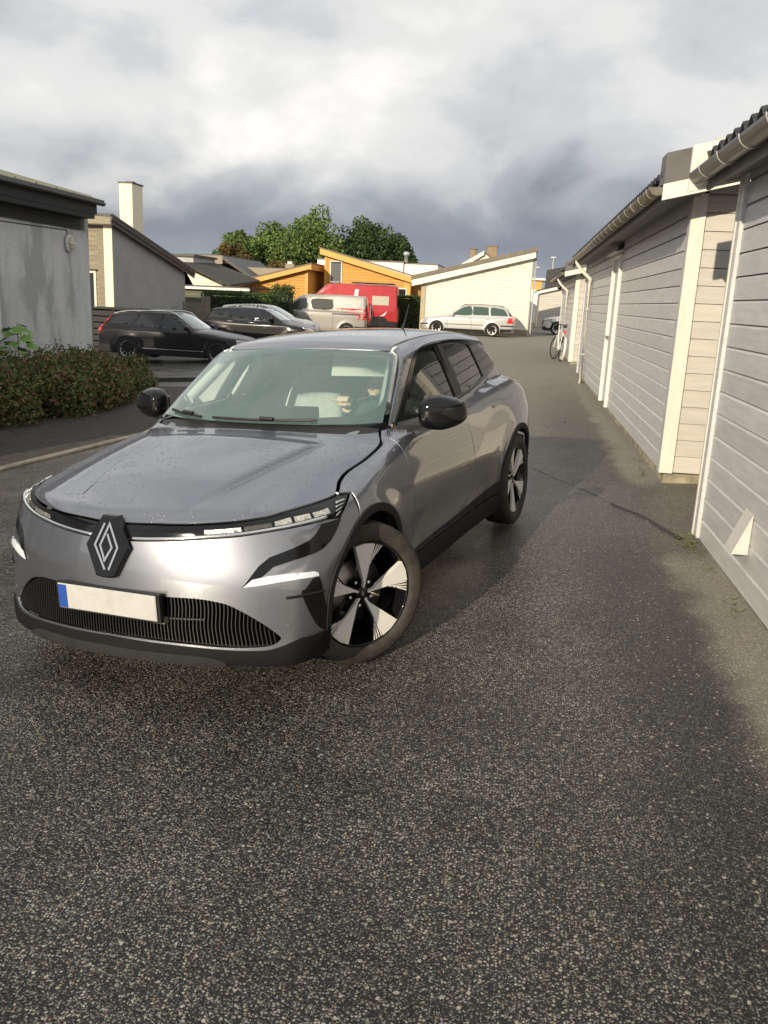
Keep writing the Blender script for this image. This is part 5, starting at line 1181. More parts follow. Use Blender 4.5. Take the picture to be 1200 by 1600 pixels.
# ---- fenders, doors, quarter panels
lt = np.array([(.69, .852)])
shut = SD.to2(HS3)
seam1 = smoothline([(1.385, 1.035), (1.352, .99), (1.345, .92), (1.352, .84), (1.385, .72), (1.415, .585), (1.428, .45), (1.43, .30)])
fen = np.vstack([[(.66, .752)], [(.695, .85)], shut[2:-2], [(1.345, 1.03)], seam1, [(1.43, .245), (1.175, .235)], arc(*FA, RW, -16, 118)])
patch('fender', SD, fen, h=.03, m=M_PAINT, parent=car, mirror=True)
belt = smoothline([(1.385, 1.035), (1.5, 1.040), (1.7, 1.046), (2.1, 1.055), (2.49, 1.066), (2.7, 1.078), (3.0, 1.10), (3.28, 1.128)], 6)
seam2 = smoothline([(2.49, 1.066), (2.45, 1.0), (2.435, .93), (2.455, .80), (2.49, .66), (2.515, .50), (2.53, .36), (2.535, .26)])
ib = int(np.argmin(abs(belt[:, 0]-2.49)))
fd = np.vstack([seam1[:-1], [(1.43, .345), (1.44, .335)], [(2.535, .335)], seam2[::-1][6:], belt[:ib][::-1]])
patch('front_door', SD, fd, h=.035, m=M_PAINT, parent=car, mirror=True)
seam3 = smoothline([(3.075, .335), (3.075, .42), (3.065, .56), (3.12, .70), (3.21, .80), (3.275, .90), (3.30, 1.0), (3.285, 1.128)])
rd = np.vstack([seam2[:-6], [(2.535, .335)], seam3, belt[ib+1:-1][::-1]])
patch('rear_door', SD, rd, h=.035, m=M_PAINT, parent=car, mirror=True)
# sill and cladding
sill = np.vstack([[(1.20, .185), (3.09, .185)], [(3.07, .25), (3.06, .332), (1.43, .332), (1.42, .24), (1.19, .225)]])
patch('sill', SD, sill, h=.04, off=.006, m=M_PLAST, parent=car, mirror=True)
claddoor = smoothline([(1.46, .345), (2.2, .345), (3.055, .345), (3.06, .42), (2.8, .40), (2.3, .375), (1.7, .365), (1.46, .358)], 3)
patch('door_cladding', SD, claddoor, h=.035, off=.010, skirt=.012, m=M_PLAST, parent=car, mirror=True)
for c, a0, a1 in ((FA, -14, 196), (RA, -14, 194)):
    ring = np.vstack([arc(*c, RW-.002, a0, a1, 40), arc(*c, RW+.036, a1, a0, 40)])
    patch('arch_cladding', SD, ring, h=.03, off=.007, skirt=.03, gap=0, m=M_PLAST, parent=car, mirror=True)
# quarter panel with C pillar and roof rail
RE3, _ = TD.lift(smoothline([(.535, 1.89), (.54, 2.05), (.545, 2.25), (.547, 2.5), (.545, 2.75), (.54, 3.0), (.53, 3.3), (.51, 3.6)], 6)); roofe = SD.to2(RE3)
DLO = np.vstack([smoothline([(1.475, 1.052), (1.62, 1.135), (1.80, 1.243), (1.98, 1.342), (2.10, 1.385), (2.3, 1.412), (2.6, 1.420), (2.9, 1.410), (3.2, 1.380), (3.42, 1.335), (3.60, 1.26), (3.70, 1.195)], 5),
                 smoothline([(3.70, 1.195), (3.66, 1.172), (3.5, 1.150), (3.285, 1.128), (3.0, 1.10), (2.7, 1.078), (2.49, 1.066), (2.1, 1.055), (1.7, 1.046), (1.475, 1.052)], 5)[1:-1]])
dlo_top = smoothline([(1.475, 1.052), (1.62, 1.135), (1.80, 1.243), (1.98, 1.342), (2.10, 1.385), (2.3, 1.412), (2.6, 1.420), (2.9, 1.410), (3.2, 1.380), (3.42, 1.335), (3.60, 1.26), (3.70, 1.195), (3.66, 1.172), (3.5, 1.150), (3.285, 1.128)], 5)
quarter = np.vstack([smoothline([(1.40, 1.045), (1.56, 1.165), (1.74, 1.290), tuple(roofe[0])], 6), roofe[1:], [(3.72, 1.345), (3.80, 1.26), (3.92, 1.15), (4.03, 1.0), (4.08, .85), (4.10, .70), (4.05, .62), (3.94, .585), (3.865, .49)], arc(*RA, RW, 20, 186, 40), seam3[1:-1], dlo_top[::-1]])
patch('quarter_panel', SD, quarter, h=.03, m=M_PAINT, parent=car, mirror=True)
# roof
rf = [(0, 1.80), (.25, 1.812), (.45, 1.845), (.535, 1.885)]
roof_half = np.vstack([smoothline(rf, 4), RE3[1:, :2], [(.50, 3.70), (.25, 3.80), (0, 3.83)]])
patch('roof', TD, sym(roof_half), h=.05, m=M_PAINT, parent=car)
patch('headliner', TD, sym(roof_half), h=.1, off=-.035, skirt=0, m=M_LINER, parent=car)
# windscreen
ws_half = np.vstack([[(0, 1.054), (.30, 1.054), (.55, 1.054), (.690, 1.060)], smoothline([(.700, 1.065), (.665, 1.18), (.625, 1.29), (.585, 1.378), (.560, 1.398)], 5), [(.45, 1.408), (.25, 1.418), (0, 1.422)]])
wsin = np.vstack([smoothline([(0, 1.088), (.35, 1.094), (.53, 1.104), (.605, 1.118), (.638, 1.155), (.625, 1.22), (.595, 1.30), (.565, 1.365), (.545, 1.38)], 5), [(.40, 1.392), (.165, 1.400), (.145, 1.378), (.105, 1.335), (.08, 1.318), (0, 1.318)]])
glass = patch('windscreen', FD, sym(ws_half), h=.05, off=-.002, skirt=.004, m=M_GLASS, parent=car)
patch('windscreen_border', FD, sym(ws_half), holes=[sym(wsin)], h=.04, off=-.008, skirt=0, m=mat('black_frit', (.012, .014, .018), .5), parent=glass)
P, _ = FD.lift(np.array([(-.05, 1.345), (.05, 1.345), (.03, 1.375), (-.03, 1.375)])); mb = MB(); mb.add(P+np.array([0, .02, -.012]), [(0, 1, 2, 3)]); mb.build('sensor_window', mat('grey_sensor_glass', (.18, .21, .20), .3), glass)
# side frame in gloss black with window openings
wf = np.vstack([smoothline([(1.60, 1.075), (1.74, 1.165), (1.90, 1.265), (2.05, 1.345), (2.16, 1.378), (2.32, 1.393), (2.455, 1.397)], 5), [(2.475, 1.085), (2.1, 1.073), (1.72, 1.064)]])
wr = np.vstack([[(2.565, 1.397)], smoothline([(2.75, 1.397), (2.95, 1.385), (3.10, 1.368), (3.15, 1.35), (3.19, 1.25), (3.215, 1.15), (3.20, 1.138)], 4), [(2.95, 1.112), (2.59, 1.09)]])
fr = patch('window_frame', SD, DLO, holes=[wf, wr], h=.03, off=.003, skirt=.03, gap=.001, m=M_GLOSS, parent=car, mirror=True)
wg = np.vstack([smoothline([(1.60, 1.07), (1.68, 1.105), (1.83, 1.185), (1.97, 1.252), (2.12, 1.290), (2.30, 1.308), (2.47, 1.314)], 5), [(2.48, 1.08), (2.1, 1.068), (1.7, 1.058)]])
patch('side_window', SD, wg, h=.05, off=-.012, skirt=.004, gap=0, m=M_SGLASS, parent=car)
wgr = np.array(wf); patch('side_window', Dom(lambda P: P[:, 1:3], lambda q: (np.c_[np.full(len(q), -1.5), q[:, 0], q[:, 1]], np.array([[1.0, 0, 0]])), 1.5), wgr, h=.05, off=-.008, skirt=.004, gap=-.006, m=M_SGLASS, parent=car)
patch('rear_side_window', SD, wr, h=.05, off=-.006, skirt=.004, gap=-.006, m=M_SGLASS, parent=car, mirror=True)
cp = np.array([(2.555, 1.405), (2.475, 1.402), (2.49, 1.078), (2.575, 1.086)]); patch('pillar_cover', SD, cp, h=.04, off=.006, skirt=.006, m=M_BLACKP, parent=car, mirror=True)
patch('cowl', TD, sym([(0, 1.165), (.35, 1.185), (.55, 1.235), (.69, 1.305), (.69, 1.36), (.55, 1.33), (.35, 1.275), (0, 1.25)]), h=.05, off=-.014, skirt=.0, gap=0, m=M_BLACKP, parent=car)
# tailgate, rear bumper
tg = [(0, 1.36), (.45, 1.345), (.52, 1.30), (.62, 1.10), (.70, .98), (.72, .62), (.60, .55), (0, .55)]
patch('tailgate', RD, sym(tg), holes=[sym([(0, 1.33), (.44, 1.31), (.54, 1.12), (.50, 1.06), (0, 1.06)])], h=.05, m=M_PAINT, parent=car)
patch('rear_window', RD, sym([(0, 1.335), (.45, 1.315), (.55, 1.12), (.51, 1.055), (0, 1.055)]), h=.06, off=-.003, m=M_SGLASS, parent=car)
patch('rear_bumper', RD, sym([(0, .545), (.60, .545), (.72, .61), (.80, .60), (.82, .35), (.78, .20), (0, .18)]), h=.05, m=M_PLAST, parent=car)
for s in (1, -1): patch('tail_light', RD, [(s*.25, .93), (s*.70, .96), (s*.76, .92), (s*.74, .87), (s*.25, .88)], h=.04, off=.006, m=mat('red_lamp', (.35, .01, .01), .2, coat=.5), parent=car)
# wheel wells and floor
for c in (FA, RA):
    for s in (1, -1):
        w = MB(); A_ = arc(c[0], c[1], RW+.012, -20, 200, 26); k = len(A_); w.add([(.36*s, y, z) for y, z in A_]+[(.82*s, y, z) for y, z in A_]+[(.36*s, c[0], .2)], [(i, i+1, k+i+1, k+i) for i in range(k-1)]+[(i, i+1, 2*k) for i in range(k-1)], True); w.build('wheel_well', M_DARKIN, car)
MB().box(-.72, .72, .30, 4.0, .17, .20).build('underbody', M_DARKIN, car)
MB().box(-.66, .66, 1.15, 1.22, .20, .86).build('bulkhead', M_DARKIN, car)
# ------------------------------------------------------------------ wheels
def make_wheel(R=.345, W=.205, rim=.258):
    """wheel at origin, outer face towards +x"""
    root = empty('wheel'); h = W/2
    prof = [(rim-.004, h*.70), (rim+.004, h*.93), (rim+.022, h), (rim+.05, h*1.02), (R-.022, h*.97), (R-.008, h*.86), (R-.001, h*.66), (R, h*.3), (R, -h*.3), (R-.008, -h*.86), (rim, -h*.95)]
    mb = MB(); mb.lathe(prof, 56, ax=0)
    for k in range(4):      # tread grooves are cut as dark bands
        pass
    mb.build('tyre', M_TYRE, root)
    rimo = MB(); rimo.lathe([(rim, h*.80), (rim-.006, h*.86), (rim-.012, h*.78), (rim-.02, h*.2), (rim-.03, -h*.6), (rim-.03, -h*.9)], 48, ax=0); rimo.lathe([(.0, -h*.25), (.10, -h*.22), (.235, -h*.55)], 32, ax=0)
    r_ = rimo.build('rim', M_GLOSS, root)
    dk = MB(); dk.lathe([(.06, -h*.02), (.155, -h*.02), (.155, -h*.12)], 36, ax=0); dk.build('brake_disc', mat('brake_disc_steel', (.30, .28, .26), .35, .9), root)
    hub = MB(); hub.lathe([(0, h*.64), (.030, h*.64), (.034, h*.60), (.036, h*.3)], 24, ax=0); hb = hub.build('hub_cap', M_GLOSS, root)
    b = MB(); b.prism([(-.009, 0), (0, .015), (.009, 0), (0, -.015)], 0, h*.64, h*.655); b.build('badge', M_CHROME, hb)
    for k in range(5):
        a0 = 2*math.pi*k/5+math.radians(81)
        def pt(r, a, x): return (x, r*math.cos(a0+a), r*math.sin(a0+a))
        # black spoke body
        s = MB(); s.add([pt(.03, -.5, h*.50), pt(.03, .5, h*.50), pt(.12, .12, h*.60), pt(.245, .30, h*.72), pt(.245, -.30, h*.72), pt(.12, -.12, h*.60), pt(.03, -.5, h*.1), pt(.03, .5, h*.1), pt(.12, .12, h*.2), pt(.245, .32, h*.3), pt(.245, -.32, h*.3), pt(.12, -.12, h*.2)],
                       [(0, 5, 4, 3, 2, 1), (6, 7, 8, 9, 10, 11)]+[(i, (i+1) % 6, (i+1) % 6+6, i+6) for i in range(6)])
        s.build('spoke', M_GLOSS, root)
        # machined wedge blade
        bl = MB(); o2 = [(.028, .17), (.028, -.17), (.055, -.10), (.247, -.07), (.249, .14), (.247, .35), (.055, .10)]
        xs_ = [h*.62, h*.62, h*.66, h*.82, h*.82, h*.82, h*.66]
        n = len(o2); bl.add([pt(r, a, x+.004) for (r, a), x in zip(o2, xs_)]+[pt(r, a, x-.02) for (r, a), x in zip(o2, xs_)], [tuple(range(n))]+[(i, i+n, (i+1) % n+n, (i+1) % n) for i in range(n)])
        bo = bl.build('spoke_blade', M_SATIN, root)
        # thin fins beside the blade
        fn_ = MB()
        for j in range(4):
            aa = -.095-.06*j; fn_.add([pt(.125+.022*j, aa+.040+.016*j, h*.74), pt(.125+.022*j, aa+.012+.016*j, h*.74), pt(.245, aa-.018, h*.83), pt(.245, aa+.012, h*.83)], [(0, 1, 2, 3)])
        fn_.build('spoke_fins', M_SATIN, bo)
        ln_ = MB(); ln_.lathe([(0, h*.56), (.009, h*.55), (.009, h*.2)], 8, pt(.062, math.radians(36), 0), 0); ln_.build('wheel_nut', M_CHROME, root)
    return root
w0 = make_wheel()
whs = [w0]+[copy_tree(w0) for _ in range(3)]
for w, (s, c, st, sp_) in zip(whs, ((1, FA, 31, 0), (-1, FA, 31, 10), (1, RA, 0, 28), (-1, RA, 0, 5))):
    w.parent = car
    base = Matrix.Translation((s*(.792 if c is FA else .79), c[0], c[1]))@Matrix.Rotation(math.radians(-st if True else 0), 4, 'Z')
    w.matrix_local = base@(Matrix.Rotation(math.pi, 4, 'Z') if s < 0 else Matrix.Identity(4))@Matrix.Rotation(math.radians(sp_), 4, 'X')
# ------------------------------------------------------------------ mirrors
for s in (1, -1):
    def warp(q, s=s):
        x, y, z = q
        f = 1-.28*max(0, x/.115) if True else 1
        yy = y*(1-.15*(x/.115)) if y < 0 else y*.75
        return (s*x, yy+.03*x/.115, z*f+.012*(-x/.115)*0-.006)
    vs, fs = sellip((s*.955, 1.62, 1.10), (.120, .088, .092), 3.0, warp=warp); mr = MB().add(vs, fs, True).build('mirror', M_GLOSS, car)
    MB().add([(s*.79, 1.50, 1.035), (s*.79, 1.66, 1.035), (s*.90, 1.67, 1.03), (s*.90, 1.57, 1.03), (s*.79, 1.50, .995), (s*.79, 1.66, .995), (s*.91, 1.67, 1.008), (s*.91, 1.57, 1.008)], [(0, 1, 2, 3), (7, 6, 5, 4), (0, 4, 5, 1), (1, 5, 6, 2), (2, 6, 7, 3), (3, 7, 4, 0)]).build('mirror_stalk', M_BLACKP, mr)
    MB().bbox(min(s*.875, s*1.03), max(s*.875, s*1.03), 1.683, 1.690, 1.03, 1.13, .002).build('mirror_glass', M_CHROME, mr)
# wipers
def wline(pts, off): P, _ = FD.lift(np.array(pts)); return [tuple(p) for p in P+car_n(P)*off]
for pts in ([(-.63, 1.082), (-.50, 1.070), (-.36, 1.063)], [(-.27, 1.064), (.05, 1.063), (.36, 1.068)]):
    mb = MB(); mb.tube(wline(smoothline(pts, 4), .012), .008, 6); wp = mb.build('wiper', M_BLACKP, car)
    m2 = MB(); k = wline([pts[1], (pts[1][0]+.08, pts[1][1]-.003)], .026); m2.tube(k, .011, 6); m2.build('wiper_arm', M_BLACKP, wp)
an = pixcar([(628, 513)])[0]; MB().tube([tuple(an-np.array([0, 0, .01])), tuple(an+np.array([0, .05, .035])), tuple(an+np.array([.0, .14, .16]))], [.012, .006, .003], 8).build('antenna', M_BLACKP, car)
for yy in (2.30, 3.08):
    P, _ = SD.lift(np.array([(yy-.09, .955), (yy+.09, .965)])); 
    for s in (1, -1):
        Q = P.copy(); Q[:, 0] *= s; t = np.linspace(0, 1, 7)[:, None]; strip3('door_handle', Q[0]*(1-t)+Q[1]*t, .014, .006, M_PAINT, car, False)
# ------------------------------------------------------------------ cabin
d = MB(); dp = [(1.20, .99), (1.32, 1.025), (1.50, 1.03), (1.66, 1.02), (1.74, .985), (1.76, .90), (1.70, .70), (1.25, .60)]
d.prism(dp, 0, -.60, .60); d.build('dashboard', M_DASH, car)
MB().bbox(-.10, .16, 1.68, 1.71, .98, 1.09, .004).build('centre_screen', M_GLOSS, car)
for s in (1, -1):
    x = s*.37; st = empty('seat'); st.parent = car
    vs, fs = sellip((x, 2.38, .55), (.26, .28, .11), 4); MB().add(vs, fs, True).build('seat_cushion', M_FABRIC, st)
    vs, fs = sellip((0, 0, 0), (.25, .09, .36), 3.5, warp=lambda q: (q[0]*(1-.18*max(0, q[2]/.36)), q[1]+.30*q[2], q[2])); MB().add([(x+p[0], 2.62+p[1], .84+p[2]) for p in vs], fs, True).build('seat_back', M_FABRIC, st)
    vs, fs = sellip((x, 2.755, 1.255), (.15, .06, .10), 3); MB().add(vs, fs, True).build('headrest', M_FABRIC, st)
vs, fs = sellip((0, 3.28, .80), (.64, .12, .40), 4, warp=lambda q: (q[0], q[1]+.25*q[2], q[2])); MB().add(vs, fs, True).build('rear_seat', M_FABRIC, car)
for s in (1, -1):
    MB().add([(s*.735, 1.35, .25), (s*.735, 3.2, .25), (s*.735, 3.2, 1.03), (s*.735, 1.35, 1.00)], [(0, 1, 2, 3)]).build('door_trim', mat('door_trim_grey', (.30, .31, .31), .7), car)
    A3 = np.array([(s*.64, 1.56, 1.13), (s*.595, 1.74, 1.25), (s*.545, 1.94, 1.385), (s*.55, 2.4, 1.41)]); MB().tube([tuple(p) for p in A3], .035, 8).build('pillar_trim', M_LINER, car)
tor = MB(); vs = []; nn_, mm_ = 28, 8
for i in range(nn_):
    for j in range(mm_):
        a, b = 2*math.pi*i/nn_, 2*math.pi*j/mm_; r = .175+.014*math.cos(b); p = Vector((r*math.cos(a), .014*math.sin(b), r*math.sin(a)*.94)); p.rotate(Matrix.Rotation(math.radians(-22), 3, 'X')); vs.append(p+Vector((.37, 1.93, .965)))
tor.add(vs, [(i*mm_+j, i*mm_+(j+1) % mm_, ((i+1) % nn_)*mm_+(j+1) % mm_, ((i+1) % nn_)*mm_+j) for i in range(nn_) for j in range(mm_)], True)
swo = tor.build('steering_wheel', M_BLACKP, car)
MB().bbox(.28, .46, 1.915, 1.95, .90, .985, .012).build('wheel_boss', M_BLACKP, swo)
vp = pixplane([(511, 556), (612, 556), (606, 584), (511, 587)], .37)
vz = .0
MB().add([(.145, 1.955, 1.385), (.58, 1.965, 1.375), (.55, 1.90, 1.252), (.155, 1.89, 1.252), (.145, 1.967, 1.385), (.58, 1.977, 1.375), (.55, 1.912, 1.252), (.155, 1.902, 1.252)], [(0, 1, 2, 3), (7, 6, 5, 4), (0, 4, 5, 1), (1, 5, 6, 2), (2, 6, 7, 3), (3, 7, 4, 0)]).build('sun_visor', mat('pale_sun_visor', (.74, .76, .66), .8), car)
vs, fs = sellip((0, 1.985, 1.33), (.11, .02, .035), 3); MB().add(vs, fs, True).build('rear_view_mirror', M_GLOSS, car)
# ------------------------------------------------------------------ the driver
M_SKIN = mat('skin', (.88, .62, .48), .55, var=.10, vscale=20)
M_JACK = mat('dark_green_jacket', (.05, .075, .07), .8, var=.25, vscale=14, bump=.3, bscale=80)
M_HAIR = mat('brown_hair', (.06, .04, .028), .7, var=.3, vscale=60)
def driver():
    B = MB(); org = Vector((.33, 2.42, .60))
    def S(c, r, p=2.2, warp=None, nu=24, nv=16):
        v, f = sellip(c, r, p, nu, nv, warp); B.add(v, f, True)
    S((.33, 2.50, .82), (.19, .13, .27), 2.8, lambda q: (q[0]*(1+.12*q[2]/.27), q[1]+.10*q[2], q[2]))          # trunk
    S((.335, 2.44, .62), (.19, .17, .12), 2.6)                                                               # hips
    S((.325, 2.50, 1.015), (.215, .095, .07), 2.4)                                                           # shoulders
    B.tube([(.315, 2.49, 1.03), (.30, 2.42, 1.085), (.287, 2.36, 1.15)], [.075, .058, .060], 14)              # neck
    for s in (-1, 1):                                                                                        # thighs, shins
        B.tube([(.335+s*.09, 2.46, .62), (.335+s*.13, 2.12, .68), (.335+s*.14, 2.0, .66), (.335+s*.13, 1.80, .40), (.335+s*.12, 1.72, .30)], [.085, .072, .06, .048, .04], 12)
    S((.285, 2.305, 1.225), (.078, .098, .098), 2.1)                                                         # skull
    S((.283, 2.265, 1.150), (.058, .072, .068), 2.3, lambda q: (q[0]*(1+.25*q[2]/.068), q[1], q[2]))            # jaw
    S((.281, 2.203, 1.098), (.024, .018, .016), 2)                                                           # chin
    B.tube([(.283, 2.212, 1.225), (.282, 2.190, 1.186), (.282, 2.200, 1.178)], [.008, .014, .008], 8)           # nose
    for s in (-1, 1): S((.285+s*.078, 2.315, 1.195), (.010, .020, .032), 2, nu=10, nv=8)                        # ears
    # right arm (towards the middle of the car) up to the wheel
    B.tube([(.13, 2.50, 1.0), (.085, 2.40, .90), (.10, 2.27, .83), (.135, 2.18, .90), (.19, 2.03, 1.01), (.222, 1.955, 1.055)], [.062, .055, .05, .046, .038, .030], 12)
    # left arm lower on the wheel
    B.tube([(.52, 2.50, 1.0), (.60, 2.38, .87), (.585, 2.25, .79), (.555, 2.10, .85), (.54, 1.98, .90)], [.062, .055, .050, .042, .032], 12)
    # right hand: palm behind the rim, four fingers over it, thumb out to the side
    S((.232, 1.925, 1.090), (.040, .030, .036), 2.4)
    fr_ = [(.202, .0085, .92), (.222, .009, 1.0), (.242, .009, 1.0), (.262, .008, .86)]
    for x, r, l in fr_:
        z = 1.112+.0
        B.tube([(x, 1.92, z-.012), (x+.002, 1.905, z+.014*l), (x+.003, 1.880, z+.016*l), (x+.004, 1.862, z-.004), (x+.004, 1.862, z-.026*l), (x+.004, 1.874, z-.040*l)], [r*1.1, r*1.08, r, r, r*.92, r*.8], 8)
    B.tube([(.205, 1.925, 1.088), (.180, 1.905, 1.103), (.160, 1.890, 1.112), (.146, 1.882, 1.116)], [.014, .011, .0095, .0075], 8)
    # left hand
    S((.535, 1.955, .915), (.034, .03, .036), 2.4)
    for k in range(4): B.tube([(.545, 1.945, .94-.018*k), (.535, 1.905, .945-.018*k), (.515, 1.90, .945-.018*k), (.505, 1.925, .945-.018*k)], [.009, .009, .0085, .007], 8)
    B.tube([(.535, 1.95, .945), (.520, 1.935, .965), (.510, 1.92, .975)], [.012, .010, .008], 8)
    me = B.mesh('person'); me.transform(Matrix.Translation(-org))
    o = link_mesh('person', me); md = o.modifiers.new('r', 'REMESH'); md.mode = 'VOXEL'; md.voxel_size = .0055
    sm = o.modifiers.new('s', 'SMOOTH'); sm.factor = .5; sm.iterations = 3
    dg = bpy.context.evaluated_depsgraph_get(); ev = bpy.data.meshes.new_from_object(o.evaluated_get(dg)); o.modifiers.clear(); o.data = ev; ev.name = 'person'
    ev.materials.clear(); ev.materials.append(M_JACK); ev.materials.append(M_SKIN)
    co = np.zeros(len(ev.polygons)*3); ev.polygons.foreach_get('center', co); co = co.reshape(-1, 3)+np.array(org)
    skin = ((co[:, 2] > 1.085-.35*(2.36-co[:, 1])*0) & (abs(co[:, 0]-.285) < .12) & (co[:, 1] < 2.45) & (co[:, 1] > 2.15)) | ((co[:, 1] < 1.965) & (co[:, 2] > 1.02) & (co[:, 0] < .30)) | ((co[:, 1] < 1.99) & (co[:, 0] > .48) & (co[:, 2] > .85))
    ev.polygons.foreach_set('material_index', skin.astype(np.int32)); ev.polygons.foreach_set('use_smooth', [True]*len(ev.polygons)); ev.update()
    o.matrix_world = CAR_M@Matrix.Translation(org)
    tag(o, 'person in a dark green jacket smiling at the wheel, one hand on the rim', 'person')
    T = Matrix.Translation(-org)
    def child(mb, nm, m):
        me2 = mb.mesh(nm); me2.transform(T); me2.materials.append(m); return link_mesh(nm, me2, o)
    v, f = sellip((.285, 2.325, 1.25), (.086, .102, .092), 2.1, 24, 16, lambda q: (q[0], q[1]+.0 if q[2] > .02 else max(q[1], .02), q[2])); child(MB().add(v, f, True), 'hair', M_HAIR)
    child(MB().tube([(.258, 2.203, 1.149), (.270, 2.196, 1.142), (.283, 2.194, 1.140), (.296, 2.196, 1.142), (.308, 2.203, 1.149)], [.003, .005, .006, .005, .003], 8), 'mouth', mat('lips', (.36, .14, .12), .5))
    for s in (-1, 1):
        v, f = sellip((.283+s*.030, 2.217, 1.222), (.012, .008, .007), 2, 12, 8); child(MB().add(v, f, True), 'eye', mat('eye_dark', (.05, .04, .035), .2))
    child(MB().tube([(.225, 2.43, 1.065), (.25, 2.36, 1.06), (.287, 2.325, 1.055), (.33, 2.36, 1.06), (.35, 2.43, 1.065)], .016, 8), 'collar', mat('dark_collar', (.015, .017, .018), .8))
    return o
driver()
# ================================================================== OTHER VEHICLES
def veh_g(S):
    hood = spline(*zip(*S['hood'])); roof = spline(*zip(*S['roof'])); front = spline(*zip(*S['front'])); L_ = S['L']; w = S['W']/2; belt = S['belt']
    (y1, z1), (y2, z2) = S['ws']; (y3, z3), (y4, z4) = S['bk']; sl = (y2-y1)/(z2-z1); sb = (y4-y3)/(z4-z3); tum = S.get('tum', .34); wa = S.get('wheels')
    def g(P):
        X = np.sqrt(P[..., 0]**2+1e-5); Y = P[..., 1]; Z = P[..., 2]
        W_ = w-.05*np.maximum(0, (.45-Z)/.3)**2*.8-.10*np.maximum(0, Z-belt+.22)**1.5-.10*np.maximum(0, (Y-L_*.72)/(L_*.28))**2-.10*np.maximum(0, (.9-Y)/.9)**2
        for (yw, zw, rw) in wa: W_ = W_+.015*np.exp(-((np.hypot(Y-yw, Z-zw)-rw*1.12)/.08)**2)
        side = X-W_; nose = (front(Z)+.30*X**2+.35*X**6-Y)/1.15; top = Z-(hood(Y)-.07*(X/w)**2-.03*(X/w)**6); rear = Y-(L_-.10*X**2-.05*X**6-S.get('rl', .10)*np.maximum(0, Z-.7))
        low = rmax(rmax(rmax(rmax(nose, side, .07), top, .06), rear, .07), .20-Z, .03)
        ws = (y1+(Z-z1)*sl+.22*X**2-Y)/math.sqrt(1+sl*sl); bk = (Y-(y3+(Z-z3)*sb-.10*X**2))/math.sqrt(1+sb*sb)
        gs = X-(w-.075-tum*(Z-belt)-.03*((Y-L_*.5)/(L_*.4))**2); rf = Z-(roof(Y)-.07*X**2)
        gr_ = rmax(rmax(rmax(rmax(ws, gs, .04), rf, .06), bk, .05), belt-.14-Z, .01)
        return rmin(low, gr_, .02)
    return g
def veh_body(name, S, g, m, root, ny=76, na=64):
    L_ = S['L']; H_ = S['H']; zc = S.get('zc', .60)
    t = np.linspace(0, 1, ny); ys = np.unique(np.concatenate([-.06+(.55)*(1-np.cos(np.linspace(0, math.pi/2, 20))), np.linspace(.5, L_-.4, ny-34), L_-.4+.46*np.sin(np.linspace(0, math.pi/2, 16))]))
    an = np.linspace(0, 2*math.pi, na, endpoint=False); Y, A = np.meshgrid(ys, an, indexing='ij'); D_ = np.stack([np.cos(A), np.zeros_like(A), np.sin(A)], -1).reshape(-1, 3); C = np.stack([np.zeros_like(Y), Y, np.full_like(Y, zc)], -1).reshape(-1, 3)
    R0 = 3.0; P, ok = hit(C+D_*R0, -D_, 0, R0*.995, g, 150); P = np.where(ok[:, None], P, C)
    ok = ok.reshape(len(ys), na); keep = ok.all(1); P = P.reshape(len(ys), na, 3)[keep]; k = len(P)
    vs = np.vstack([P.reshape(-1, 3), P[0].mean(0)[None], P[-1].mean(0)[None]]); fs = [(i*na+j, (i+1)*na+j, (i+1)*na+(j+1) % na, i*na+(j+1) % na) for i in range(k-1) for j in range(na)]
    fs += [(k*na, j, (j+1) % na) for j in range(na)]+[(k*na+1, (k-1)*na+(j+1) % na, (k-1)*na+j) for j in range(na)]
    me = bpy.data.meshes.new(name); me.from_pydata(vs.tolist(), [], fs); me.polygons.foreach_set('use_smooth', [True]*len(fs)); me.update()
    N_ = car_n(vs, g=g); N_[-2] = (0, -1, 0); N_[-1] = (0, 1, 0); me.normals_split_custom_set_from_vertices(N_.tolist()); me.materials.append(m); return link_mesh(name, me, root)
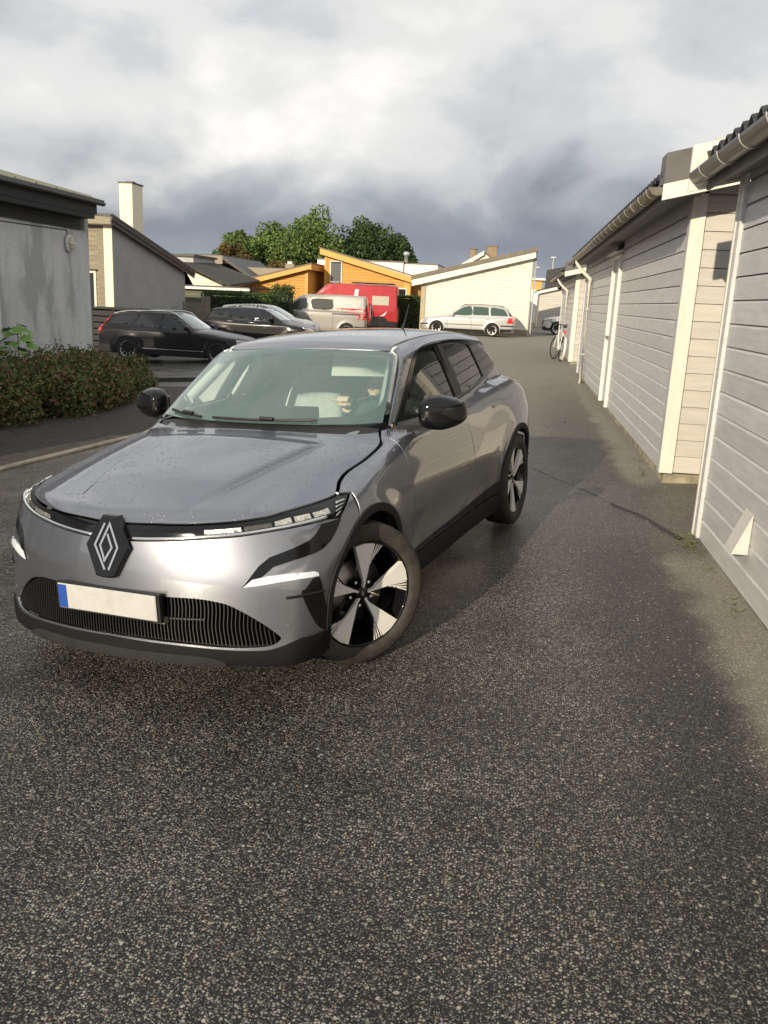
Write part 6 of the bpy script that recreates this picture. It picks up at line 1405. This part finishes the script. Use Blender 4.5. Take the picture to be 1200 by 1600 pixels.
def simple_wheel(R, W, style, m_rim, spokes=10):
    root = empty('wheel'); h = W/2; rim = R*.70
    MB().lathe([(rim, h*.8), (rim+.01, h), (R-.03, h), (R-.005, h*.75), (R, h*.3), (R, -h*.3), (R-.01, -h*.8), (rim, -h)], 36, ax=0).build('tyre', mat('tyre_black', (.018, .018, .018), .8, var=.2), root)
    ro = MB(); ro.lathe([(rim, h*.82), (rim-.02, h*.86), (rim-.03, h*.5), (rim-.03, -h*.5)], 36, ax=0)
    if style == 'cap': ro.lathe([(0, h*.62), (rim*.3, h*.66), (rim*.8, h*.60), (rim, h*.8)], 36, ax=0)
    ro.build('rim', m_rim, root)
    MB().lathe([(0, -h*.1), (rim-.02, -h*.1)], 28, ax=0).build('wheel_back', mat('dark_wheel_back', (.012, .012, .012), .8), root)
    if style == 'cap':
        for k in range(8):
            a = 2*math.pi*k/8; MB().lathe([(0, h*.67), (rim*.11, h*.66), (rim*.11, h*.5)], 8, (0, rim*.62*math.cos(a), rim*.62*math.sin(a)), 0).build('hole', M_DARKIN, root)
    else:
        me = None
        for k in range(spokes):
            a = 2*math.pi*k/spokes; mb = MB(); wd = .9/spokes
            p = lambda r, d, x: (x, r*math.cos(a+d), r*math.sin(a+d))
            mb.add([p(.02, -wd*2, h*.55), p(.02, wd*2, h*.55), p(rim*.98, wd*.55, h*.82), p(rim*.98, -wd*.55, h*.82), p(.02, -wd*2, h*.2), p(.02, wd*2, h*.2), p(rim*.98, wd*.6, h*.4), p(rim*.98, -wd*.6, h*.4)], HEX); mb.build('spoke', m_rim, root)
        MB().lathe([(0, h*.6), (rim*.16, h*.58), (rim*.18, h*.3)], 16, ax=0).build('hub_cap', m_rim, root)
    return root
def vehicle(name, label, cat, S, m_paint, loc, heading, group='cars and vans parked in the yard', m_glass=None, wheel=('spoke', None, 10)):
    """heading: +1 nose towards +x, -1 nose towards -x (plus yaw)"""
    yaw = S.get('yaw', 0.0); root = empty(name, loc, (math.pi/2 if heading > 0 else -math.pi/2)+yaw, label, cat, group)
    g = veh_g(S); body = veh_body('body', S, g, m_paint, root); sd, td, fd_, rd_ = d_side(g), d_top(g), d_front(g), d_rear(g, S['L'])
    mg = m_glass or mat('dark_car_glass', (.012, .014, .016), .04, coat=.5)
    for w_ in S['wins']: patch('side_window', sd, smoothline(w_+[w_[0]], 3)[:-1] if len(w_) > 5 else w_, h=.10, off=.004, skirt=.006, gap=0, m=mg, parent=root, mirror=True, edge_h=.06)
    if S.get('trim'):
        tr = S['trim']; patch('window_trim', sd, tr, h=.10, off=.0025, skirt=.004, gap=0, m=S.get('trim_m', M_BLACKP), parent=root, mirror=True, edge_h=.06)
    if S.get('wsc'): patch('windscreen', fd_, sym(S['wsc']), h=.10, off=.004, skirt=.006, gap=0, m=S.get('ws_m', mg), parent=root)
    if S.get('bkw'): patch('rear_window', rd_, sym(S['bkw']), h=.10, off=.004, skirt=.006, gap=0, m=mg, parent=root)
    for (nm, dom, ol, m, off) in S.get('patches', []):
        D_ = {'s': sd, 'f': fd_, 'r': rd_, 't': td}[dom]
        if dom == 's': patch(nm, D_, ol, h=.08, off=off, skirt=.01, gap=0, m=m, parent=root, mirror=True, edge_h=.04)
        elif dom == 'ft' : pass
        else:
            patch(nm, D_, ol, h=.08, off=off, skirt=.01, gap=0, m=m, parent=root, edge_h=.04)
            if min(p[0] for p in ol) > .02: patch(nm, D_, [(-p[0], p[1]) for p in ol], h=.08, off=off, skirt=.01, gap=0, m=m, parent=root, edge_h=.04)
    for sm_ in S.get('seams', []):
        l = smoothline(sm_, 4) if len(sm_) > 2 else np.array(sm_); q = np.vstack([l+[-.005, 0], (l+[.005, 0])[::-1]]); patch('door_gap', sd, q, h=.3, off=.002, skirt=.002, gap=0, m=M_DARKIN, parent=root, mirror=True, edge_h=.08)
    W_ = S['W']/2; st, mr, sp = wheel
    w0 = None
    for (yw, zw, rw) in S['wheels']:
        patch('wheel_arch', sd, arc(yw, zw, rw*1.15, -14, 194, 26), h=.12, off=.003, skirt=.0, gap=0, m=S.get('arch_m', M_DARKIN), parent=root, mirror=True, edge_h=.06)
        patch('wheel_gap', sd, arc(yw, zw, rw*1.06, -12, 192, 26), h=.12, off=.005, skirt=.0, gap=0, m=M_DARKIN, parent=root, mirror=True, edge_h=.06)
        for s in (1, -1):
            if w0 is None: w0 = simple_wheel(rw, .21, st, mr or M_SATIN, sp); wv_ = w0
            else: wv_ = copy_tree(w0)
            wv_.parent = root; wv_.location = (s*(W_-.085), yw, zw); wv_.rotation_euler = (random.uniform(0, 3), 0, 0 if s > 0 else math.pi)
    if S.get('mirror'):
        ym, zm = S['mirror']
        for s in (1, -1):
            v, f = sellip((s*(W_+.04), ym, zm), (.11, .07, .075), 2.8, 18, 10); MB().add(v, f, True).build('mirror', S.get('mir_m', m_paint), root); MB().tube([(s*(W_-.08), ym, zm-.05), (s*(W_+.0), ym, zm-.05)], .02, 6).build('mirror_stalk', M_BLACKP, root)
    for (y0, z0, y1, z1) in S.get('handles', []):
        P, _ = sd.lift(np.array([(y0, z0), (y1, z1)]))
        for s in (1, -1):
            Q = P.copy(); Q[:, 0] *= s; MB().tube([tuple(Q[0]+[s*.0, 0, 0]), tuple(Q[0]*.5+Q[1]*.5+[s*.03, 0, 0]), tuple(Q[1])], .014, 6).build('door_handle', S.get('han_m', m_paint), root)
    if S.get('rails'):
        for s in (1, -1):
            xs_ = S['rails'][0]; q = np.array([(s*xs_, y) for y in np.linspace(*S['rails'][1], 12)]); P, _ = td.lift(q); P[:, 2] += .045; P[0, 2] -= .04; P[-1, 2] -= .04; MB().tube([tuple(p) for p in P], .017, 6).build('roof_rail', S.get('rail_m', M_CHROME), root)
    return root, g
def place(u, v, y): p = aty(u, v, y); return (p[0], y, float(zg(p[0], y)))
M_RED = mat('red_tail_lens', (.62, .02, .018), .2, coat=.5); M_CLEAR = mat('clear_lamp_lens', (.45, .46, .46), .12, .3, coat=.6, var=.3, vscale=14)
M_BLACKCAR = mat('black_car_paint', (.006, .0065, .008), .3, 0, coat=.4, spec=.2); M_SILVER = mat('silver_white_paint', (.56, .56, .54), .30, .45, coat=1.0)
# ---- black estate car
S = dict(L=4.94, W=1.90, H=1.54, belt=.98, rl=.22,
    hood=[(0, .72), (.15, .80), (.5, .90), (1.0, .97), (1.5, 1.03), (2.5, 1.04), (3.5, 1.06), (4.5, 1.08), (4.9, 1.03), (5.2, .98)], roof=[(1.2, 1.25), (1.8, 1.43), (2.3, 1.50), (3.0, 1.515), (3.8, 1.48), (4.5, 1.40), (5.2, 1.3)],
    front=[(.15, .12), (.3, .03), (.5, .0), (.7, .03), (.85, .10), (1.0, .2)], ws=((1.55, 1.0), (2.35, 1.47)), bk=((4.78, 1.0), (4.50, 1.43)), tum=.40, wheels=[(.88, .36, .36), (3.82, .36, .36)],
    wins=[[(1.72, 1.0), (2.02, 1.20), (2.28, 1.36), (2.42, 1.40), (2.66, 1.42), (2.70, 1.04)], [(2.78, 1.045), (2.76, 1.42), (3.2, 1.42), (3.46, 1.40), (3.62, 1.08)], [(3.74, 1.09), (3.58, 1.40), (3.95, 1.37), (4.25, 1.31), (4.42, 1.18), (4.44, 1.12)]],
    wsc=[(0, 1.05), (.70, 1.06), (.56, 1.42), (0, 1.47)], ws_m=glassmat('estate_windscreen', (.25, .28, .28), 1.6, 0, .12),
    patches=[('tail_light', 's', [(4.50, 1.37), (4.66, 1.32), (4.82, 1.10), (4.93, .84), (4.74, .80), (4.66, 1.02), (4.46, 1.27)], M_RED, .012), ('tail_light', 'r', [(.50, 1.36), (.58, 1.36), (.80, 1.05), (.84, .84), (.74, .84), (.66, 1.05)], M_RED, .010), ('sill_cladding', 's', [(1.3, .22), (3.4, .22), (3.4, .36), (1.3, .36)], M_PLAST, .012), ('chrome_strip', 's', [(1.35, .40), (3.36, .40), (3.36, .425), (1.35, .425)], M_CHROME, .014),
             ('headlight', 'f', [(.45, .66), (.82, .68), (.80, .80), (.48, .76)], M_CLEAR, .006), ('rear_cladding', 's', [(4.25, .22), (4.86, .26), (4.90, .48), (4.26, .46)], M_PLAST, .012)],
    seams=[[(1.60, .95), (1.50, .75), (1.52, .40)], [(2.72, 1.02), (2.70, .7), (2.72, .40)], [(3.64, 1.05), (3.58, .85), (3.36, .60), (3.34, .40)]], arch_m=M_PLAST, mirror=(1.86, 1.08), handles=[(2.46, .90, 2.66, .905), (3.36, .925, 3.56, .93)], rails=(.60, (2.2, 4.4)), yaw=-.04)
y_ = 25.6; l = place(283, 560, y_)
vehicle('parked_car', 'black estate car with red tail light and silver roof rails beside the rendered wall', 'car', S, M_BLACKCAR, (l[0]+2.45, y_, float(zg(l[0], y_))), 1, wheel=('spoke', mat('grey_alloy', (.34, .34, .35), .35, .7), 10))
# ---- dark grey hatchback in front of the silver car
S2 = dict(L=4.20, W=1.80, H=1.58, belt=1.0, rl=.20, hood=[(0, .75), (.2, .86), (.5, .95), (1.0, 1.03), (1.5, 1.06), (2.5, 1.06), (3.5, 1.10), (4.1, 1.06), (4.4, 1.0)], roof=[(.9, 1.22), (1.5, 1.40), (2.1, 1.49), (2.8, 1.50), (3.5, 1.455), (4.1, 1.37), (4.4, 1.30)],
    front=[(.15, .12), (.3, .03), (.5, .0), (.7, .03), (.85, .10), (1.0, .2)], ws=((1.05, 1.03), (1.95, 1.52)), bk=((4.10, 1.05), (3.82, 1.47)), tum=.36, wheels=[(.80, .34, .34), (3.40, .34, .34)],
    wins=[[(1.42, 1.06), (1.75, 1.26), (2.02, 1.40), (2.30, 1.46), (2.42, 1.46), (2.44, 1.07)], [(2.52, 1.08), (2.50, 1.46), (2.9, 1.45), (3.15, 1.42), (3.28, 1.14)], [(3.36, 1.16), (3.26, 1.40), (3.60, 1.35), (3.78, 1.24), (3.76, 1.19)]],
    wsc=[(0, 1.09), (.66, 1.10), (.54, 1.47), (0, 1.52)], ws_m=glassmat('hatch_windscreen', (.25, .28, .28), 1.6, 0, .16),
    patches=[('headlight', 'f', [(.42, .74), (.78, .78), (.76, .88), (.44, .84)], M_CLEAR, .006), ('lower_door', 's', [(1.3, .24), (3.0, .24), (3.0, .62), (1.3, .60)], M_GLOSS, .004)], seams=[[(1.30, 1.0), (1.22, .75), (1.25, .35)], [(2.48, 1.04), (2.46, .7), (2.46, .30)]], mirror=(1.58, 1.12), mir_m=M_GLOSS, handles=[(2.18, .96, 2.40, .965), (3.0, .98, 3.2, .985)], han_m=M_CHROME, yaw=-.02)
M_DKGREY = mat('dark_grey_paint', (.010, .011, .013), .32, .2, coat=.5, spec=.3)
y_ = 30.5; l = place(412, 535, y_)
vehicle('parked_car', 'dark grey hatchback with chrome door handle parked beyond the black estate', 'car', S2, M_DKGREY, (l[0]+2.1, y_, float(zg(l[0], y_))), 1)
y_ = 34.0; l = place(445, 520, y_)
vehicle('parked_car', 'silver hatchback mostly hidden behind the dark grey one', 'car', dict(S2, yaw=.02), mat('silver_paint', (.34, .34, .34), .3, .6, coat=1.0), (l[0]+1.45, y_, float(zg(l[0], y_))), 1)
# ---- silver estate by the cream house
S3 = dict(L=4.67, W=1.746, H=1.50, belt=.93, rl=.10, hood=[(0, .62), (.12, .70), (.4, .80), (.9, .89), (1.4, .95), (2.5, .96), (3.5, .97), (4.5, .98), (4.9, .94)], roof=[(1.2, 1.20), (1.8, 1.38), (2.3, 1.45), (3.0, 1.462), (3.8, 1.445), (4.4, 1.40), (4.9, 1.33)],
    front=[(.15, .10), (.3, .02), (.45, .0), (.6, .05), (.75, .12), (.9, .2)], ws=((1.38, .94), (2.10, 1.43)), bk=((4.60, .95), (4.22, 1.41)), tum=.38, wheels=[(.90, .31, .31), (3.60, .31, .31)],
    wins=[[(1.60, .96), (1.86, 1.14), (2.12, 1.31), (2.32, 1.37), (2.52, 1.375), (2.56, .975)], [(2.64, .98), (2.62, 1.38), (3.1, 1.375), (3.36, 1.36), (3.40, .99)], [(3.50, .99), (3.48, 1.355), (3.85, 1.34), (4.12, 1.29), (4.30, 1.05), (4.28, 1.0)]],
    wsc=[(0, .99), (.66, 1.0), (.54, 1.38), (0, 1.43)], ws_m=glassmat('silver_windscreen', (.3, .36, .34), 1.3, 0, .15), bkw=[(0, .99), (.60, 1.0), (.50, 1.36), (0, 1.39)],
    patches=[('tail_light', 's', [(4.28, .66), (4.58, .66), (4.54, .90), (4.36, .92)], M_RED, .008), ('tail_light', 'r', [(.50, .66), (.74, .66), (.72, .92), (.58, .92)], M_RED, .008), ('bumper_strip', 's', [(4.0, .50), (4.62, .50), (4.62, .56), (4.0, .56)], M_BLACKP, .012), ('bumper_strip', 's', [(.08, .44), (.50, .46), (.50, .52), (.08, .50)], M_BLACKP, .012), ('side_strip', 's', [(1.30, .49), (3.22, .51), (3.22, .545), (1.30, .525)], M_BLACKP, .010), ('sill', 's', [(1.28, .22), (3.22, .22), (3.22, .31), (1.28, .31)], M_PLAST, .006), ('headlight', 's', [(.14, .58), (.44, .62), (.42, .72), (.2, .68)], M_CLEAR, .006), ('rear_window_side', 's', [(4.40, 1.0), (4.24, 1.36), (4.34, 1.36), (4.52, 1.0)], M_GLOSS, .006), ('lower_bumper', 's', [(3.98, .24), (4.58, .26), (4.62, .40), (3.98, .38)], M_PLAST, .008)],
    seams=[[(1.52, .92), (1.42, .7), (1.44, .34)], [(2.60, .95), (2.58, .6), (2.58, .32)], [(3.42, .96), (3.38, .75), (3.22, .58)]], mirror=(1.66, .98), handles=[(2.36, .80, 2.52, .80), (3.20, .81, 3.36, .81)], rails=(.52, (2.0, 4.1)), rail_m=M_BLACKP)
y_ = 42.9; l = place(729, 518, y_)
vehicle('parked_car', 'silver estate car with black roof rails in front of the cream board house', 'car', S3, M_SILVER, (l[0]-2.335, y_, float(zg(l[0], y_))), -1, m_glass=mat('green_car_glass', (.05, .085, .07), .05, coat=.5), wheel=('spoke', mat('white_alloy', (.68, .67, .64), .4, .3), 5))
# ---- white car nose past the garages
S4 = dict(S2); S4.update(wheels=[(.84, .35, .35), (3.45, .35, .35)], patches=[('headlight', 's', [(.12, .70), (.55, .80), (.50, .90), (.22, .84)], M_CLEAR, .008), ('headlight', 'f', [(.40, .70), (.80, .76), (.78, .90), (.46, .84)], M_CLEAR, .006), ('grille', 'f', [(-.42, .52), (.42, .52), (.46, .80), (-.46, .80)], M_BLACKP, .006), ('lower_grille', 'f', [(-.75, .28), (.75, .28), (.72, .44), (-.72, .44)], M_BLACKP, .006), ('lower_trim', 's', [(.05, .24), (.48, .26), (.48, .36), (.05, .38)], M_BLACKP, .008)], seams=[], yaw=.0)
y_ = 50.0; l = place(846, 512, y_)
vehicle('parked_car', 'white car with its nose showing past the farthest garage', 'car', S4, mat('white_car_paint', (.72, .72, .70), .3, coat=1.0), (l[0], y_, float(zg(l[0], y_))), -1)
# ---- silver panel van
SV = dict(L=5.0, W=1.95, H=1.97, belt=1.15, rl=.03, zc=.9, hood=[(0, .80), (.2, .95), (.5, 1.08), (.9, 1.18), (1.3, 1.24), (3, 1.26), (5.2, 1.26)], roof=[(.9, 1.3), (1.4, 1.65), (1.9, 1.90), (2.5, 1.955), (3.5, 1.97), (4.6, 1.955), (5.2, 1.92)],
    front=[(.15, .12), (.3, .03), (.5, .0), (.8, .04), (1.0, .10), (1.2, .2)], ws=((.85, 1.15), (1.72, 1.88)), bk=((4.98, 1.1), (4.90, 1.95)), tum=.13, wheels=[(.95, .33, .33), (4.05, .33, .33)],
    wins=[[(1.10, 1.18), (1.45, 1.46), (1.78, 1.68), (1.98, 1.74), (2.10, 1.72), (2.10, 1.22)], [(2.40, 1.30), (2.38, 1.72), (3.3, 1.74), (3.34, 1.70), (3.34, 1.30), (2.6, 1.24)]],
    wsc=[(0, 1.22), (.76, 1.24), (.66, 1.80), (0, 1.86)], ws_m=glassmat('van_windscreen', (.3, .34, .34), 1.3, 0, .15), patches=[('tail_light', 's', [(4.80, .86), (4.96, .86), (4.94, 1.36), (4.82, 1.36)], M_RED, .01), ('tail_light', 'r', [(.78, .86), (.93, .86), (.90, 1.36), (.80, 1.36)], M_RED, .01), ('sliding_rail', 's', [(3.36, 1.06), (4.66, 1.06), (4.66, 1.11), (3.36, 1.11)], M_BLACKP, .01), ('bumper', 's', [(4.4, .28), (4.98, .28), (4.98, .55), (4.42, .55)], M_PLAST, .01), ('side_panel', 's', smoothline([(3.45, 1.28), (3.45, 1.74), (4.60, 1.74), (4.66, 1.62), (4.50, 1.34), (4.3, 1.28), (3.45, 1.28)], 3)[:-1], mat('pale_van_panel', (.52, .50, .46), .3, .4, coat=1.0), .004)],
    seams=[[(1.0, 1.1), (.98, .8), (1.22, .36)], [(2.20, 1.72), (2.20, 1.0), (2.20, .36)], [(3.38, 1.76), (3.38, 1.0), (3.38, .36)]], mirror=(1.38, 1.30), mir_m=M_BLACKP, handles=[(2.26, .98, 2.44, .98)], yaw=.10)
M_VANSIL = mat('warm_silver_van_paint', (.44, .42, .38), .3, .55, coat=1.0)
y_ = 40.5; l = place(500, 512, y_)
sv, _g = vehicle('panel_van', 'silver panel van with mirrored side window in front of the red camper', 'van', SV, M_VANSIL, (l[0]-2.72, y_, float(zg(l[0], y_))), -1, m_glass=mat('mirror_van_glass', (.10, .10, .085), .05, .3, coat=.6), wheel=('cap', mat('van_steel', (.25, .25, .25), .4, .5), 5))
# rear cargo carrier on the silver van
rc = empty('cargo_carrier', tuple(Vector(sv.location)), sv.rotation_euler.z, 'dark folded bicycle carrier on the back of the silver van', 'carrier')
for x in (-.55, .55): MB().tube([(x, 5.02, .45), (x, 5.18, .50), (x, 5.26, .9), (x, 5.04, 1.62)], .022, 8).build('upright', M_PLAST, rc)
for z, y in ((.50, 5.18), (.95, 5.24), (1.35, 5.12)): MB().tube([(-.75, y, z), (.75, y, z)], .02, 8).build('crossbar', M_PLAST, rc)
for z, y in ((.62, 5.30), (.80, 5.36)): MB().bbox(-.80, .80, y-.06, y+.10, z-.03, z+.03, .01).build('wheel_tray', M_PLAST, rc)
MB().bbox(-.6, .6, 5.10, 5.14, .95, 1.55, .01).build('panel', mat('grey_carrier_panel', (.22, .21, .20), .6), rc)
# ---- red high-roof camper
SC = dict(L=5.99, W=2.05, H=2.55, belt=1.30, rl=.02, zc=1.1, hood=[(0, .90), (.2, 1.05), (.5, 1.18), (.8, 1.28), (1.2, 1.36), (3, 1.4), (6.2, 1.4)], roof=[(.6, 1.4), (1.2, 1.95), (1.9, 2.42), (2.5, 2.53), (3.5, 2.55), (5.4, 2.55), (6.2, 2.53)],
    front=[(.15, .12), (.3, .03), (.5, .0), (.8, .03), (1.0, .08), (1.3, .2)], ws=((.70, 1.25), (1.70, 2.20)), bk=((5.98, 1.2), (5.92, 2.5)), tum=.07, wheels=[(1.0, .35, .35), (4.95, .35, .35)],
    wins=[[(.98, 1.32), (1.4, 1.66), (1.70, 1.92), (1.95, 1.94), (1.96, 1.34)], [(2.6, 1.50), (2.6, 1.92), (3.6, 1.92), (3.6, 1.50)]], wsc=[(0, 1.35), (.82, 1.38), (.74, 2.02), (0, 2.1)],
    patches=[('side_hatch', 's', [(4.55, 1.48), (4.55, 1.95), (5.45, 1.95), (5.45, 1.48)], mat('pale_camper_window', (.52, .48, .38), .25, .3, coat=.5), .02), ('tail_light', 's', [(5.80, .62), (5.96, .62), (5.96, 1.28), (5.82, 1.28)], M_RED, .012), ('rear_cladding', 's', [(4.4, .26), (5.96, .26), (5.96, .66), (5.45, .66), (5.3, .85), (4.95, .90), (4.6, .85), (4.45, .62)], M_PLAST, .010), ('decal', 's', [(3.55, 1.80), (3.62, 2.25), (3.82, 2.25), (3.76, 1.80)], mat('white_decal', (.7, .68, .66), .4), .004), ('decal', 's', smoothline([(5.0, .90), (5.2, .93), (5.33, 1.05), (5.38, 1.18), (5.24, 1.06), (5.0, .90)], 3)[:-1], mat('white_decal', (.7, .68, .66), .4), .012)], seams=[[(2.05, 2.0), (2.05, 1.0), (2.05, .36)], [(3.7, 2.2), (3.7, 1.0), (3.7, .36)]], bkw=[(0, 1.45), (.80, 1.45), (.76, 2.05), (0, 2.05)], mirror=(1.2, 1.5), mir_m=M_BLACKP, handles=[(2.1, 1.05, 2.3, 1.05)], yaw=.10)
M_REDVAN = mat('red_camper_paint', (.42, .018, .022), .28, .15, coat=1.0, var=.08)
y_ = 46.5; l = place(556, 510, y_)
cv, _g = vehicle('camper_van', 'tall red camper van with roof rail and pale side hatch behind the silver van', 'camper', SC, M_REDVAN, (l[0]-3.70, y_, float(zg(l[0], y_))), -1, wheel=('spoke', mat('black_alloy', (.03, .03, .03), .4), 8))
MB().tube([(-.80, 3.4, 2.60), (-.80, 5.7, 2.60)], .03, 8).build('roof_rail', M_BLACKP, cv); MB().tube([(.80, 3.4, 2.60), (.80, 5.7, 2.60)], .03, 8).build('roof_rail', M_BLACKP, cv)
for y in (2.2, 3.6, 4.8): MB().bbox(-.35, .35, y, y+.5, 2.55, 2.63, .02).build('roof_hatch', mat('grey_roof_hatch', (.30, .30, .30), .4), cv)
# slim antenna-like pole by the hedge seen over the roof of the grey car is the car's own aerial
# ================================================================== BICYCLE
def bicycle():
    pr = atg(876, 566); root = empty('bicycle', (1.14, 25.3, float(zg(1.14, 25.3))), 0, 'white bicycle with red rear light leaning by the garage corner', 'bicycle')
    M_BW = mat('white_bicycle_paint', (.70, .68, .62), .3, coat=.6); R = .345
    def wheel(c, n_):
        w = empty('wheel'); w.parent = root; w.location = c; w.rotation_euler = n_
        vs = []; 
        for i in range(36):
            a = 2*math.pi*i/36
            for j in range(6): b = 2*math.pi*j/6; r = R-.02+.02*math.cos(b); vs.append((.018*math.sin(b), r*math.cos(a), r*math.sin(a)))
        MB().add(vs, [(i*6+j, i*6+(j+1) % 6, ((i+1) % 36)*6+(j+1) % 6, ((i+1) % 36)*6+j) for i in range(36) for j in range(6)], True).build('tyre', mat('tyre_black', (.018, .018, .018), .8), w)
        sp = MB()
        for k in range(16): a = 2*math.pi*k/16; sp.tube([(0, 0, 0), (0, (R-.03)*math.cos(a), (R-.03)*math.sin(a))], .0022, 4)
        sp.build('spokes', M_CHROME, w); MB().tube([(-.04, 0, 0), (.04, 0, 0)], .022, 8).build('hub', M_CHROME, w)
    # rear wheel near the camera, front wheel beyond, frame leaning to the wall
    yaw = R_(8); lean = R_(6)
    base = Matrix.Rotation(yaw, 4, 'Z')@Matrix.Rotation(lean, 4, 'Y')
    fr = empty('frame_group'); bpy.data.objects.remove(fr)
    def q(y, z, x=0): v = base@Vector((x, y, z)); return tuple(v)
    wheel(q(-.52, R), (0, lean, yaw)); wheel(q(.54, R), (0, lean, yaw+R_(14)))
    f = MB()
    BB, ST, HT, HB, RA_, FA_ = q(-.08, .28), q(-.24, .80), q(.36, .86), q(.40, .72), q(-.52, R), q(.54, R)
    for a, b, r in ((BB, ST, .017), (BB, HB, .022), (ST, HT, .018), (HT, HB, .020)): f.tube([a, b], r, 8)
    for s in (-1, 1): f.tube([q(-.52, R, s*.06), q(-.08, .28, s*.03)], .010, 6); f.tube([q(-.52, R, s*.06), q(-.22, .74, s*.02)], .009, 6); f.tube([q(.54, R, s*.05), q(.41, .70, s*.04)], .013, 6)
    f.build('frame', M_BW, root)
    MB().tube([q(-.24, .80), q(-.27, .95)], .013, 8).build('seat_post', M_CHROME, root)
    v, fc = sellip((0, 0, 0), (.075, .13, .035), 2.4, 18, 10, lambda p: (p[0]*(1-.55*(p[1]+.13)/.26), p[1], p[2])); MB().add([q(-.28+p[1], .97+p[2], p[0]) for p in v], fc, True).build('saddle', M_BLACKP, root)
    MB().tube([q(.36, .86), q(.33, 1.00)], .014, 8).build('stem', M_BLACKP, root)
    MB().tube([q(.26, 1.04, -.33), q(.30, 1.03, -.18), q(.34, 1.01, 0), q(.30, 1.03, .18), q(.26, 1.04, .33)], .014, 8).build('handlebar', M_BLACKP, root)
    MB().tube([q(.26, 1.04, -.33), q(.29, 1.03, -.22)], .019, 8).build('grip', M_BLACKP, root); MB().tube([q(.26, 1.04, .33), q(.29, 1.03, .22)], .019, 8).build('grip', M_BLACKP, root)
    c = q(-.42, .82); v, fc = sellip(c, (.04, .03, .035), 2.4, 12, 8); MB().add(v, fc, True).build('rear_light', M_RED, root)
    for cy, a0, a1 in ((-.52, 60, 230), (.54, 20, 150)):
        vs = []; 
        for k in range(17):
            a = R_(a0+(a1-a0)*k/16); 
            for x in (-.03, .03): vs.append(q(cy+(R+.025)*math.cos(a), R+(R+.025)*math.sin(a), x))
        MB().add(vs, [(2*k, 2*k+1, 2*k+3, 2*k+2) for k in range(16)], True).build('mudguard', M_BW, root)
    MB().tube([q(-.52, R, .0), q(-.62, .70)], .006, 5).build('rack_strut', M_CHROME, root)
    MB().bbox(-.06, .06, -.02, .02, 0, .02).build('pedal', M_BLACKP, root).location = q(-.02, .16, .1)
    MB().lathe([(.0, 0), (.09, 0), (.09, .008), (0, .008)], 20, ax=0).build('chainring', M_BLACKP, root).location = q(-.08, .28, .05)
    MB().tube([q(-.1, .28, -.04), q(-.20, .02, -.16)], .009, 6).build('kickstand', M_BLACKP, root)
bicycle()
